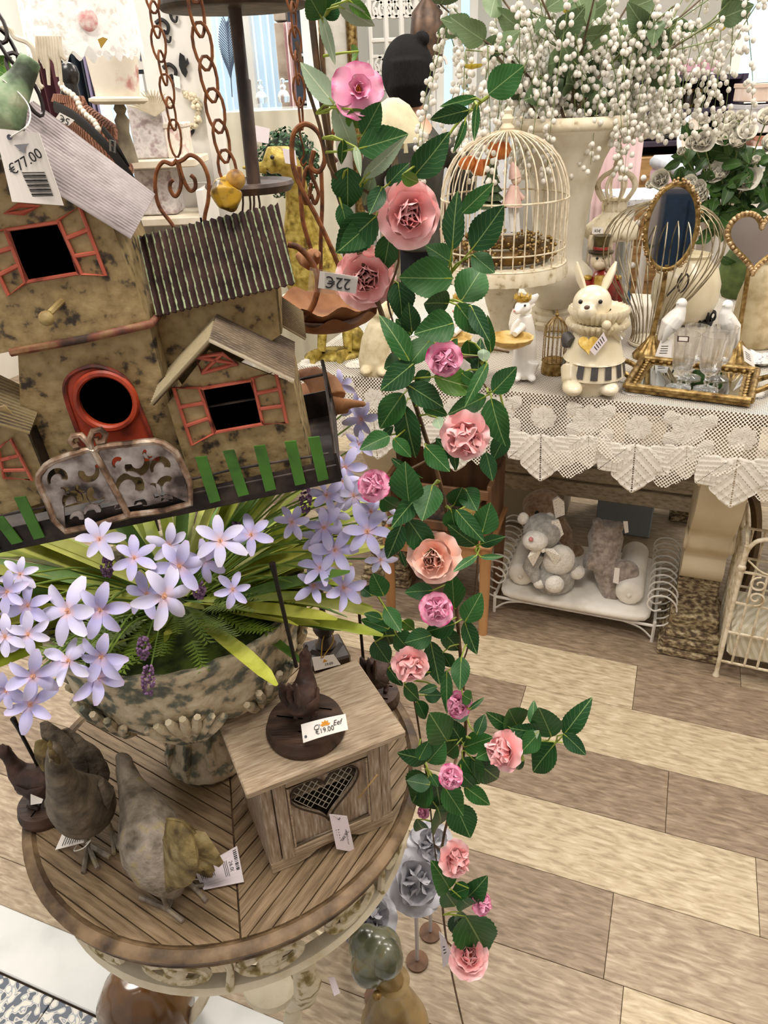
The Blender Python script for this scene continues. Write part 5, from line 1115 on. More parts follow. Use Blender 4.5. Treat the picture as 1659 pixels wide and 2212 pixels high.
for cf, txt in LV:
    for row in txt.split(';'):
        q = row.split(); bx, by_, tx_, ty_, wd = (float(v) for v in q[:5]); kind = q[5] if len(q) > 5 else ''
        b0, t0 = cf(bx, by_), cf(tx_, ty_); sx = cf(1, 0)[0] - cf(0, 0)[0]; wpx = wd * sx
        dy = rr.uniform(-.022, .016); B = gp(*b0, dy); Tn = gp(*t0, dy + rr.uniform(-.022, .018)); ax = Tn - B; L = ax.length
        view = (EYE - B).normalized(); ax.normalize(); nrm = (view - ax * view.dot(ax)).normalized(); nrm = Matrix.Rotation(rr.uniform(-.45, .45), 3, ax) @ nrm
        y = nrm.cross(ax); dpx = math.hypot(t0[0] - b0[0], t0[1] - b0[1])
        m = LEAFP if kind == 'p' else (LEAFL if kind == 'b' else LEAFG)
        inst('leaf', rr.choice(leafm(m, wpx / dpx)), ga, frame(B - ax * L * .04, ax, y) @ Matrix.Diagonal((L * 1.09, L * 1.16, L * 1.09, 1)))
        s = min(STEMPTS, key=lambda p: (p - B).length)
        if .004 < (s - B).length < .05: part('leaf_stalk', MB().tube([s, (s + B) / 2 - ax * .004 + view * .002, B, B + ax * L * .15], [.0013, .001, .0009, .0005], 5), STG, ga)
# roses: built of single petals around a core
RP = {'pink': petal_mat('rose_petal_pink', '#fba498', '#ffb4b4', '#ffc9ca', '#ffdad8', rand=.05), 'peach': petal_mat('rose_petal_peach', '#fbb08c', '#ffc2ac', '#ffd2c2', '#ffe0d4', rand=.05), 'mag': petal_mat('rose_petal_magenta', '#e06aa2', '#f09cc0', '#f6b6ce', '#da4890', x2=1.05, rand=.08)}
def rose_petal(m, cup, ruff, ph):
    def fn(u, v):
        a = (v - .5) * 2; wd = .18 + .46 * math.sin(PI * min(1, u * .78 + .05)) ** .8
        y = a * wd; z = cup * (u ** 1.6) * .55 - cup * .12 + .32 * cup * (y * y) / .25 + ruff * math.sin(a * 5 + ph) * u * u * .12
        x = u * (1 - .10 * a * a) - .18 * max(0, cup) * u ** 3
        return (x, y, z)
    return mesh('petal', MB().grid(fn, 9, 9), m, angle=80)
RPM = {k: {c: [rose_petal(m, c, r, p) for r, p in ((.6, 0), (1.0, 2), (.8, 4))] for c in (.05, .45, .95, 1.5)} for k, m in RP.items()}
STAM = mat('stamen_orange', ['#8a4a10', '#d98a20', '#e6a63a'], .6, scale=300)
def stamen_core():
    mb = MB(); q = random.Random(2)
    for i in range(26):
        a = q.uniform(0, 6.3); r = .14 * math.sqrt(q.random()); mb.tube([(r * .4 * math.cos(a), r * .4 * math.sin(a), 0), (r * math.cos(a), r * math.sin(a), .16)], .008, 4); mb.ball((r * math.cos(a), r * math.sin(a), .17), .022, 5, 4)
    mb.lathe([(0, -.25), (.10, -.2), (.16, -.05), (.12, .02), (0, .03)], 12); return mb
RCORE = mesh('rose', stamen_core(), STAM); BUDC = {k_: mesh('rose', MB().lathe([(0, -.25), (.10, -.2), (.14, -.05), (.10, .10), (0, .14)], 12), m_) for k_, m_ in RP.items()}; CALYX = mat('sepal_green', ['#6b8a32', '#a9b562'], .6)
SEP = mesh('sepal', MB().grid(lambda u, v: (u, (v - .5) * .5 * math.sin(PI * (.15 + .85 * (1 - u))) , .12 * u * u), 7, 4), CALYX)
ROSES = [(776, 190, 56, 'mag', (.1, -.25, 0), 5, 0), (884, 463, 72, 'pink', (.15, .1, 0), 1, 0), (792, 601, 66, 'pink', (0, .05, 0), 1, .02), (960, 777, 40, 'mag', (.1, .1, 0), 0, -.02), (1003, 946, 57, 'pink', (-.05, .3, 0), 0, -.01), (807, 1047, 37, 'mag', (-.2, -.1, 0), 0, -.01), (936, 1207, 58, 'peach', (-.15, .2, 0), 1, 0), (943, 1316, 38, 'mag', (.05, 0, 0), 0, -.01), (886, 1438, 44, 'pink', (.1, .45, 0), 0, -.01), (990, 1522, 31, 'mag', (-.3, .2, 0), 0, 0), (1086, 1622, 47, 'pink', (-.75, .1, 0), 0, -.01), (974, 1679, 29, 'mag', (0, .1, 0), 0, -.02), (986, 1858, 40, 'pink', (.45, .15, 0), 0, -.005), (1043, 1954, 25, 'mag', (.5, .2, 0), 0, -.005), (1014, 2066, 44, 'pink', (.15, -.2, 0), 1, -.005), (913, 1756, 14, 'mag', (-.5, .2, 0), 0, .01)]
rr = random.Random(4)
for px, py, rp, kd, tl_, opn, dy in ROSES:
    c = gp(px, py, dy - .012); d = (c - EYE).dot(FWD); R = rp * d / F; view = (EYE - c).normalized()
    rt_ = CAMROT @ Vec((1, 0, 0)); dn_ = CAMROT @ Vec((0, 1, 0)); nrm = (view + rt_ * tl_[0] + dn_ * tl_[1]).normalized()
    M = frame(c - nrm * R * .25, nrm.orthogonal(), nrm.cross(nrm.orthogonal())) @ RZ(rr.uniform(0, 6))
    ro = inst('rose', RCORE if opn else BUDC[kd], ga, M @ Matrix.Scale(R, 4))
    if opn == 5: rings = [(5, .05, 1.02, .10), (4, .45, .62, .55), (3, .95, .40, .8)]
    elif opn: rings = [(6, .05, 1.0, .05), (6, .45, .92, .42), (5, .95, .76, .72), (5, .95, .60, .98)]
    else: rings = [(5, .05, .98, .10), (5, .45, .92, .50), (5, .95, .84, .88), (4, 1.5, .74, 1.12), (3, 1.5, .58, 1.32)]
    for q, (n, cup, s, tilt) in enumerate(rings):
        for j in range(n):
            A = RZ(2 * PI * j / n + q * .55 + rr.uniform(-.12, .12)) @ Matrix.Translation((.03, 0, -.10 + .05 * q)) @ RY(-tilt + rr.uniform(-.12, .12)) @ Matrix.Scale(s * rr.uniform(.92, 1.06), 4)
            link('petal', rr.choice(RPM[kd][cup]), ro, A)
    for j in range(5): link('sepal', SEP, ro, RZ(2 * PI * j / 5) @ Matrix.Translation((.05, 0, -.2)) @ RY(rr.uniform(.0, .4)) @ Matrix.Scale(.8, 4))
    s = min(STEMPTS, key=lambda p: (p - (c - nrm * R * .5)).length)
    part('rose_stalk', MB().tube(cat([s, (s + c) / 2 - nrm * R * .5, c - nrm * R * .45], 3), [.0014, .0018], 6), STB, ga)
tg, f, ex, ey, n = card('care_tag', [gp(948, 2012, -.004), gp(960, 2025, -.012), gp(978, 2070, -.012), gp(957, 2092, .002)], None, ga, PAPER2)
bars(tg, f, .3, .7, .4, .7, 3, lines=True, name='small_print')
# ================================================================ ON THE LACE TABLE
LT = LZ + .004
CER = mat('cream_ceramic', ['#cfc2a2', '#dcd0b4', '#e4dac2'], .35, scale=8, coat=.3); WHC = mat('white_ceramic', ['#e4e0d8', '#f0eeea'], .35, scale=10, coat=.2)
GOLD = mat('aged_gold', ['#4a371a', '#7a5f32', '#9a7f4c', '#bda573'], .4, metal=.7, scale=60, pos=[.3, .42, .55, .75], bump=.3, detail=7)
GOLDL = mat('bright_gold_leaf', ['#9b7a2c', '#c4a24c', '#d8bd72'], .4, metal=.55, scale=40, bump=.2)
SHAB = mat('shabby_cream_paint', ['#6f604a', '#b7a888', '#d6c9ad', '#e2d8c1'], .7, scale=40, pos=[.27, .34, .42, .7], bump=.35, detail=8)
MIRR = mat('mirror_glass', '#c9ced2', .03, metal=1); GLS = mat('clear_glass', '#ffffff', .02, trans=1, ior=1.3, alpha=.6)
GREYD = mat('slate_check', ['#3c3a3a', '#4d4a49'], .5); EYE_ = mat('eye_black', '#120d0a', .3); TAGP = PAPER2
class At:                                             # an upright object standing at a pixel on a surface
    def __init__(s, px, py, z=LT): s.P = G(px, py, z); s.k = proj(s.P)[2] / F
    def q(s, px, py, dy=0): return Yp(px, py, s.P.y + dy)
    def z(s, py): return zat(s.P.x, s.P.y, py)
    def r(s, n): return n * s.k
    def lathe(s, prof, n=32, rip=None):               # profile given as (half width px, pixel row)
        return MB(T((s.P.x, s.P.y, 0))).lathe([(s.r(w), s.z(y)) for w, y in prof], n, rip=rip)
# ---- cream rabbit with ruff
a = At(1276, 838); q, r = a.q, a.r
rb = thing('rabbit_figurine', 'cream ceramic rabbit in a ruff and checked skirt with a gold heart', 'figurine', a.P)
mb = MB().tube([q(1276, 842), q(1276, 810), q(1276, 770), q(1277, 730), q(1278, 695)], [r(44), r(58), r(52), r(40), r(26)], 20).ball(q(1279, 655, -.01), (r(39), r(36), r(36)), 20, 14).ball(q(1270, 674, -.045), (r(21), r(18), r(17)), 14, 10).ball(q(1290, 678, -.035), (r(17), r(16), r(14)), 14, 10)
for (e, fp) in ((-1, (1236, 838)), (1, (1314, 838))):
    mb.ball(q(fp[0], fp[1], -.06), (r(21), r(30), r(15)), 14, 10).tube([q(fp[0] + 4 * e, 825, -.045), q(fp[0] + 2 * e, 790, -.02)], [r(19), r(22)], 12)
body = part('body', mb, CER, rb); remesh(body, .0035, 4)
for pts in ([(1264, 632), (1254, 605), (1247, 580), (1247, 566)], [(1300, 634), (1312, 606), (1324, 582), (1331, 565)]):
    part('ear', MB().tube([q(x, y, .01) for x, y in pts], [r(11), r(17), r(13), r(4)], 12, flat=.45), CER, body)
for x in (1254, 1297): part('eye', MB().ball(q(x, 652, -.062 if x < 1260 else -.058), r(4.5), 10, 6), EYE_, body)
part('nose', MB().ball(q(1268, 664, -.078), (r(6), r(4), r(4.5)), 10, 6), mat('nose_brown', '#5c4636', .4), body)
part('ruff', a.lathe([(20, 684), (48, 694), (60, 690), (62, 697), (50, 712), (26, 722)], 96, rip=lambda t, j: 1 + .06 * math.sin(t * 34) * (1 if 0 < j < 5 else 0)), CER, rb)
part('ruff', a.lathe([(24, 668), (50, 668), (58, 662), (60, 670), (48, 690), (26, 696)], 96, rip=lambda t, j: 1 + .05 * math.sin(t * 30 + 1) * (1 if 0 < j < 5 else 0)), CER, rb)
part('bib', a.lathe([(44, 712), (52, 740), (60, 768), (64, 772), (60, 776)], 40), CER, rb)
sk = part('skirt', a.lathe([(58, 764), (65, 798), (66, 806), (62, 808)], 40), CER, rb)
for i in range(14):
    t0 = 2 * PI * i / 14; vs = []
    for z_, w_ in ((770, 62.2), (800, 67.4)):
        for t in (t0 - .11, t0, t0 + .11): vs.append((a.P.x + r(w_) * math.cos(t), a.P.y + r(w_) * math.sin(t), a.z(z_)))
    part('check', MB().add(vs, [(0, 1, 4, 3), (1, 2, 5, 4)]), GREYD, sk)
hp2 = heart2((0, 0), r(22)); part('gold_heart', MB().sheet([hp2], .006, frame(q(1271, 744, -r(60)), CAMROT @ Vec((1, 0, 0)), CAMROT @ Vec((0, -1, 0)))), GOLDL, rb)
part('arm', MB().tube([q(1318, 740, -.01), q(1334, 722, -.03), q(1322, 705, -.06)], [r(13), r(15), r(11)], 12).ball(q(1310, 702, -.07), r(10), 10, 8), CER, rb)
part('arm', MB().tube([q(1236, 740, -.01), q(1226, 730, .01), q(1222, 745, .02)], [r(12), r(14), r(9)], 12), GREYD, rb)
tg, f, ex, ey, n = card('price_tag', [q(1304, 718, -.085), q(1312, 735, -.085), q(1285, 768, -.088), q(1274, 757, -.088)], None, rb, TAGP); bars(tg, f, .15, .85, .15, .85, 5, lines=True, name='small_print')
# ---- mirror tray with goblets
c00, c10, c11, c01 = (G(x, y, LT) for x, y in ((1350, 847), (1612, 880), (1620, 795), (1372, 784)))
trx = (c10 - c00).normalized(); tw_ = ((c10 - c00).length + (c11 - c01).length) / 2; td = .235; trz = Vec((-trx.y, trx.x, 0)); TFm = frame(c00, trx, trz, EZ)
tr = thing('mirror_tray', 'ornate gilt mirror tray with side handles at the table edge', 'tray', c00 + trx * tw_ / 2 + trz * td / 2)
part('tray_base', MB(TFm).box((tw_ / 2, td / 2, .006), (tw_, td, .010), b=.002), GOLD, tr, smooth=False)
part('mirror', MB(TFm).box((tw_ / 2, td / 2, .0125), (tw_ - .06, td - .055, .003)), MIRR, tr, smooth=False)
for x0, y0, x1, y1 in ((0, 0, tw_, 0), (0, td, tw_, td), (0, 0, 0, td), (tw_, 0, tw_, td)):
    sd = part('rim', MB(TFm).tube([(x0, y0, .018), (x1, y1, .018)], .0085, 8), GOLD, tr)
    n_ = int(math.hypot(x1 - x0, y1 - y0) / .02)
    ix, iy = (0, .016 * (1 if y0 == 0 else -1)) if y0 == y1 else (.016 * (1 if x0 == 0 else -1), 0)
    mb = MB(TFm)
    for k in range(n_): t = (k + .5) / n_; mb.ball((x0 + (x1 - x0) * t + ix, y0 + (y1 - y0) * t + iy, .016), (.007, .007, .005), 7, 5)
    part('beading', mb, GOLD, sd, kind='stuff')
for x in (0, tw_):
    s_ = -1 if x == 0 else 1; part('handle', MB(TFm).tube(cat([(x, td * .3, .014), (x + s_ * .03, td * .34, .03), (x + s_ * .045, td * .5, .034), (x + s_ * .03, td * .66, .03), (x, td * .7, .014)], 4), .007, 8), GOLD, tr)
    part('handle_rose', MB(TFm).ball((x + s_ * .045, td * .5, .036), (.012, .014, .012), 10, 8), GOLD, tr)
def goblet(px, py, label, s=1, z=LT + .0142):
    P = G(px, py, z); t = thing('goblet', label, 'glass', P, 'glass goblets on the mirror tray')
    pr = [(.0, 0), (.029, 0), (.030, .003), (.008, .009), (.006, .016), (.009, .021), (.006, .027), (.006, .034), (.010, .04), (.020, .048), (.024, .062), (.025, .085), (.027, .115), (.031, .138), (.0295, .138), (.0255, .115), (.0235, .085), (.022, .064), (.016, .052), (0, .047)]
    part('glass_body', MB(T(P)).lathe([(a_ * s, b_ * s) for a_, b_ in pr], 40, rip=lambda t_, j: 1 + (.035 * math.cos(t_ * 14) if 9 <= j <= 12 else 0)), GLS, t); return t
goblet(1466, 838, 'fluted glass goblet at the left front of the mirror tray'); goblet(1524, 842, 'fluted glass goblet at the right front of the mirror tray'); goblet(1488, 816, 'fluted glass goblet behind the left one on the tray', .98); goblet(1548, 818, 'fluted glass goblet behind the right one on the tray', .98)
c_ = solo('place_card', MB().polyslab([Yp(1464, 726, 1.70), Yp(1489, 727, 1.70), Yp(1488, 739, 1.70), Yp(1463, 738, 1.70)], (0, .002, 0)), mat('card_frame_brown', '#4b3a33', .5), 'tiny brown framed price plate on a goblet', 'price tag', smooth=False)
part('plate_face', MB().polyslab([Yp(1467, 728, 1.699), Yp(1486, 729, 1.699), Yp(1485, 737, 1.699), Yp(1466, 736, 1.699)], (0, .0008, 0)), PAPER, c_, smooth=False)
# ---- mirrors on stands with white doves
def dove(par, pts, rad, m=WHC, beak=None):
    o = part('dove', MB().tube(pts, rad, 14).ball(pts[-1] + EZ * .003, rad[-1] * 1.25, 12, 8), m, par); remesh(o, .002, 3)
    if beak: part('beak', MB().tube(beak, [.004, .0008], 6), m, o)
    return o
a = At(1404, 770); q, r = a.q, a.r; cm = q(1450, 492, .0)
ms = thing('oval_mirror', 'oval gilt stand mirror with white dove, left of the goblets', 'mirror', a.P, 'stand mirrors with doves')
part('fluted_base', a.lathe([(0, 772), (36, 772), (36, 766), (26, 752), (14, 736), (7, 724), (0, 722)], 48, rip=lambda t, j: 1 + .05 * math.cos(t * 16) * (1 if 1 < j < 6 else 0)), GOLD, ms)
part('post', MB().tube([q(1408, 730), q(1430, 640), q(1440, 572)], [r(5.5), r(4.5)], 10), GOLD, ms)
up_ = (q(1452, 480) - q(1445, 520)).normalized(); rx_ = Vec((.99, -.12, 0)).normalized(); MF = frame(cm, rx_, up_)
el = [(r(49) * math.cos(t), r(80) * math.sin(t)) for t in (2 * PI * i / 48 for i in range(48))]
fr = part('mirror_frame', MB(MF).tube([(x, y, 0) for x, y in el], r(5.5), 8, closed=True), GOLD, ms)
mb = MB(MF); q7 = random.Random(6)
for i in range(150):
    t = q7.uniform(0, 6.3); mb.ball(((r(52) + q7.uniform(-.004, .006)) * math.cos(t), (r(84) + q7.uniform(-.004, .008)) * math.sin(t), q7.uniform(.0, .008)), q7.uniform(.002, .004) * (1.5 if math.sin(t) > .8 else 1), 6, 4)
part('frame_flowers', mb, mat('antique_gold_pink', ['#7a5a35', '#b7976a', '#d9c0a0'], .4, metal=.5, scale=80), fr, kind='stuff')
part('mirror_glass', MB().sheet([[(x * .93, y * .93) for x, y in el]], .004, MF), MIRR, fr, smooth=False)
dove(ms, [q(1424, 735, -.03), q(1432, 722, -.035), q(1447, 702, -.04), q(1462, 684, -.04), q(1470, 668, -.04), q(1472, 658, -.04)], [r(4), r(10), r(21), r(19), r(12), r(9)], beak=[q(1468, 655, -.045), q(1460, 655, -.05)])
dw = [q(1462, 690, -.055), q(1446, 712, -.06), q(1430, 742, -.05)]; part('wing', MB().tube(dw, [r(8), r(12), r(2)], 10, flat=.5), WHC, ms)
tg, f, ex, ey, n = card('price_tag', [q(1427, 735, -.05), q(1452, 735, -.05), q(1450, 775, -.06), q(1413, 775, -.06)], None, ms, PAPER); bars(tg, f, .2, .8, .3, .8, 4, lines=True, name='small_print')
a = At(1584, 790); q, r = a.q, a.r
ms = thing('heart_mirror', 'beaded heart shaped stand mirror with white dove at the right edge', 'mirror', a.P, 'stand mirrors with doves')
part('fluted_base', a.lathe([(0, 792), (42, 792), (42, 786), (30, 768), (16, 748), (8, 736), (0, 734)], 48, rip=lambda t, j: 1 + .05 * math.cos(t * 16) * (1 if 1 < j < 6 else 0)), GOLD, ms)
part('post', MB().tube([q(1592, 742), q(1606, 660), q(1618, 578)], [r(5.5), r(4.5)], 10), GOLD, ms)
MF = frame(q(1640, 515), rx_, up_); he = [(x, y) for x, y in heart2((0, 0), r(66), 60)]
fr = part('mirror_frame', MB(MF).tube([(x, y, 0) for x, y in he], r(6), 8, closed=True), GOLD, ms)
mb = MB(MF)
for i, (x, y) in enumerate(cat([(x, y, 0) for x, y in he], 1, True) and he): mb.ball((x * 1.04, y * 1.04, .004), .0065, 7, 5)
part('frame_beads', mb, MATS['antique_gold_pink'], fr, kind='stuff'); part('mirror_glass', MB().sheet([[(x * .95, y * .95) for x, y in he]], .004, MF), MIRR, fr, smooth=False)
dove(ms, [q(1585, 752, -.03), q(1588, 735, -.035), q(1580, 710, -.04), q(1570, 692, -.04), q(1567, 674, -.04), q(1571, 662, -.04)], [r(4), r(9), r(19), r(18), r(12), r(9)], beak=[q(1566, 658, -.045), q(1560, 660, -.05)])
part('wing', MB().tube([q(1574, 688, -.055), q(1588, 715, -.06), q(1592, 738, -.05)], [r(8), r(10), r(2)], 10, flat=.5), WHC, ms)
tg, f, ex, ey, n = card('price_tag', [q(1604, 745, -.06), q(1622, 760, -.06), q(1632, 795, -.07), q(1608, 780, -.07)], None, ms, PAPER); bars(tg, f, .2, .8, .3, .8, 4, lines=True, name='small_print')
# ---- balloon shaped wire vase
a = At(1400, 742); q, r = a.q, a.r; WIREG = mat('dull_champagne_wire', ['#7d7058', '#a39678', '#b9ae94'], .4, metal=.5)
bv = thing('wire_balloon_vase', 'balloon shaped wire vase of curved champagne ribs behind the oval mirror', 'vase', a.P)
prof = [(38, 735), (36, 712), (48, 672), (76, 630), (103, 585), (117, 545), (116, 510), (100, 475), (72, 450), (38, 438)]
for i in range(30):
    t = 2 * PI * i / 30; part('rib', MB().tube(cat([(a.P.x + r(w_) * math.cos(t), a.P.y + r(w_) * math.sin(t), a.z(y)) for w_, y in prof], 2), .0017, 5), WIREG, bv)
for w_, y in ((38, 735), (39, 438)): part('ring', MB().tube([(a.P.x + r(w_) * math.cos(t), a.P.y + r(w_) * math.sin(t), a.z(y)) for t in (2 * PI * i / 32 for i in range(32))], .003, 6, closed=True), WIREG, bv)
part('foot', a.lathe([(0, 742), (40, 742), (42, 737), (36, 730), (0, 728)], 32), SHAB, bv)
# ---- ceramic jar and cream vase
a = At(1470, 692); jr = solo('ceramic_jar', a.lathe([(0, 692), (42, 692), (58, 676), (68, 645), (68, 610), (58, 578), (40, 562), (38, 554), (42, 548), (36, 548), (34, 556), (0, 560)], 40), CER, 'round cream ceramic jar with a dark looped ornament behind the wire vase', 'jar')
part('looped_ornament', MB().tube(cat([Yp(x, y, a.P.y - a.r(68) - .004) for x, y in ((1440, 640), (1466, 612), (1484, 592), (1486, 612), (1470, 632), (1464, 610), (1474, 590))], 3), .003, 6), mat('black_enamel', '#26201b', .4), jr)
a = At(1625, 742); solo('cream_vase', a.lathe([(0, 744), (40, 744), (46, 735), (50, 690), (47, 640), (38, 600), (24, 575), (20, 568), (24, 560), (18, 560), (0, 575)], 40), mat('crackle_beige', ['#b09c74', '#c6b48d', '#d2c29d'], .4, scale=30, coat=.3), 'beige crackle glaze vase at the right edge of the lace table', 'vase')
a = At(1640, 782); q, r = a.q, a.r
nt = thing('napkin', 'crumpled white printed napkin by the right tray handle', 'napkin', a.P)
part('folds', MB().grid(lambda u, v: a.P + Vec(((u - .5) * .12, (v - .5) * .10, .012 + .014 * math.sin(u * 9 + v * 4) * math.sin(v * 7))), 20, 16), mat('napkin_print', ['#8f8f94', '#d9d7d2', '#e6e4df'], .8, scale=90, pos=[.38, .46, .7]), nt)
a = At(1654, 745); q, r = a.q, a.r
bb_ = thing('brass_dish', 'small brass footed dish at the right edge behind the tray handle', 'dish', a.P)
part('bowl', a.lathe([(0, 762), (26, 762), (26, 757), (12, 750), (12, 742), (34, 728), (36, 722), (30, 722), (0, 734)], 28), GOLD, bb_)
# ---- crowned rabbits with gold dishes
def bowl_rabbit(px, label, dx):
    a = At(px, 818); q0 = a.q; r = a.r; q = lambda x, y, dy=0: q0(x - 1130 + px, y, dy)
    t = thing('crowned_rabbit', label, 'figurine', a.P, 'crowned rabbits with gold dishes')
    mb = MB().tube([q(1128, 815), q(1132, 785), q(1135, 745), q(1137, 705), q(1135, 680)], [r(20), r(26), r(24), r(17), r(13)], 16).ball(q(1129, 664, -.008), (r(17), r(17), r(14)), 14, 10).ball(q(1117, 672, -.02), (r(8), r(8), r(7)), 10, 8)
    mb.ball(q(1116, 815, -.03), (r(10), r(16), r(7)), 10, 8).ball(q(1148, 816, -.03), (r(10), r(16), r(7)), 10, 8).tube([q(1142, 810, -.02), q(1150, 780, -.02)], [r(12), r(17)], 10)
    b = part('body', mb, WHC, t); remesh(b, .003, 3)
    part('ear', MB().tube([q(1143, 655), q(1153, 645), q(1163, 636)], [r(5), r(9), r(3)], 10, flat=.5), WHC, b); part('ear', MB().tube([q(1122, 690, -.03), q(1112, 705, -.035), q(1104, 722, -.035)], [r(5), r(8), r(4)], 10, flat=.5), WHC, b)
    part('eye', MB().ball(q(1134, 660, -.03), r(2.6), 8, 6), EYE_, b); part('nose', MB().ball(q(1111, 672, -.03), r(2.6), 8, 6), mat('nose_pink', '#c98d85', .4), b)
    part('arm', MB().tube([q(1128, 705, -.02), q(1112, 722, -.05)], [r(9), r(6)], 10), WHC, b)
    cr = MB(); c_ = q(1129, 650, -.004)
    cr.lathe([(r(14), 0), (r(14.5), r(5)), (r(15.5), r(7))], 20, Matrix.Translation(c_))
    for k in range(8): t_ = 2 * PI * k / 8; cr.tube([c_ + Vec((r(14.5) * math.cos(t_), r(14.5) * math.sin(t_), r(5))), c_ + Vec((r(17) * math.cos(t_), r(17) * math.sin(t_), r(14)))], [r(4), r(.8)], 5)
    part('crown', cr, GOLDL, b)
    bc_ = q(1103, 735, -.075); part('gold_dish', MB(Matrix.Translation(bc_)).lathe([(0, -.016), (r(22), -.016), (r(40), -.004), (r(45), .006), (r(46), .009), (r(42), .009), (r(38), 0), (0, -.006)], 36, rip=lambda t_, j: 1 + .03 * math.cos(t_ * 12) * (j in (2, 3, 4, 5))), mat('pale_gold_dish', ['#a8843c', '#cfae66', '#dcc184'], .45, metal=.35, scale=30), t)
    return t
bowl_rabbit(1130, 'white rabbit figurine in a gold crown holding a gold dish', 0); bowl_rabbit(998, 'second crowned white rabbit with gold dish, half hidden by rose leaves', 0)
# ---- small gold cage
a = At(1194, 803); q, r = a.q, a.r; gc = thing('small_gold_cage', 'small gilt wire birdcage left of the cream rabbit', 'birdcage', a.P)
part('base', a.lathe([(0, 806), (25, 806), (26, 796), (24, 780), (26, 778), (24, 776), (0, 782)], 28), GOLD, gc)
for i in range(16):
    t = 2 * PI * i / 16; part('bar', MB().tube(cat([(a.P.x + r(w_) * math.cos(t), a.P.y + r(w_) * math.sin(t), a.z(y)) for w_, y in ((24, 780), (24, 720), (20, 702), (11, 690), (2, 684))], 2), .0011, 4), GOLD, gc)
part('ring', MB().tube([(a.P.x + r(24) * math.cos(t), a.P.y + r(24) * math.sin(t), a.z(722)) for t in (2 * PI * i / 24 for i in range(24))], .0018, 5, closed=True), GOLD, gc)
part('finial', MB().ball((a.P.x, a.P.y, a.z(680)), r(4), 8, 6).tube([(a.P.x, a.P.y, a.z(680)), (a.P.x, a.P.y, a.z(668))], [r(3), r(.6)], 8), GOLD, gc)
# ---- soldier rabbit
a = At(1302, 735); q, r = a.q, a.r; nb = thing('soldier_rabbit', 'rabbit figurine in a red coat and black top hat behind the cream rabbit', 'figurine', a.P)
RED = mat('glossy_red', ['#5a1512', '#8a221c', '#9d2f26'], .35, coat=.4, scale=20)
part('coat', MB().tube([q(1300, 733), q(1302, 690), q(1303, 640), q(1302, 600), q(1298, 582)], [r(28), r(30), r(31), r(27), r(12)], 18), RED, nb)
part('waistcoat', MB().tube([q(1296, 680, -.03), q(1297, 630, -.034), q(1297, 595, -.03)], [r(14), r(16), r(11)], 14), GOLDL, nb)
hd = part('head', MB().ball(q(1297, 562, -.005), (r(20), r(18), r(20)), 16, 12).ball(q(1295, 572, -.03), (r(11), r(9), r(9)), 12, 8), mat('fur_fawn', ['#c4b193', '#dccdb2'], .5), nb)
for x in (1290, 1305): part('eye', MB().ball(q(x, 558, -.038), r(3), 8, 6), EYE_, hd)
for pts in ([(1286, 545), (1278, 525), (1276, 508)], [(1308, 545), (1318, 525), (1324, 505)]): part('ear', MB().tube([q(x, y, .01) for x, y in pts], [r(6), r(9), r(3)], 10, flat=.5), MATS['fur_fawn'], hd)
HATM = mat('hat_bronze_black', ['#1d1a12', '#3b341f', '#5d5230'], .3, metal=.4, scale=20); hM = Matrix.Translation(q(1298, 545))
part('top_hat', MB(hM).lathe([(0, -.002), (r(25), -.002), (r(26), r(3)), (r(16), r(5)), (r(16), r(28)), (r(18), r(33)), (0, r(33))], 24), HATM, nb); part('hat_band', MB(hM).lathe([(r(16.5), r(6)), (r(16.8), r(11)), (r(16.3), r(12))], 24), RED, nb)
for x in (1270, 1334): part('epaulette', MB().ball(q(x, 600), (r(9), r(9), r(6)), 10, 6), GOLDL, nb)
part('arm', MB().tube([q(1332, 605), q(1338, 640), q(1328, 670)], [r(9), r(10), r(8)], 10), RED, nb); part('arm', MB().tube([q(1272, 605), q(1266, 640), q(1272, 670)], [r(9), r(10), r(8)], 10), RED, nb)
# ---- lantern with crown top
a = At(1300, 690); q, r = a.q, a.r; ln = thing('crown_lantern', 'shabby cream metal lantern with a crown shaped top', 'lantern', a.P)
part('base', a.lathe([(0, 690), (54, 690), (56, 680), (52, 662), (44, 650), (0, 648)], 32), SHAB, ln); part('glass', a.lathe([(46, 648), (48, 600), (47, 530), (44, 515)], 28), mat('lantern_glass', '#f4f2ea', .1, trans=.9, alpha=.4), ln)
for i in range(6): t = 2 * PI * i / 6 + .3; part('post', MB().tube([(a.P.x + r(48) * math.cos(t), a.P.y + r(48) * math.sin(t), a.z(y)) for y in (650, 510)], .003, 6), SHAB, ln)
part('shoulder', a.lathe([(50, 514), (54, 508), (54, 496), (50, 486), (36, 472), (24, 462), (22, 452), (0, 450)], 36), SHAB, ln); part('gallery', a.lathe([(23, 454), (24, 446), (23, 432), (26, 430)], 32, rip=lambda t, j: 1 + .04 * math.cos(t * 16)), SHAB, ln)
for i in range(8):
    t = 2 * PI * i / 8; part('crown_arm', MB().tube(cat([(a.P.x + r(w_) * math.cos(t), a.P.y + r(w_) * math.sin(t), a.z(y)) for w_, y in ((24, 432), (36, 412), (38, 396), (28, 380), (12, 370), (5, 360))], 3), [r(6), r(6), r(3)] if False else r(4.5), 6, flat=.6), SHAB, ln)
part('crown_finial', a.lathe([(6, 366), (10, 356), (8, 344), (4, 336), (6, 328), (3, 318), (0, 308)], 16), SHAB, ln)
tg, f, ex, ey, n = card('price_tag', [q(1280, 490, -r(56)), q(1304, 492, -r(56)), q(1302, 508, -r(56)), q(1278, 505, -r(56))], None, ln, PAPER); text_on(tg, f, ex, ey, '65€', .5, .5, .012)
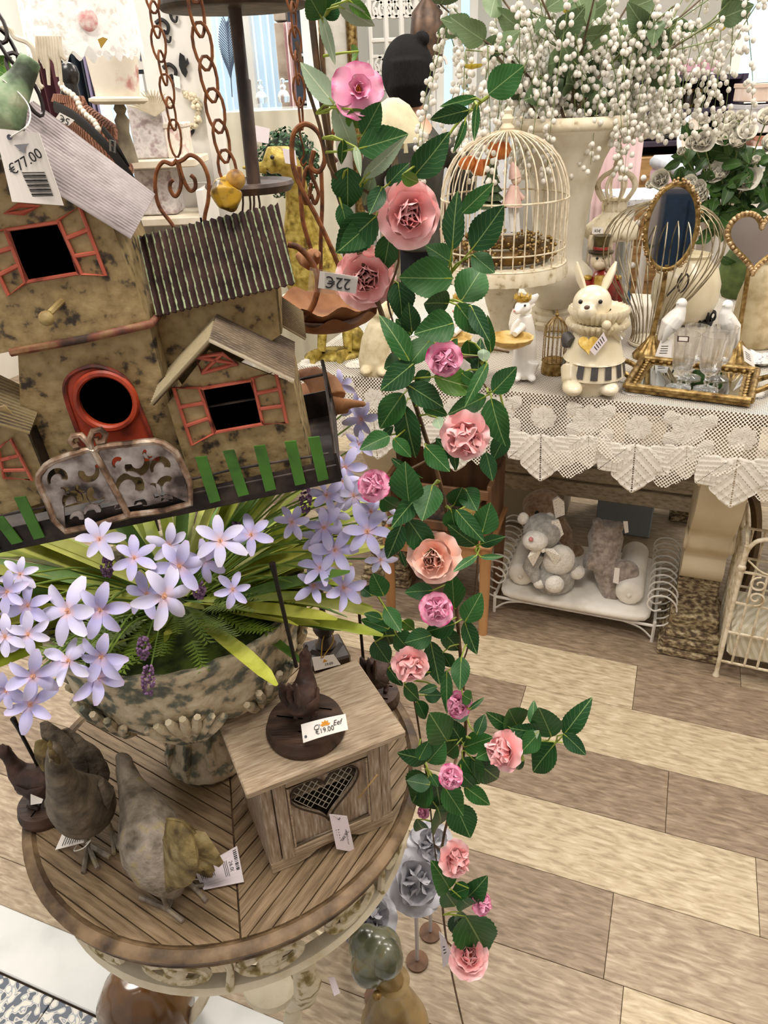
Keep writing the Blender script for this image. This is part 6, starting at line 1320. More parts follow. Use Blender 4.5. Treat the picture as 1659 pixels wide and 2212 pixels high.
# ---- pedestal with the dome birdcage
a = At(1077, 748); q, r = a.q, a.r; pd = solo('cream_pedestal', a.lathe([(0, 750), (34, 750), (36, 742), (30, 728), (22, 716), (19, 700), (22, 680), (30, 655), (38, 622), (44, 600), (46, 590), (0, 586)], 36), SHAB, 'small cream pedestal holding up the dome birdcage', 'pedestal')
cz = a.z(572); CB = mat('cage_cream_wire', ['#b8a685', '#d9cbb0', '#e6dbc4'], .55, scale=40)
cg = thing('dome_birdcage', 'cream wire dome birdcage with a golden wreath inside on the pedestal', 'birdcage', (a.P.x, a.P.y, cz))
crw = 124; rows = ((crw, 564), (crw, 510), (crw, 430), (118, 385), (100, 340), (72, 308), (40, 290), (10, 281))
for i in range(36):
    t = 2 * PI * i / 36; part('bar', MB().tube(cat([(a.P.x + r(w_) * math.cos(t), a.P.y + r(w_) * math.sin(t), a.z(y)) for w_, y in rows], 2), .0020, 5), CB, cg)
for w_, y, rr_ in ((crw, 564, .004), (crw, 425, .0025), (crw, 530, .0022)): part('ring', MB().tube([(a.P.x + r(w_) * math.cos(t), a.P.y + r(w_) * math.sin(t), a.z(y)) for t in (2 * PI * i / 48 for i in range(48))], rr_, 6, closed=True), CB, cg)
part('tray', a.lathe([(0, 576), (118, 576), (126, 572), (128, 562), (122, 560), (0, 564)], 48), SHAB, cg)
part('lace_skirt', a.lathe([(128, 564), (131, 578), (130, 592), (126, 590), (127, 576)], 120, rip=lambda t, j: 1 + .012 * math.cos(t * 30) * (j in (1, 2))), SHAB, cg)
part('finial', a.lathe([(11, 284), (14, 276), (9, 266), (12, 256), (6, 246), (8, 238), (0, 228)], 16), SHAB, cg)
wr = thing('gold_wreath', 'bumpy golden wreath lying in the dome birdcage', 'wreath', (a.P.x, a.P.y, cz + .012)); mb = MB(); q8 = random.Random(9)
part('hoop', MB().tube([(a.P.x + r(88) * math.cos(t), a.P.y + r(88) * math.sin(t), cz + .04) for t in (2 * PI * i / 40 for i in range(40))], r(14), 8, closed=True), mat('wreath_gold_dark', ['#3d2a0c', '#6d4f1a'], .5, metal=.4), wr)
for i in range(420): t = q8.uniform(0, 6.3); b_ = q8.uniform(0, 6.3); w_ = r(16 + q8.uniform(0, 5)); mb.ball((a.P.x + (r(88) + w_ * math.cos(b_)) * math.cos(t), a.P.y + (r(88) + w_ * math.cos(b_)) * math.sin(t), cz + .04 + w_ * math.sin(b_) * 1.3), q8.uniform(.003, .006), 5, 4)
part('golden_seeds', mb, GOLD, wr, kind='stuff')
dl = thing('hanging_doll', 'small doll in pink and white hanging inside the dome birdcage', 'doll', a.q(1118, 500)); PKD = mat('doll_pink', ['#d3a79a', '#e2c1b4'], .7)
part('dress', MB().tube([q(1112, 400), q(1108, 420), q(1105, 445)], [r(9), r(14), r(22)], 12), PKD, dl); part('head', MB().ball(q(1115, 388), r(10), 10, 8), mat('doll_skin', '#e6c9b4', .6), dl); part('hat', MB().tube([q(1113, 384), q(1110, 365), q(1106, 350)], [r(12), r(9), r(2)], 10), PKD, dl)
for x in (1105, 1117): part('leg', MB().tube([q(x - 2, 445), q(x + 2, 500)], r(5), 8), WHC, dl)
for x in (1096, 1130): part('arm', MB().tube([q(1112, 408), q(x, 430)], r(5), 8), PKD, dl)
part('hanging_thread', MB().tube([q(1106, 350), q(1085, 290)], .0006, 4), CB, dl)
for i, (x, y, w_, lab) in enumerate(((1078, 325, 22, 'orange paper pumpkin seen through the top of the dome birdcage'), (1040, 362, 20, 'orange leafy ornament left of the small fir in the cage'), (1010, 352, 17, 'small orange flower ornament at the left inside the dome birdcage'))):
    t = solo('orange_ornament', MB(Matrix.Translation(q(x, y, .05))).lathe([(0, -r(w_) * .8), (r(w_) * .7, -r(w_) * .6), (r(w_), 0), (r(w_) * .7, r(w_) * .7), (0, r(w_) * .6)], 36, rip=lambda t_, j: 1 + .12 * math.cos(t_ * 8)), mat('orange_paper', ['#c8672a', '#dd8b45'], .6), lab, 'ornament', 'orange ornaments behind the cage bars')  # plain orange paper in two tones
# little fir inside the cage
fm = MB()
for k in range(5): fm.lathe([(r(26 - 4 * k), 0), (r(8), r(18)), (0, r(22))], 14, Matrix.Translation(q(1062, 450 - 18 * k, .02)), rip=lambda t_, j: 1 + (.22 * math.cos(t_ * 7) if j == 0 else 0))
solo('small_fir', fm, mat('fir_green', ['#2c3a22', '#4d5f3a'], .8, scale=80, bump=.8), 'small dark green artificial fir inside the dome birdcage', 'plant')
# ---- tall white urn with the berry branches
a = At(1192, 700); q, r = a.q, a.r; bu = thing('tall_white_urn', 'tall shabby white trumpet urn carrying the white berry branches', 'urn', a.P)
part('foot', a.lathe([(0, 702), (56, 702), (56, 690), (49, 685), (49, 680), (43, 673), (45, 666), (39, 660), (0, 658)], 40), SHAB, bu)
part('body', a.lathe([(36, 662), (43, 646), (62, 626), (74, 604), (74, 585), (62, 572), (52, 562), (50, 545), (52, 500), (56, 450), (64, 395), (76, 345), (92, 305), (108, 284), (112, 274), (112, 262), (104, 260), (96, 268), (80, 300), (0, 320)], 48), mat('aged_white_plaster', ['#8c7c62', '#cfc3aa', '#ddd4bf', '#e6dfce'], .75, scale=14, pos=[.22, .32, .5, .8], bump=.2, bscale=50), bu)
part('rim', a.lathe([(104, 282), (113, 276), (116, 266), (113, 254), (106, 250), (100, 256)], 48), SHAB, bu)
tg, f, ex, ey, n = card('floral_leaflet', [q(1196, 172, -.02), q(1222, 185, -.02), q(1212, 225, -.02), q(1186, 215, -.02)], None, bu, PAPER); text_on(tg, f, ex, ey, 'FLOR', .5, .5, .014, rot=1.2)
BER = mat('white_berry', ['#dad5c8', '#e8e4da'], .45); BRB = mat('branch_brown', ['#4b3c2c', '#6e5a42'], .7, scale=40); BRG = mat('branch_green', ['#5d6b3c', '#7b8a52'], .6)
LEAFB = leaf_mat('berry_leaf', '#3f5637', '#6b8058', '#8ea07a', .65); LBM = [leaf_mesh(LEAFB, f_, b_, .62) for f_, b_ in ((.15, .2), (.3, .4), (-.2, -.2))]
BM1 = mesh('berry', MB().ball((0, 0, 0), (.0076, .0076, .0086), 8, 6), BER); yc = a.P.y
q9 = random.Random(31); top_ = Vec((a.P.x, a.P.y, a.z(268)))
ENDS = [(930, -10, -.05), (1010, 60, -.12), (1060, -40, .1), (1150, -50, -.1), (1225, -60, .05), (1290, -30, -.15), (1375, -20, .05), (1460, 10, -.1), (1535, -20, .08), (1610, 5, -.05)]
LABS = ['leftmost', 'second from the left', 'third from the left', 'fourth from the left', 'fifth from the left', 'sixth from the left', 'fourth from the right', 'third from the right', 'second from the right', 'rightmost']
nb_ = 0
for i, (ex_, ey_, dy) in enumerate(ENDS):
    t = thing('berry_branch', 'artificial branch with drooping strings of white berries, ' + LABS[i] + ' in the tall urn', 'branch', top_, 'white berry branches in the tall urn')
    e = Yp(ex_, ey_, yc + dy); s0 = top_ + Vec((q9.uniform(-.05, .05), q9.uniform(-.05, .05), -.05)); up = (s0 + e) / 2 + EZ * .06
    pts = cat([s0, s0 + (e - s0) * .4 + EZ * .05, e], 8); part('branch', MB().tube(pts, [.0055, .0022], 6), BRB, t)
    rest = MB()
    for k in range(9 + (0, 0, 0, 2, 0, 0, 1, 5, 6, 6)[i]):
        w_ = q9.uniform(.62 if i > 5 or i < 2 else .35, 1.0); p0 = pts[int(w_ * (len(pts) - 1))] + Vec((q9.uniform(-.07, .07), q9.uniform(-.08, .08), q9.uniform(-.03, .05)))
        L = q9.uniform(.18, .42) * (.8 + .4 * w_); side = Vec((q9.uniform(-.10, .10), q9.uniform(-.06, .06), 0)); low = top_.z - (.12 if i < 6 else .03)
        if p0.z - L < low: L = max(.1, p0.z - low)
        st = cat([p0, p0 + side * .5 + EZ * -.3 * L, p0 + side + EZ * -.7 * L, p0 + side * 1.1 + EZ * -L], 4)
        part('strand', MB().tube([pts[max(0, int(w_ * (len(pts) - 1)) - 2)]] + st, [.0016, .0007], 4), BRG, t)
        for j in range(int(L / .0105)):
            b_ = st[min(len(st) - 1, int(j / max(1, int(L / .0105)) * len(st)))]; o_ = Vec((q9.uniform(-1, 1), q9.uniform(-1, 1), q9.uniform(-.8, .4))).normalized() * q9.uniform(.010, .022); c_ = b_ + o_ + EZ * -.006
            if nb_ < 300 and q9.random() < .38 and c_.y < yc + .02: inst('berry', BM1, t, Matrix.Translation(c_)); nb_ += 1
            else: rest.ball(c_, (.0076, .0076, .0085), 6, 4)
    part('berries', rest, BER, t, kind='stuff')
    for k in range(6):
        w_ = q9.uniform(.3, 1); p0 = pts[int(w_ * (len(pts) - 1))]; d = Vec((q9.uniform(-1, 1), q9.uniform(-1, .3), q9.uniform(-.5, .6))).normalized(); n_ = (EYE - p0).normalized(); n_ = (n_ - d * n_.dot(d)).normalized()
        inst('leaf', q9.choice(LBM), t, frame(p0, d, n_.cross(d)) @ RX(q9.uniform(-.5, .5)) @ Matrix.Scale(q9.uniform(.07, .115), 4))
    if i in (1, 4, 6, 8): part('yellow_blossom', MB(Matrix.Translation(Yp(ex_ + 10, ey_ + 90, yc + dy - .05))).lathe([(0, 0), (.016, .004), (.022, .012)], 20, rip=lambda t_, j: 1 + .4 * math.cos(t_ * 5)), mat('blossom_yellow', ['#c9b32e', '#dccb55'], .6), t)
# ---- white rose bouquet
a = At(1545, 640); yc = a.P.y - .12; wrp = mat('white_rose_petal', ['#efeada', '#f6f3ea'], .7, scale=30)
WR = {}
def white_rose(openess):
    mb = MB(); q_ = random.Random(int(openess * 10))
    for ring, (n_, tilt, s_) in enumerate(((5, .15 + .5 * (1 - openess), 1), (5, .6 + .3 * (1 - openess), .9), (4, 1.0, .78), (3, 1.25, .6))):
        for j in range(n_):
            A = RZ(2 * PI * j / n_ + ring * .6) @ RY(-tilt) @ Matrix.Scale(s_, 4)
            mb.grid(lambda u, v: A @ Vec((u * (1 - .1 * (2 * v - 1) ** 2), (v - .5) * 2 * (.15 + .45 * math.sin(PI * min(1, u * .75 + .1))), .45 * u ** 2 + .3 * (v - .5) ** 2)), 5, 5)
    return mesh('rose', mb, wrp, angle=80)
WRM = [white_rose(o_) for o_ in (1, .6, .1)]; CALM = mesh('calyx', MB().lathe([(0, -.35), (.18, -.3), (.34, -.05), (.2, -.02), (0, -.1)], 8), CALYX)
wb_ = thing('white_rose_bouquet', 'bouquet of small white roses and buds with green leaves at the right', 'bouquet', Yp(1545, 500, yc))
WRS = [(1430, 390, 26, 1), (1445, 372, 14, 2), (1408, 402, 14, 2), (1493, 400, 22, 1), (1520, 310, 30, 0), (1500, 312, 20, 1), (1563, 302, 30, 0), (1594, 312, 24, 1), (1612, 290, 24, 0), (1545, 382, 30, 0), (1560, 380, 18, 1), (1612, 392, 34, 0), (1640, 402, 22, 1), (1562, 345, 22, 1), (1525, 350, 16, 1), (1575, 262, 20, 2), (1598, 258, 18, 2), (1550, 265, 18, 2), (1655, 262, 26, 1), (1618, 268, 16, 2), (1520, 268, 16, 1), (1475, 330, 14, 2), (1512, 410, 22, 1), (1655, 320, 26, 1), (1632, 350, 14, 2), (1655, 385, 20, 1), (1585, 275, 14, 2), (1520, 425, 20, 1)]
q9 = random.Random(8); base_ = Yp(1560, 520, yc + .08)
for px, py, rp, op in WRS:
    c = Yp(px, py, yc + q9.uniform(-.06, .06)); R = rp * proj(c)[2] / F; nr = ((EYE - c).normalized() * .7 + (c - base_).normalized() * .9 + Vec((q9.uniform(-.3, .3), 0, q9.uniform(-.3, .3)))).normalized(); M = frame(c, nr.orthogonal(), nr.cross(nr.orthogonal())) @ Matrix.Scale(R, 4)
    ro = inst('rose', WRM[op], wb_, M); link('calyx', CALM, ro, Matrix.Identity(4)); part('stem', MB().tube(cat([c, (c + base_) / 2 + EZ * .02, base_], 4), .0022, 5), BRG, wb_)
LEAFW = leaf_mat('bouquet_leaf', '#18330f', '#35581f', '#5d7a3e'); LWM = [leaf_mesh(LEAFW, f_, b_, .5) for f_, b_ in ((.15, .2), (.3, .4), (-.2, -.2))]
for k in range(210):
    px, py = q9.gauss(1568, 62), q9.gauss(395, 58)
    if px < 1420 + abs(py - 390) * .6 or py < 280: continue
    c = Yp(px, py, yc + q9.uniform(-.03, .10)); d = Vec((q9.uniform(-1, 1), q9.uniform(-1, .4), q9.uniform(-.8, .6))).normalized(); n_ = (EYE - c).normalized(); n_ = (n_ - d * n_.dot(d)).normalized()
    inst('leaf', q9.choice(LWM), wb_, frame(c, d, n_.cross(d)) @ RX(q9.uniform(-.6, .6)) @ Matrix.Scale(q9.uniform(.05, .08), 4))
a2 = At(1590, 640); part('vase', MB(T((a2.P.x, a2.P.y, 0))).lathe([(0, LT), (.05, LT), (.075, LT + .06), (.07, LT + .12), (.05, LT + .16), (.045, LT + .16), (0, LT + .15)], 28), mat('moss_pot', ['#39481f', '#55652f'], .8), wb_)
# ---- cream cat, golden goose, topiary on the left end
a = At(808, 802); q, r = a.q, a.r; ct = thing('cream_cat', 'cream stone cat figure seen from behind beside the rose leaves', 'figurine', a.P)
b = part('body', MB().tube([q(808, 806), q(808, 775), q(812, 735), q(818, 705), q(822, 690)], [r(30), r(34), r(31), r(24), r(16)], 18).ball(q(826, 672), (r(24), r(24), r(22)), 16, 12).ball(q(790, 800, -.04), (r(13), r(20), r(9)), 10, 8).ball(q(826, 802, -.04), (r(13), r(20), r(9)), 10, 8), mat('sandstone_cream', ['#c9b992', '#dacca8', '#e2d6b6'], .8, scale=40, bump=.4), ct); remesh(b, .004, 3)
for x in (812, 842): part('ear', MB().tube([q(x, 660), q(x, 640)], [r(9), r(1.5)], 8), MATS['sandstone_cream'], b)
a = At(715, 772); q, r = a.q, a.r; GG = mat('gilded_goose', ['#5d4a16', '#96802f', '#b7a04c', '#cdb96c'], .45, metal=.4, scale=50, pos=[.3, .42, .55, .8], bump=.6, bscale=90, detail=7)
gs_ = thing('golden_goose', 'golden goose statue with a long neck behind the rusty bird bath', 'statue', a.P)
b = part('body', MB().tube([q(575, 366, -.05), q(592, 345, -.04), q(612, 345, -.03), q(630, 365, -.02), q(640, 405, 0), (q(645, 450, .02)), q(652, 510, .04), q(668, 570, .06), q(700, 620, .08), q(730, 655, .08), q(760, 670, .08)], [r(12), r(25), r(26), r(22), r(22), r(26), r(40), r(64), r(72), r(48), r(10)], 20), GG, gs_); remesh(b, .004, 2)
part('beak', MB().tube([q(575, 362, -.055), q(548, 362, -.06), q(524, 362, -.06)], [r(12), r(7), r(2)], 10, flat=.6), GG, b); part('eye', MB().ball(q(588, 340, -.085), r(4), 8, 6), EYE_, b)
for x0, x1 in ((700, 694), (745, 752)): lg = part('leg', MB().tube([q(x0, 660, .05), q(x1, 760, 0)], [r(13), r(9)], 10), GG, gs_); part('webbed_foot', MB().tube([q(x1, 762, .0), q(x1 - 20, 775, -.05)], [r(9), r(18)], 10, flat=.35), GG, lg)
part('rocky_base', MB().ball(q(722, 768, .03), (r(66), r(46), r(16)), 20, 12).ball(q(765, 735, .05), (r(24), r(24), r(34)), 12, 10), mat('gilt_rock', ['#4f4010', '#8d782a', '#c4b05c'], .5, metal=.35, scale=30, bump=1.0, detail=8), gs_)
card('price_tag', [q(610, 320, -.1), q(638, 325, -.1), q(642, 358, -.1), q(616, 352, -.1)], None, gs_, PAPER2)
a = At(640, 700); yc = a.P.y; tp = thing('topiary_ball', 'dark green boxwood topiary ball behind the golden goose', 'plant', a.P)
c = Yp(622, 355, yc); R = 66 * proj(c)[2] / F; mb = MB(); q9 = random.Random(3)
for k in range(900):
    d = Vec((q9.gauss(0, 1), q9.gauss(0, 1), q9.gauss(0, 1))).normalized(); p = c + d * R * q9.uniform(.85, 1.04); t_ = d.orthogonal().normalized(); t_ = Matrix.Rotation(q9.uniform(0, 6), 3, d) @ t_; s_ = d.cross(t_); e_ = (t_ + d * .6).normalized() * .016
    mb.add([p, p + e_ * .5 + s_ * .006, p + e_, p + e_ * .5 - s_ * .006], [(0, 1, 2, 3)])
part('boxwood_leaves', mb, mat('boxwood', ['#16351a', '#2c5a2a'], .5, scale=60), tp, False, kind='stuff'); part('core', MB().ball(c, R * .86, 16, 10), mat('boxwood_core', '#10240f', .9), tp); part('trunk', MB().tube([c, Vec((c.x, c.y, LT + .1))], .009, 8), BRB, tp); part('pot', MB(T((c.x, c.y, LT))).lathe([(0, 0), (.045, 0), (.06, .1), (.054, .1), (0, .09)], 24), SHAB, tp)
tg, f, ex, ey, n = card('price_tag', [Yp(583, 278, yc - .25), Yp(541, 268, yc - .25), Yp(547, 305, yc - .25), Yp(580, 310, yc - .25)], None, tp, PAPER2); text_on(tg, f, ex, ey, '18€', .5, .5, .03)
# ================================================================ UNDER THE LACE TABLE
WIRW = mat('white_enamel_wire', ['#d5d0c6', '#e9e6df'], .5, scale=30); COT = mat('white_cotton', ['#ded8cb', '#ece7dc', '#f2eee5'], .9, scale=14, bump=.3, sheen=.2)
bo = S(-.405, 1.93, 0); BL, BDp = .49, .34; BM_ = SF(bo)
bd = thing('doll_bed', 'white wire doll bed with curled scroll ends under the lace table', 'doll bed', S(-.16, 2.1, 0))
for x in (0, BL):
    for y in (0, BDp): part('leg', MB(BM_).tube([(x, y, 0), (x, y, .075)], .0055, 6), WIRW, bd)
for y in (0, BDp): part('rail', MB(BM_).tube([(0, y, .06), (BL, y, .06)], .005, 6), WIRW, bd)
for x in (0, BL): part('rail', MB(BM_).tube([(x, 0, .06), (x, BDp, .06)], .005, 6), WIRW, bd)
for x, s_ in ((0, 1), (BL, -1)): part('brace', MB(BM_).tube(cat([(x, 0, .012), (x + s_ * .04, 0, .045), (x + s_ * .10, 0, .06)], 4), .003, 5), WIRW, bd)
for x, s_ in ((0, -1), (BL, 1)):
    for i in range(10):
        y = BDp * i / 9; P = [(0, .06), (.030, .072), (.052, .105), (.05, .145), (.02, .172), (-.018, .165), (-.03, .135), (-.01, .115), (.010, .125)]
        part('end_scroll', MB(BM_).tube(cat([(x + s_ * p, y, z) for p, z in P], 4), .0028, 6), WIRW, bd)
    part('end_bar', MB(BM_).tube([(x + s_ * .052, 0, .12), (x + s_ * .052, BDp, .12)], .0028, 6), WIRW, bd)
mt = solo('doll_mattress', MB(BM_).box((BL / 2, BDp / 2 - .01, .083), (BL - .02, BDp + .02, .045), b=.016), COT, 'plump white cotton mattress lying on the wire doll bed', 'mattress'); md = mt.modifiers.new('soft', 'SUBSURF'); md.levels = md.render_levels = 2
for x, lab in ((.075, 'white bolster cushion with gathered end at the left of the doll bed'), (BL - .085, 'white bolster cushion with gathered end at the right of the doll bed')):
    t = thing('bolster', lab, 'cushion', BM_ @ Vec((x, .05, .106)), 'bolsters on the doll bed')
    part('roll', MB(BM_).lathe([(0, 0), (.016, -.002), (.036, .004), (.041, .014), (.041, .25), (.034, .262), (0, .262)], 26, Matrix.Translation((x, .02, .142)) @ RX(-PI / 2), rip=lambda a_, j: 1 + (.05 * math.cos(a_ * 12) if j in (1, 2) else 0)), COT, t); part('gathered_knot', MB(BM_).ball((x, .017, .142), (.008, .006, .008), 8, 6), COT, t)
def fur(name, cols): return mat(name, cols, .95, scale=70, bump=1.0, bscale=160, sheen=.5, detail=6)
GRF = fur('plush_grey', ['#8e8a84', '#a39f98', '#b4b0a8']); WHF = fur('plush_white', ['#dcd6ca', '#efeae0']); BRF = fur('plush_brown', ['#8a6c4e', '#a5876a', '#b59a7e']); LGF = fur('plush_mauve_grey', ['#7e7168', '#9b8d83', '#b1a398'])
DOT = mat('dotted_cotton', ['#8c7f70', '#efe8dc', '#efe8dc'], .9, scale=220, kind='voronoi', pos=[.2, .28, .5])
MZ = .108
a = At(1205, 1262, MZ); q, r = a.q, a.r; tb = thing('grey_teddy', 'grey and white plush teddy with a dotted bow sitting on the doll bed', 'plush toy', a.P)
b = part('body', MB().tube([q(1200, 1262), q(1196, 1232), q(1190, 1200), q(1182, 1178)], [r(40), r(46), r(40), r(24)], 16).ball(q(1172, 1147, -.01), (r(40), r(38), r(38)), 18, 12), GRF, tb); remesh(b, .0045, 3)
part('tummy', MB().ball(q(1207, 1210, -.045), (r(34), r(22), r(36)), 14, 10), WHF, b)
part('muzzle', MB().ball(q(1156, 1168, -.06), (r(26), r(24), r(20)), 14, 10), WHF, b); part('nose', MB().ball(q(1147, 1165, -.092), r(5), 8, 6), mat('nose_rose', '#c77f7c', .5), b)
for x, y in ((1130, 1120), (1186, 1120)): part('ear', MB().ball(q(x, y), (r(12), r(8), r(14)), 10, 8), WHF, b)
part('leg', MB().tube([q(1170, 1240, -.03), q(1190, 1258, -.07)], [r(20), r(17)], 12), GRF, b); part('foot', MB().ball(q(1198, 1262, -.09), (r(20), r(17), r(19)), 12, 8), WHF, b)
part('leg', MB().tube([q(1222, 1205, -.02), q(1240, 1232, -.03)], [r(18), r(16)], 12), GRF, b); part('foot', MB().ball(q(1246, 1236, -.04), (r(17), r(15), r(16)), 12, 8), WHF, b)
part('arm', MB().tube([q(1160, 1195, -.03), q(1146, 1225, -.04), q(1160, 1252, -.05)], [r(17), r(17), r(13)], 12), GRF, b); part('paw', MB().ball(q(1166, 1260, -.06), (r(14), r(12), r(12)), 10, 8), WHF, b)
for s_, P in ((-1, [(1172, 1186), (1148, 1190), (1140, 1204), (1152, 1224)]), (1, [(1174, 1186), (1196, 1186), (1212, 1202), (1200, 1222)])): part('bow', MB().polyslab([q(x, y, -.075 - .012 * (i == 2)) for i, (x, y) in enumerate(P)], (0, .004, 0)), DOT, b, False)
part('bow_knot', MB().ball(q(1173, 1188, -.078), r(6), 8, 6), DOT, b)
qb = a.q; a = At(1190, 1190, MZ); q, r = a.q, a.r; dg_ = thing('brown_dog', 'brown plush dog with dotted ears behind the grey teddy', 'plush toy', a.P)
b = part('body', MB().tube([q(1195, 1195), q(1195, 1150), q(1190, 1118)], [r(44), r(40), r(26)], 16).ball(q(1172, 1092, -.01), (r(42), r(36), r(34)), 16, 12).ball(q(1156, 1104, -.05), (r(24), r(22), r(20)), 12, 8).ball(q(1240, 1190, -.01), (r(22), r(18), r(14)), 12, 8), BRF, dg_); remesh(b, .005, 3)
part('ear', MB().polyslab([qb(x, y, -.01) for x, y in ((1194, 1082), (1206, 1074), (1219, 1084), (1220, 1112), (1200, 1120))], (0, .008, 0)), DOT, b, False); part('ear', MB().polyslab([qb(x, y, -.04) for x, y in ((1192, 1128), (1208, 1124), (1218, 1154), (1200, 1170), (1186, 1150))], (0, .008, 0)), DOT, b, False)
part('nose', MB().ball(q(1160, 1108, -.1), r(5), 8, 6), EYE_, b)
a = At(1320, 1275, MZ); q, r = a.q, a.r; gp_ = thing('mauve_plush', 'long mauve grey plush animal lying face down with a tan foot', 'plush toy', a.P)
b = part('body', MB().tube([q(1312, 1130, .08), q(1308, 1160, .07), q(1306, 1200, .04), q(1312, 1240, .02), q(1320, 1275, 0), q(1318, 1298, -.03)], [r(28), r(38), r(32), r(28), r(24), r(16)], 16).ball(q(1348, 1236, -.01), (r(32), r(26), r(28)), 14, 10).tube([q(1300, 1215, .02), q(1265, 1210, .02)], [r(22), r(18)], 12).tube([q(1330, 1148, .06), q(1342, 1130, .06)], [r(12), r(10)], 10).tube([q(1292, 1140, .06), q(1290, 1122, .06)], [r(12), r(10)], 10), LGF, gp_); remesh(b, .0045, 2)
part('foot', MB().tube([q(1318, 1298, -.03), q(1318, 1322, -.045)], [r(14), r(13)], 10), mat('corduroy_tan', ['#a3865a', '#c2a678'], .9, kind='wave', scale=120, bump=.6), b)
card('price_tag', [q(1328, 1226, -.05), q(1339, 1228, -.05), q(1336, 1262, -.06), q(1324, 1258, -.06)], None, gp_, PAPER); card('care_tag', [q(1346, 1126, .02), q(1356, 1126, .02), q(1358, 1150, .02), q(1350, 1152, .02)], None, gp_, PAPER)
# ---- garden crib (cream wire) at the right edge
co = G(1546, 1458, 0); cb_a = math.radians(-24); CM = T((co.x, co.y, 0), cb_a); CW_, CDp, CH = .42, .24, .44
cr_ = thing('wire_crib', 'cream wire crib with barred sides and scrolls at the right edge', 'crib', CM @ Vec((CW_ / 2, CDp / 2, 0)))
for x in (0, CW_):
    for y in (0, CDp): part('post', MB(CM).tube([(x, y, 0), (x, y, .012), (x, y, CH)], [.010, .006, .006], 8), CB, cr_)
for y in (0, CDp):
    for z in (.055, .16, .26, .36): part('rail', MB(CM).tube([(0, y, z), (CW_, y, z)], .0042, 6), CB, cr_)
    for i in range(1, 13): part('bar', MB(CM).tube([(CW_ * i / 13, y, .055), (CW_ * i / 13, y, .36)], .0036, 6), CB, cr_)
for x in (0, CW_):
    for z in (.055, .16, .26, .36, CH): part('rail', MB(CM).tube([(x, 0, z), (x, CDp, z)], .0042, 6), CB, cr_)
    for i in range(1, 7): part('bar', MB(CM).tube([(x, CDp * i / 7, .055), (x, CDp * i / 7, .36)], .0036, 6), CB, cr_)
part('arch', MB(CM).tube(cat([(0, 0, CH - .06), (.008, 0, CH), (.05, 0, CH + .03), (CW_ / 2, 0, CH + .05)], 5), .006, 8), CB, cr_)
part('post_knob', MB(CM).ball((0, 0, .372), .011, 12, 8), CB, cr_)
for k in range(4):
    for s_ in (-1, 1): part('scroll', MB(CM).tube([(.05 + .1 * k + p[0], -.006, .31 + s_ * .022 + p[1] * s_) for p in spiral((0, 0), .024, .004, PI * .5, s_ * 1.3, 20)], .0028, 5), CB, cr_)
for k in range(4): part('garland_wire', MB(CM).tube(cat([(.01 + .1 * k, -.004, .40), (.05 + .1 * k, -.004, .37), (.10 + .1 * k, -.004, .365)], 4), .0026, 5), CB, cr_)
solo('crib_cushion', MB(CM).box((CW_ / 2, CDp / 2, .11), (CW_ - .03, CDp - .03, .10), b=.012), mat('quilted_linen', ['#cfc7ad', '#ddd6c0', '#e4decb'], .85, kind='wave', scale=18, rot=(0, .6, .8), dist=1.5, bump=.3), 'pale quilted cushion box inside the cream wire crib', 'cushion', smooth=False)
t = solo('walnut_mirror_surround', MB().sheet([[(.12 * math.cos(a_), .22 + .22 * math.sin(a_)) for a_ in (2 * PI * i / 40 for i in range(40))], [(.095 * math.cos(-a_), .22 + .19 * math.sin(-a_)) for a_ in (2 * PI * i / 40 for i in range(40))]], .02, RX(PI / 2)), mat('walnut_frame', ['#4e3a1f', '#6f5630'], .6, scale=20), 'oval walnut frame leaning behind the cream wire crib', 'frame'); t.location = CM @ Vec((.02, CDp + .09, .004)); t.rotation_euler = (-.12, 0, cb_a + .9)
# ---- low wooden chair with an open crate on it
LWD = mat('warm_beech', ['#8d633c', '#a97a4c', '#b98b5c'], .55, scale=14, stretch=(1, 1, .2), bump=.15); DWD = mat('brown_oak', ['#4d3420', '#6b4a2e', '#7d5a3a'], .6, scale=16, stretch=(1, 1, .3), bump=.2)
l1, l0 = G(1043, 1368, 0), G(846, 1332, 0); hx_ = (l1 - l0).normalized(); hy_ = Vec((-hx_.y, hx_.x, 0)); HW = (l1 - l0).length; HM = frame(l0, hx_, hy_, EZ); SZ = zat(l1.x, l1.y, 1182)
st = thing('low_chair', 'low beech chair behind the rose garland', 'chair', l0 + hx_ * HW / 2 + hy_ * .12)
for x in (0, HW):
    for y in (0, .22): part('leg', MB(HM).tube([(x, y, 0), (x, y, SZ)], [.014, .018], 10), LWD if y == 0 else DWD, st)
for y in (0, .22): part('apron_rail', MB(HM).box((HW / 2, y, SZ - .03), (HW, .014, .05), b=.002), LWD, st, False)
for x in (0, HW): part('apron_rail', MB(HM).box((x, .11, SZ - .03), (.014, .22, .05), b=.002), LWD, st, False)
part('seat', MB(HM).box((HW / 2, .11, SZ + .004), (HW + .04, .26, .014), b=.004), LWD, st, False)
ok = thing('open_crate', 'brown open wooden crate with toys standing on the low chair', 'crate', HM @ Vec((HW / 2, .11, SZ + .012)))
z0 = SZ + .012; ch_ = .18
part('back_board', MB(HM).box((HW / 2, .225, z0 + ch_ / 2), (HW, .012, ch_)), DWD, ok, False); part('bottom_board', MB(HM).box((HW / 2, .12, z0 + .006), (HW, .21, .012)), DWD, ok, False)
for x in (0, HW): part('side_board', MB(HM).box((x, .12, z0 + ch_ / 2), (.014, .21, ch_), b=.002), DWD, ok, False)
for z in (.03, .15): part('front_slat', MB(HM).box((HW / 2, .016, z0 + z), (HW, .010, .03), b=.002), DWD, ok, False)
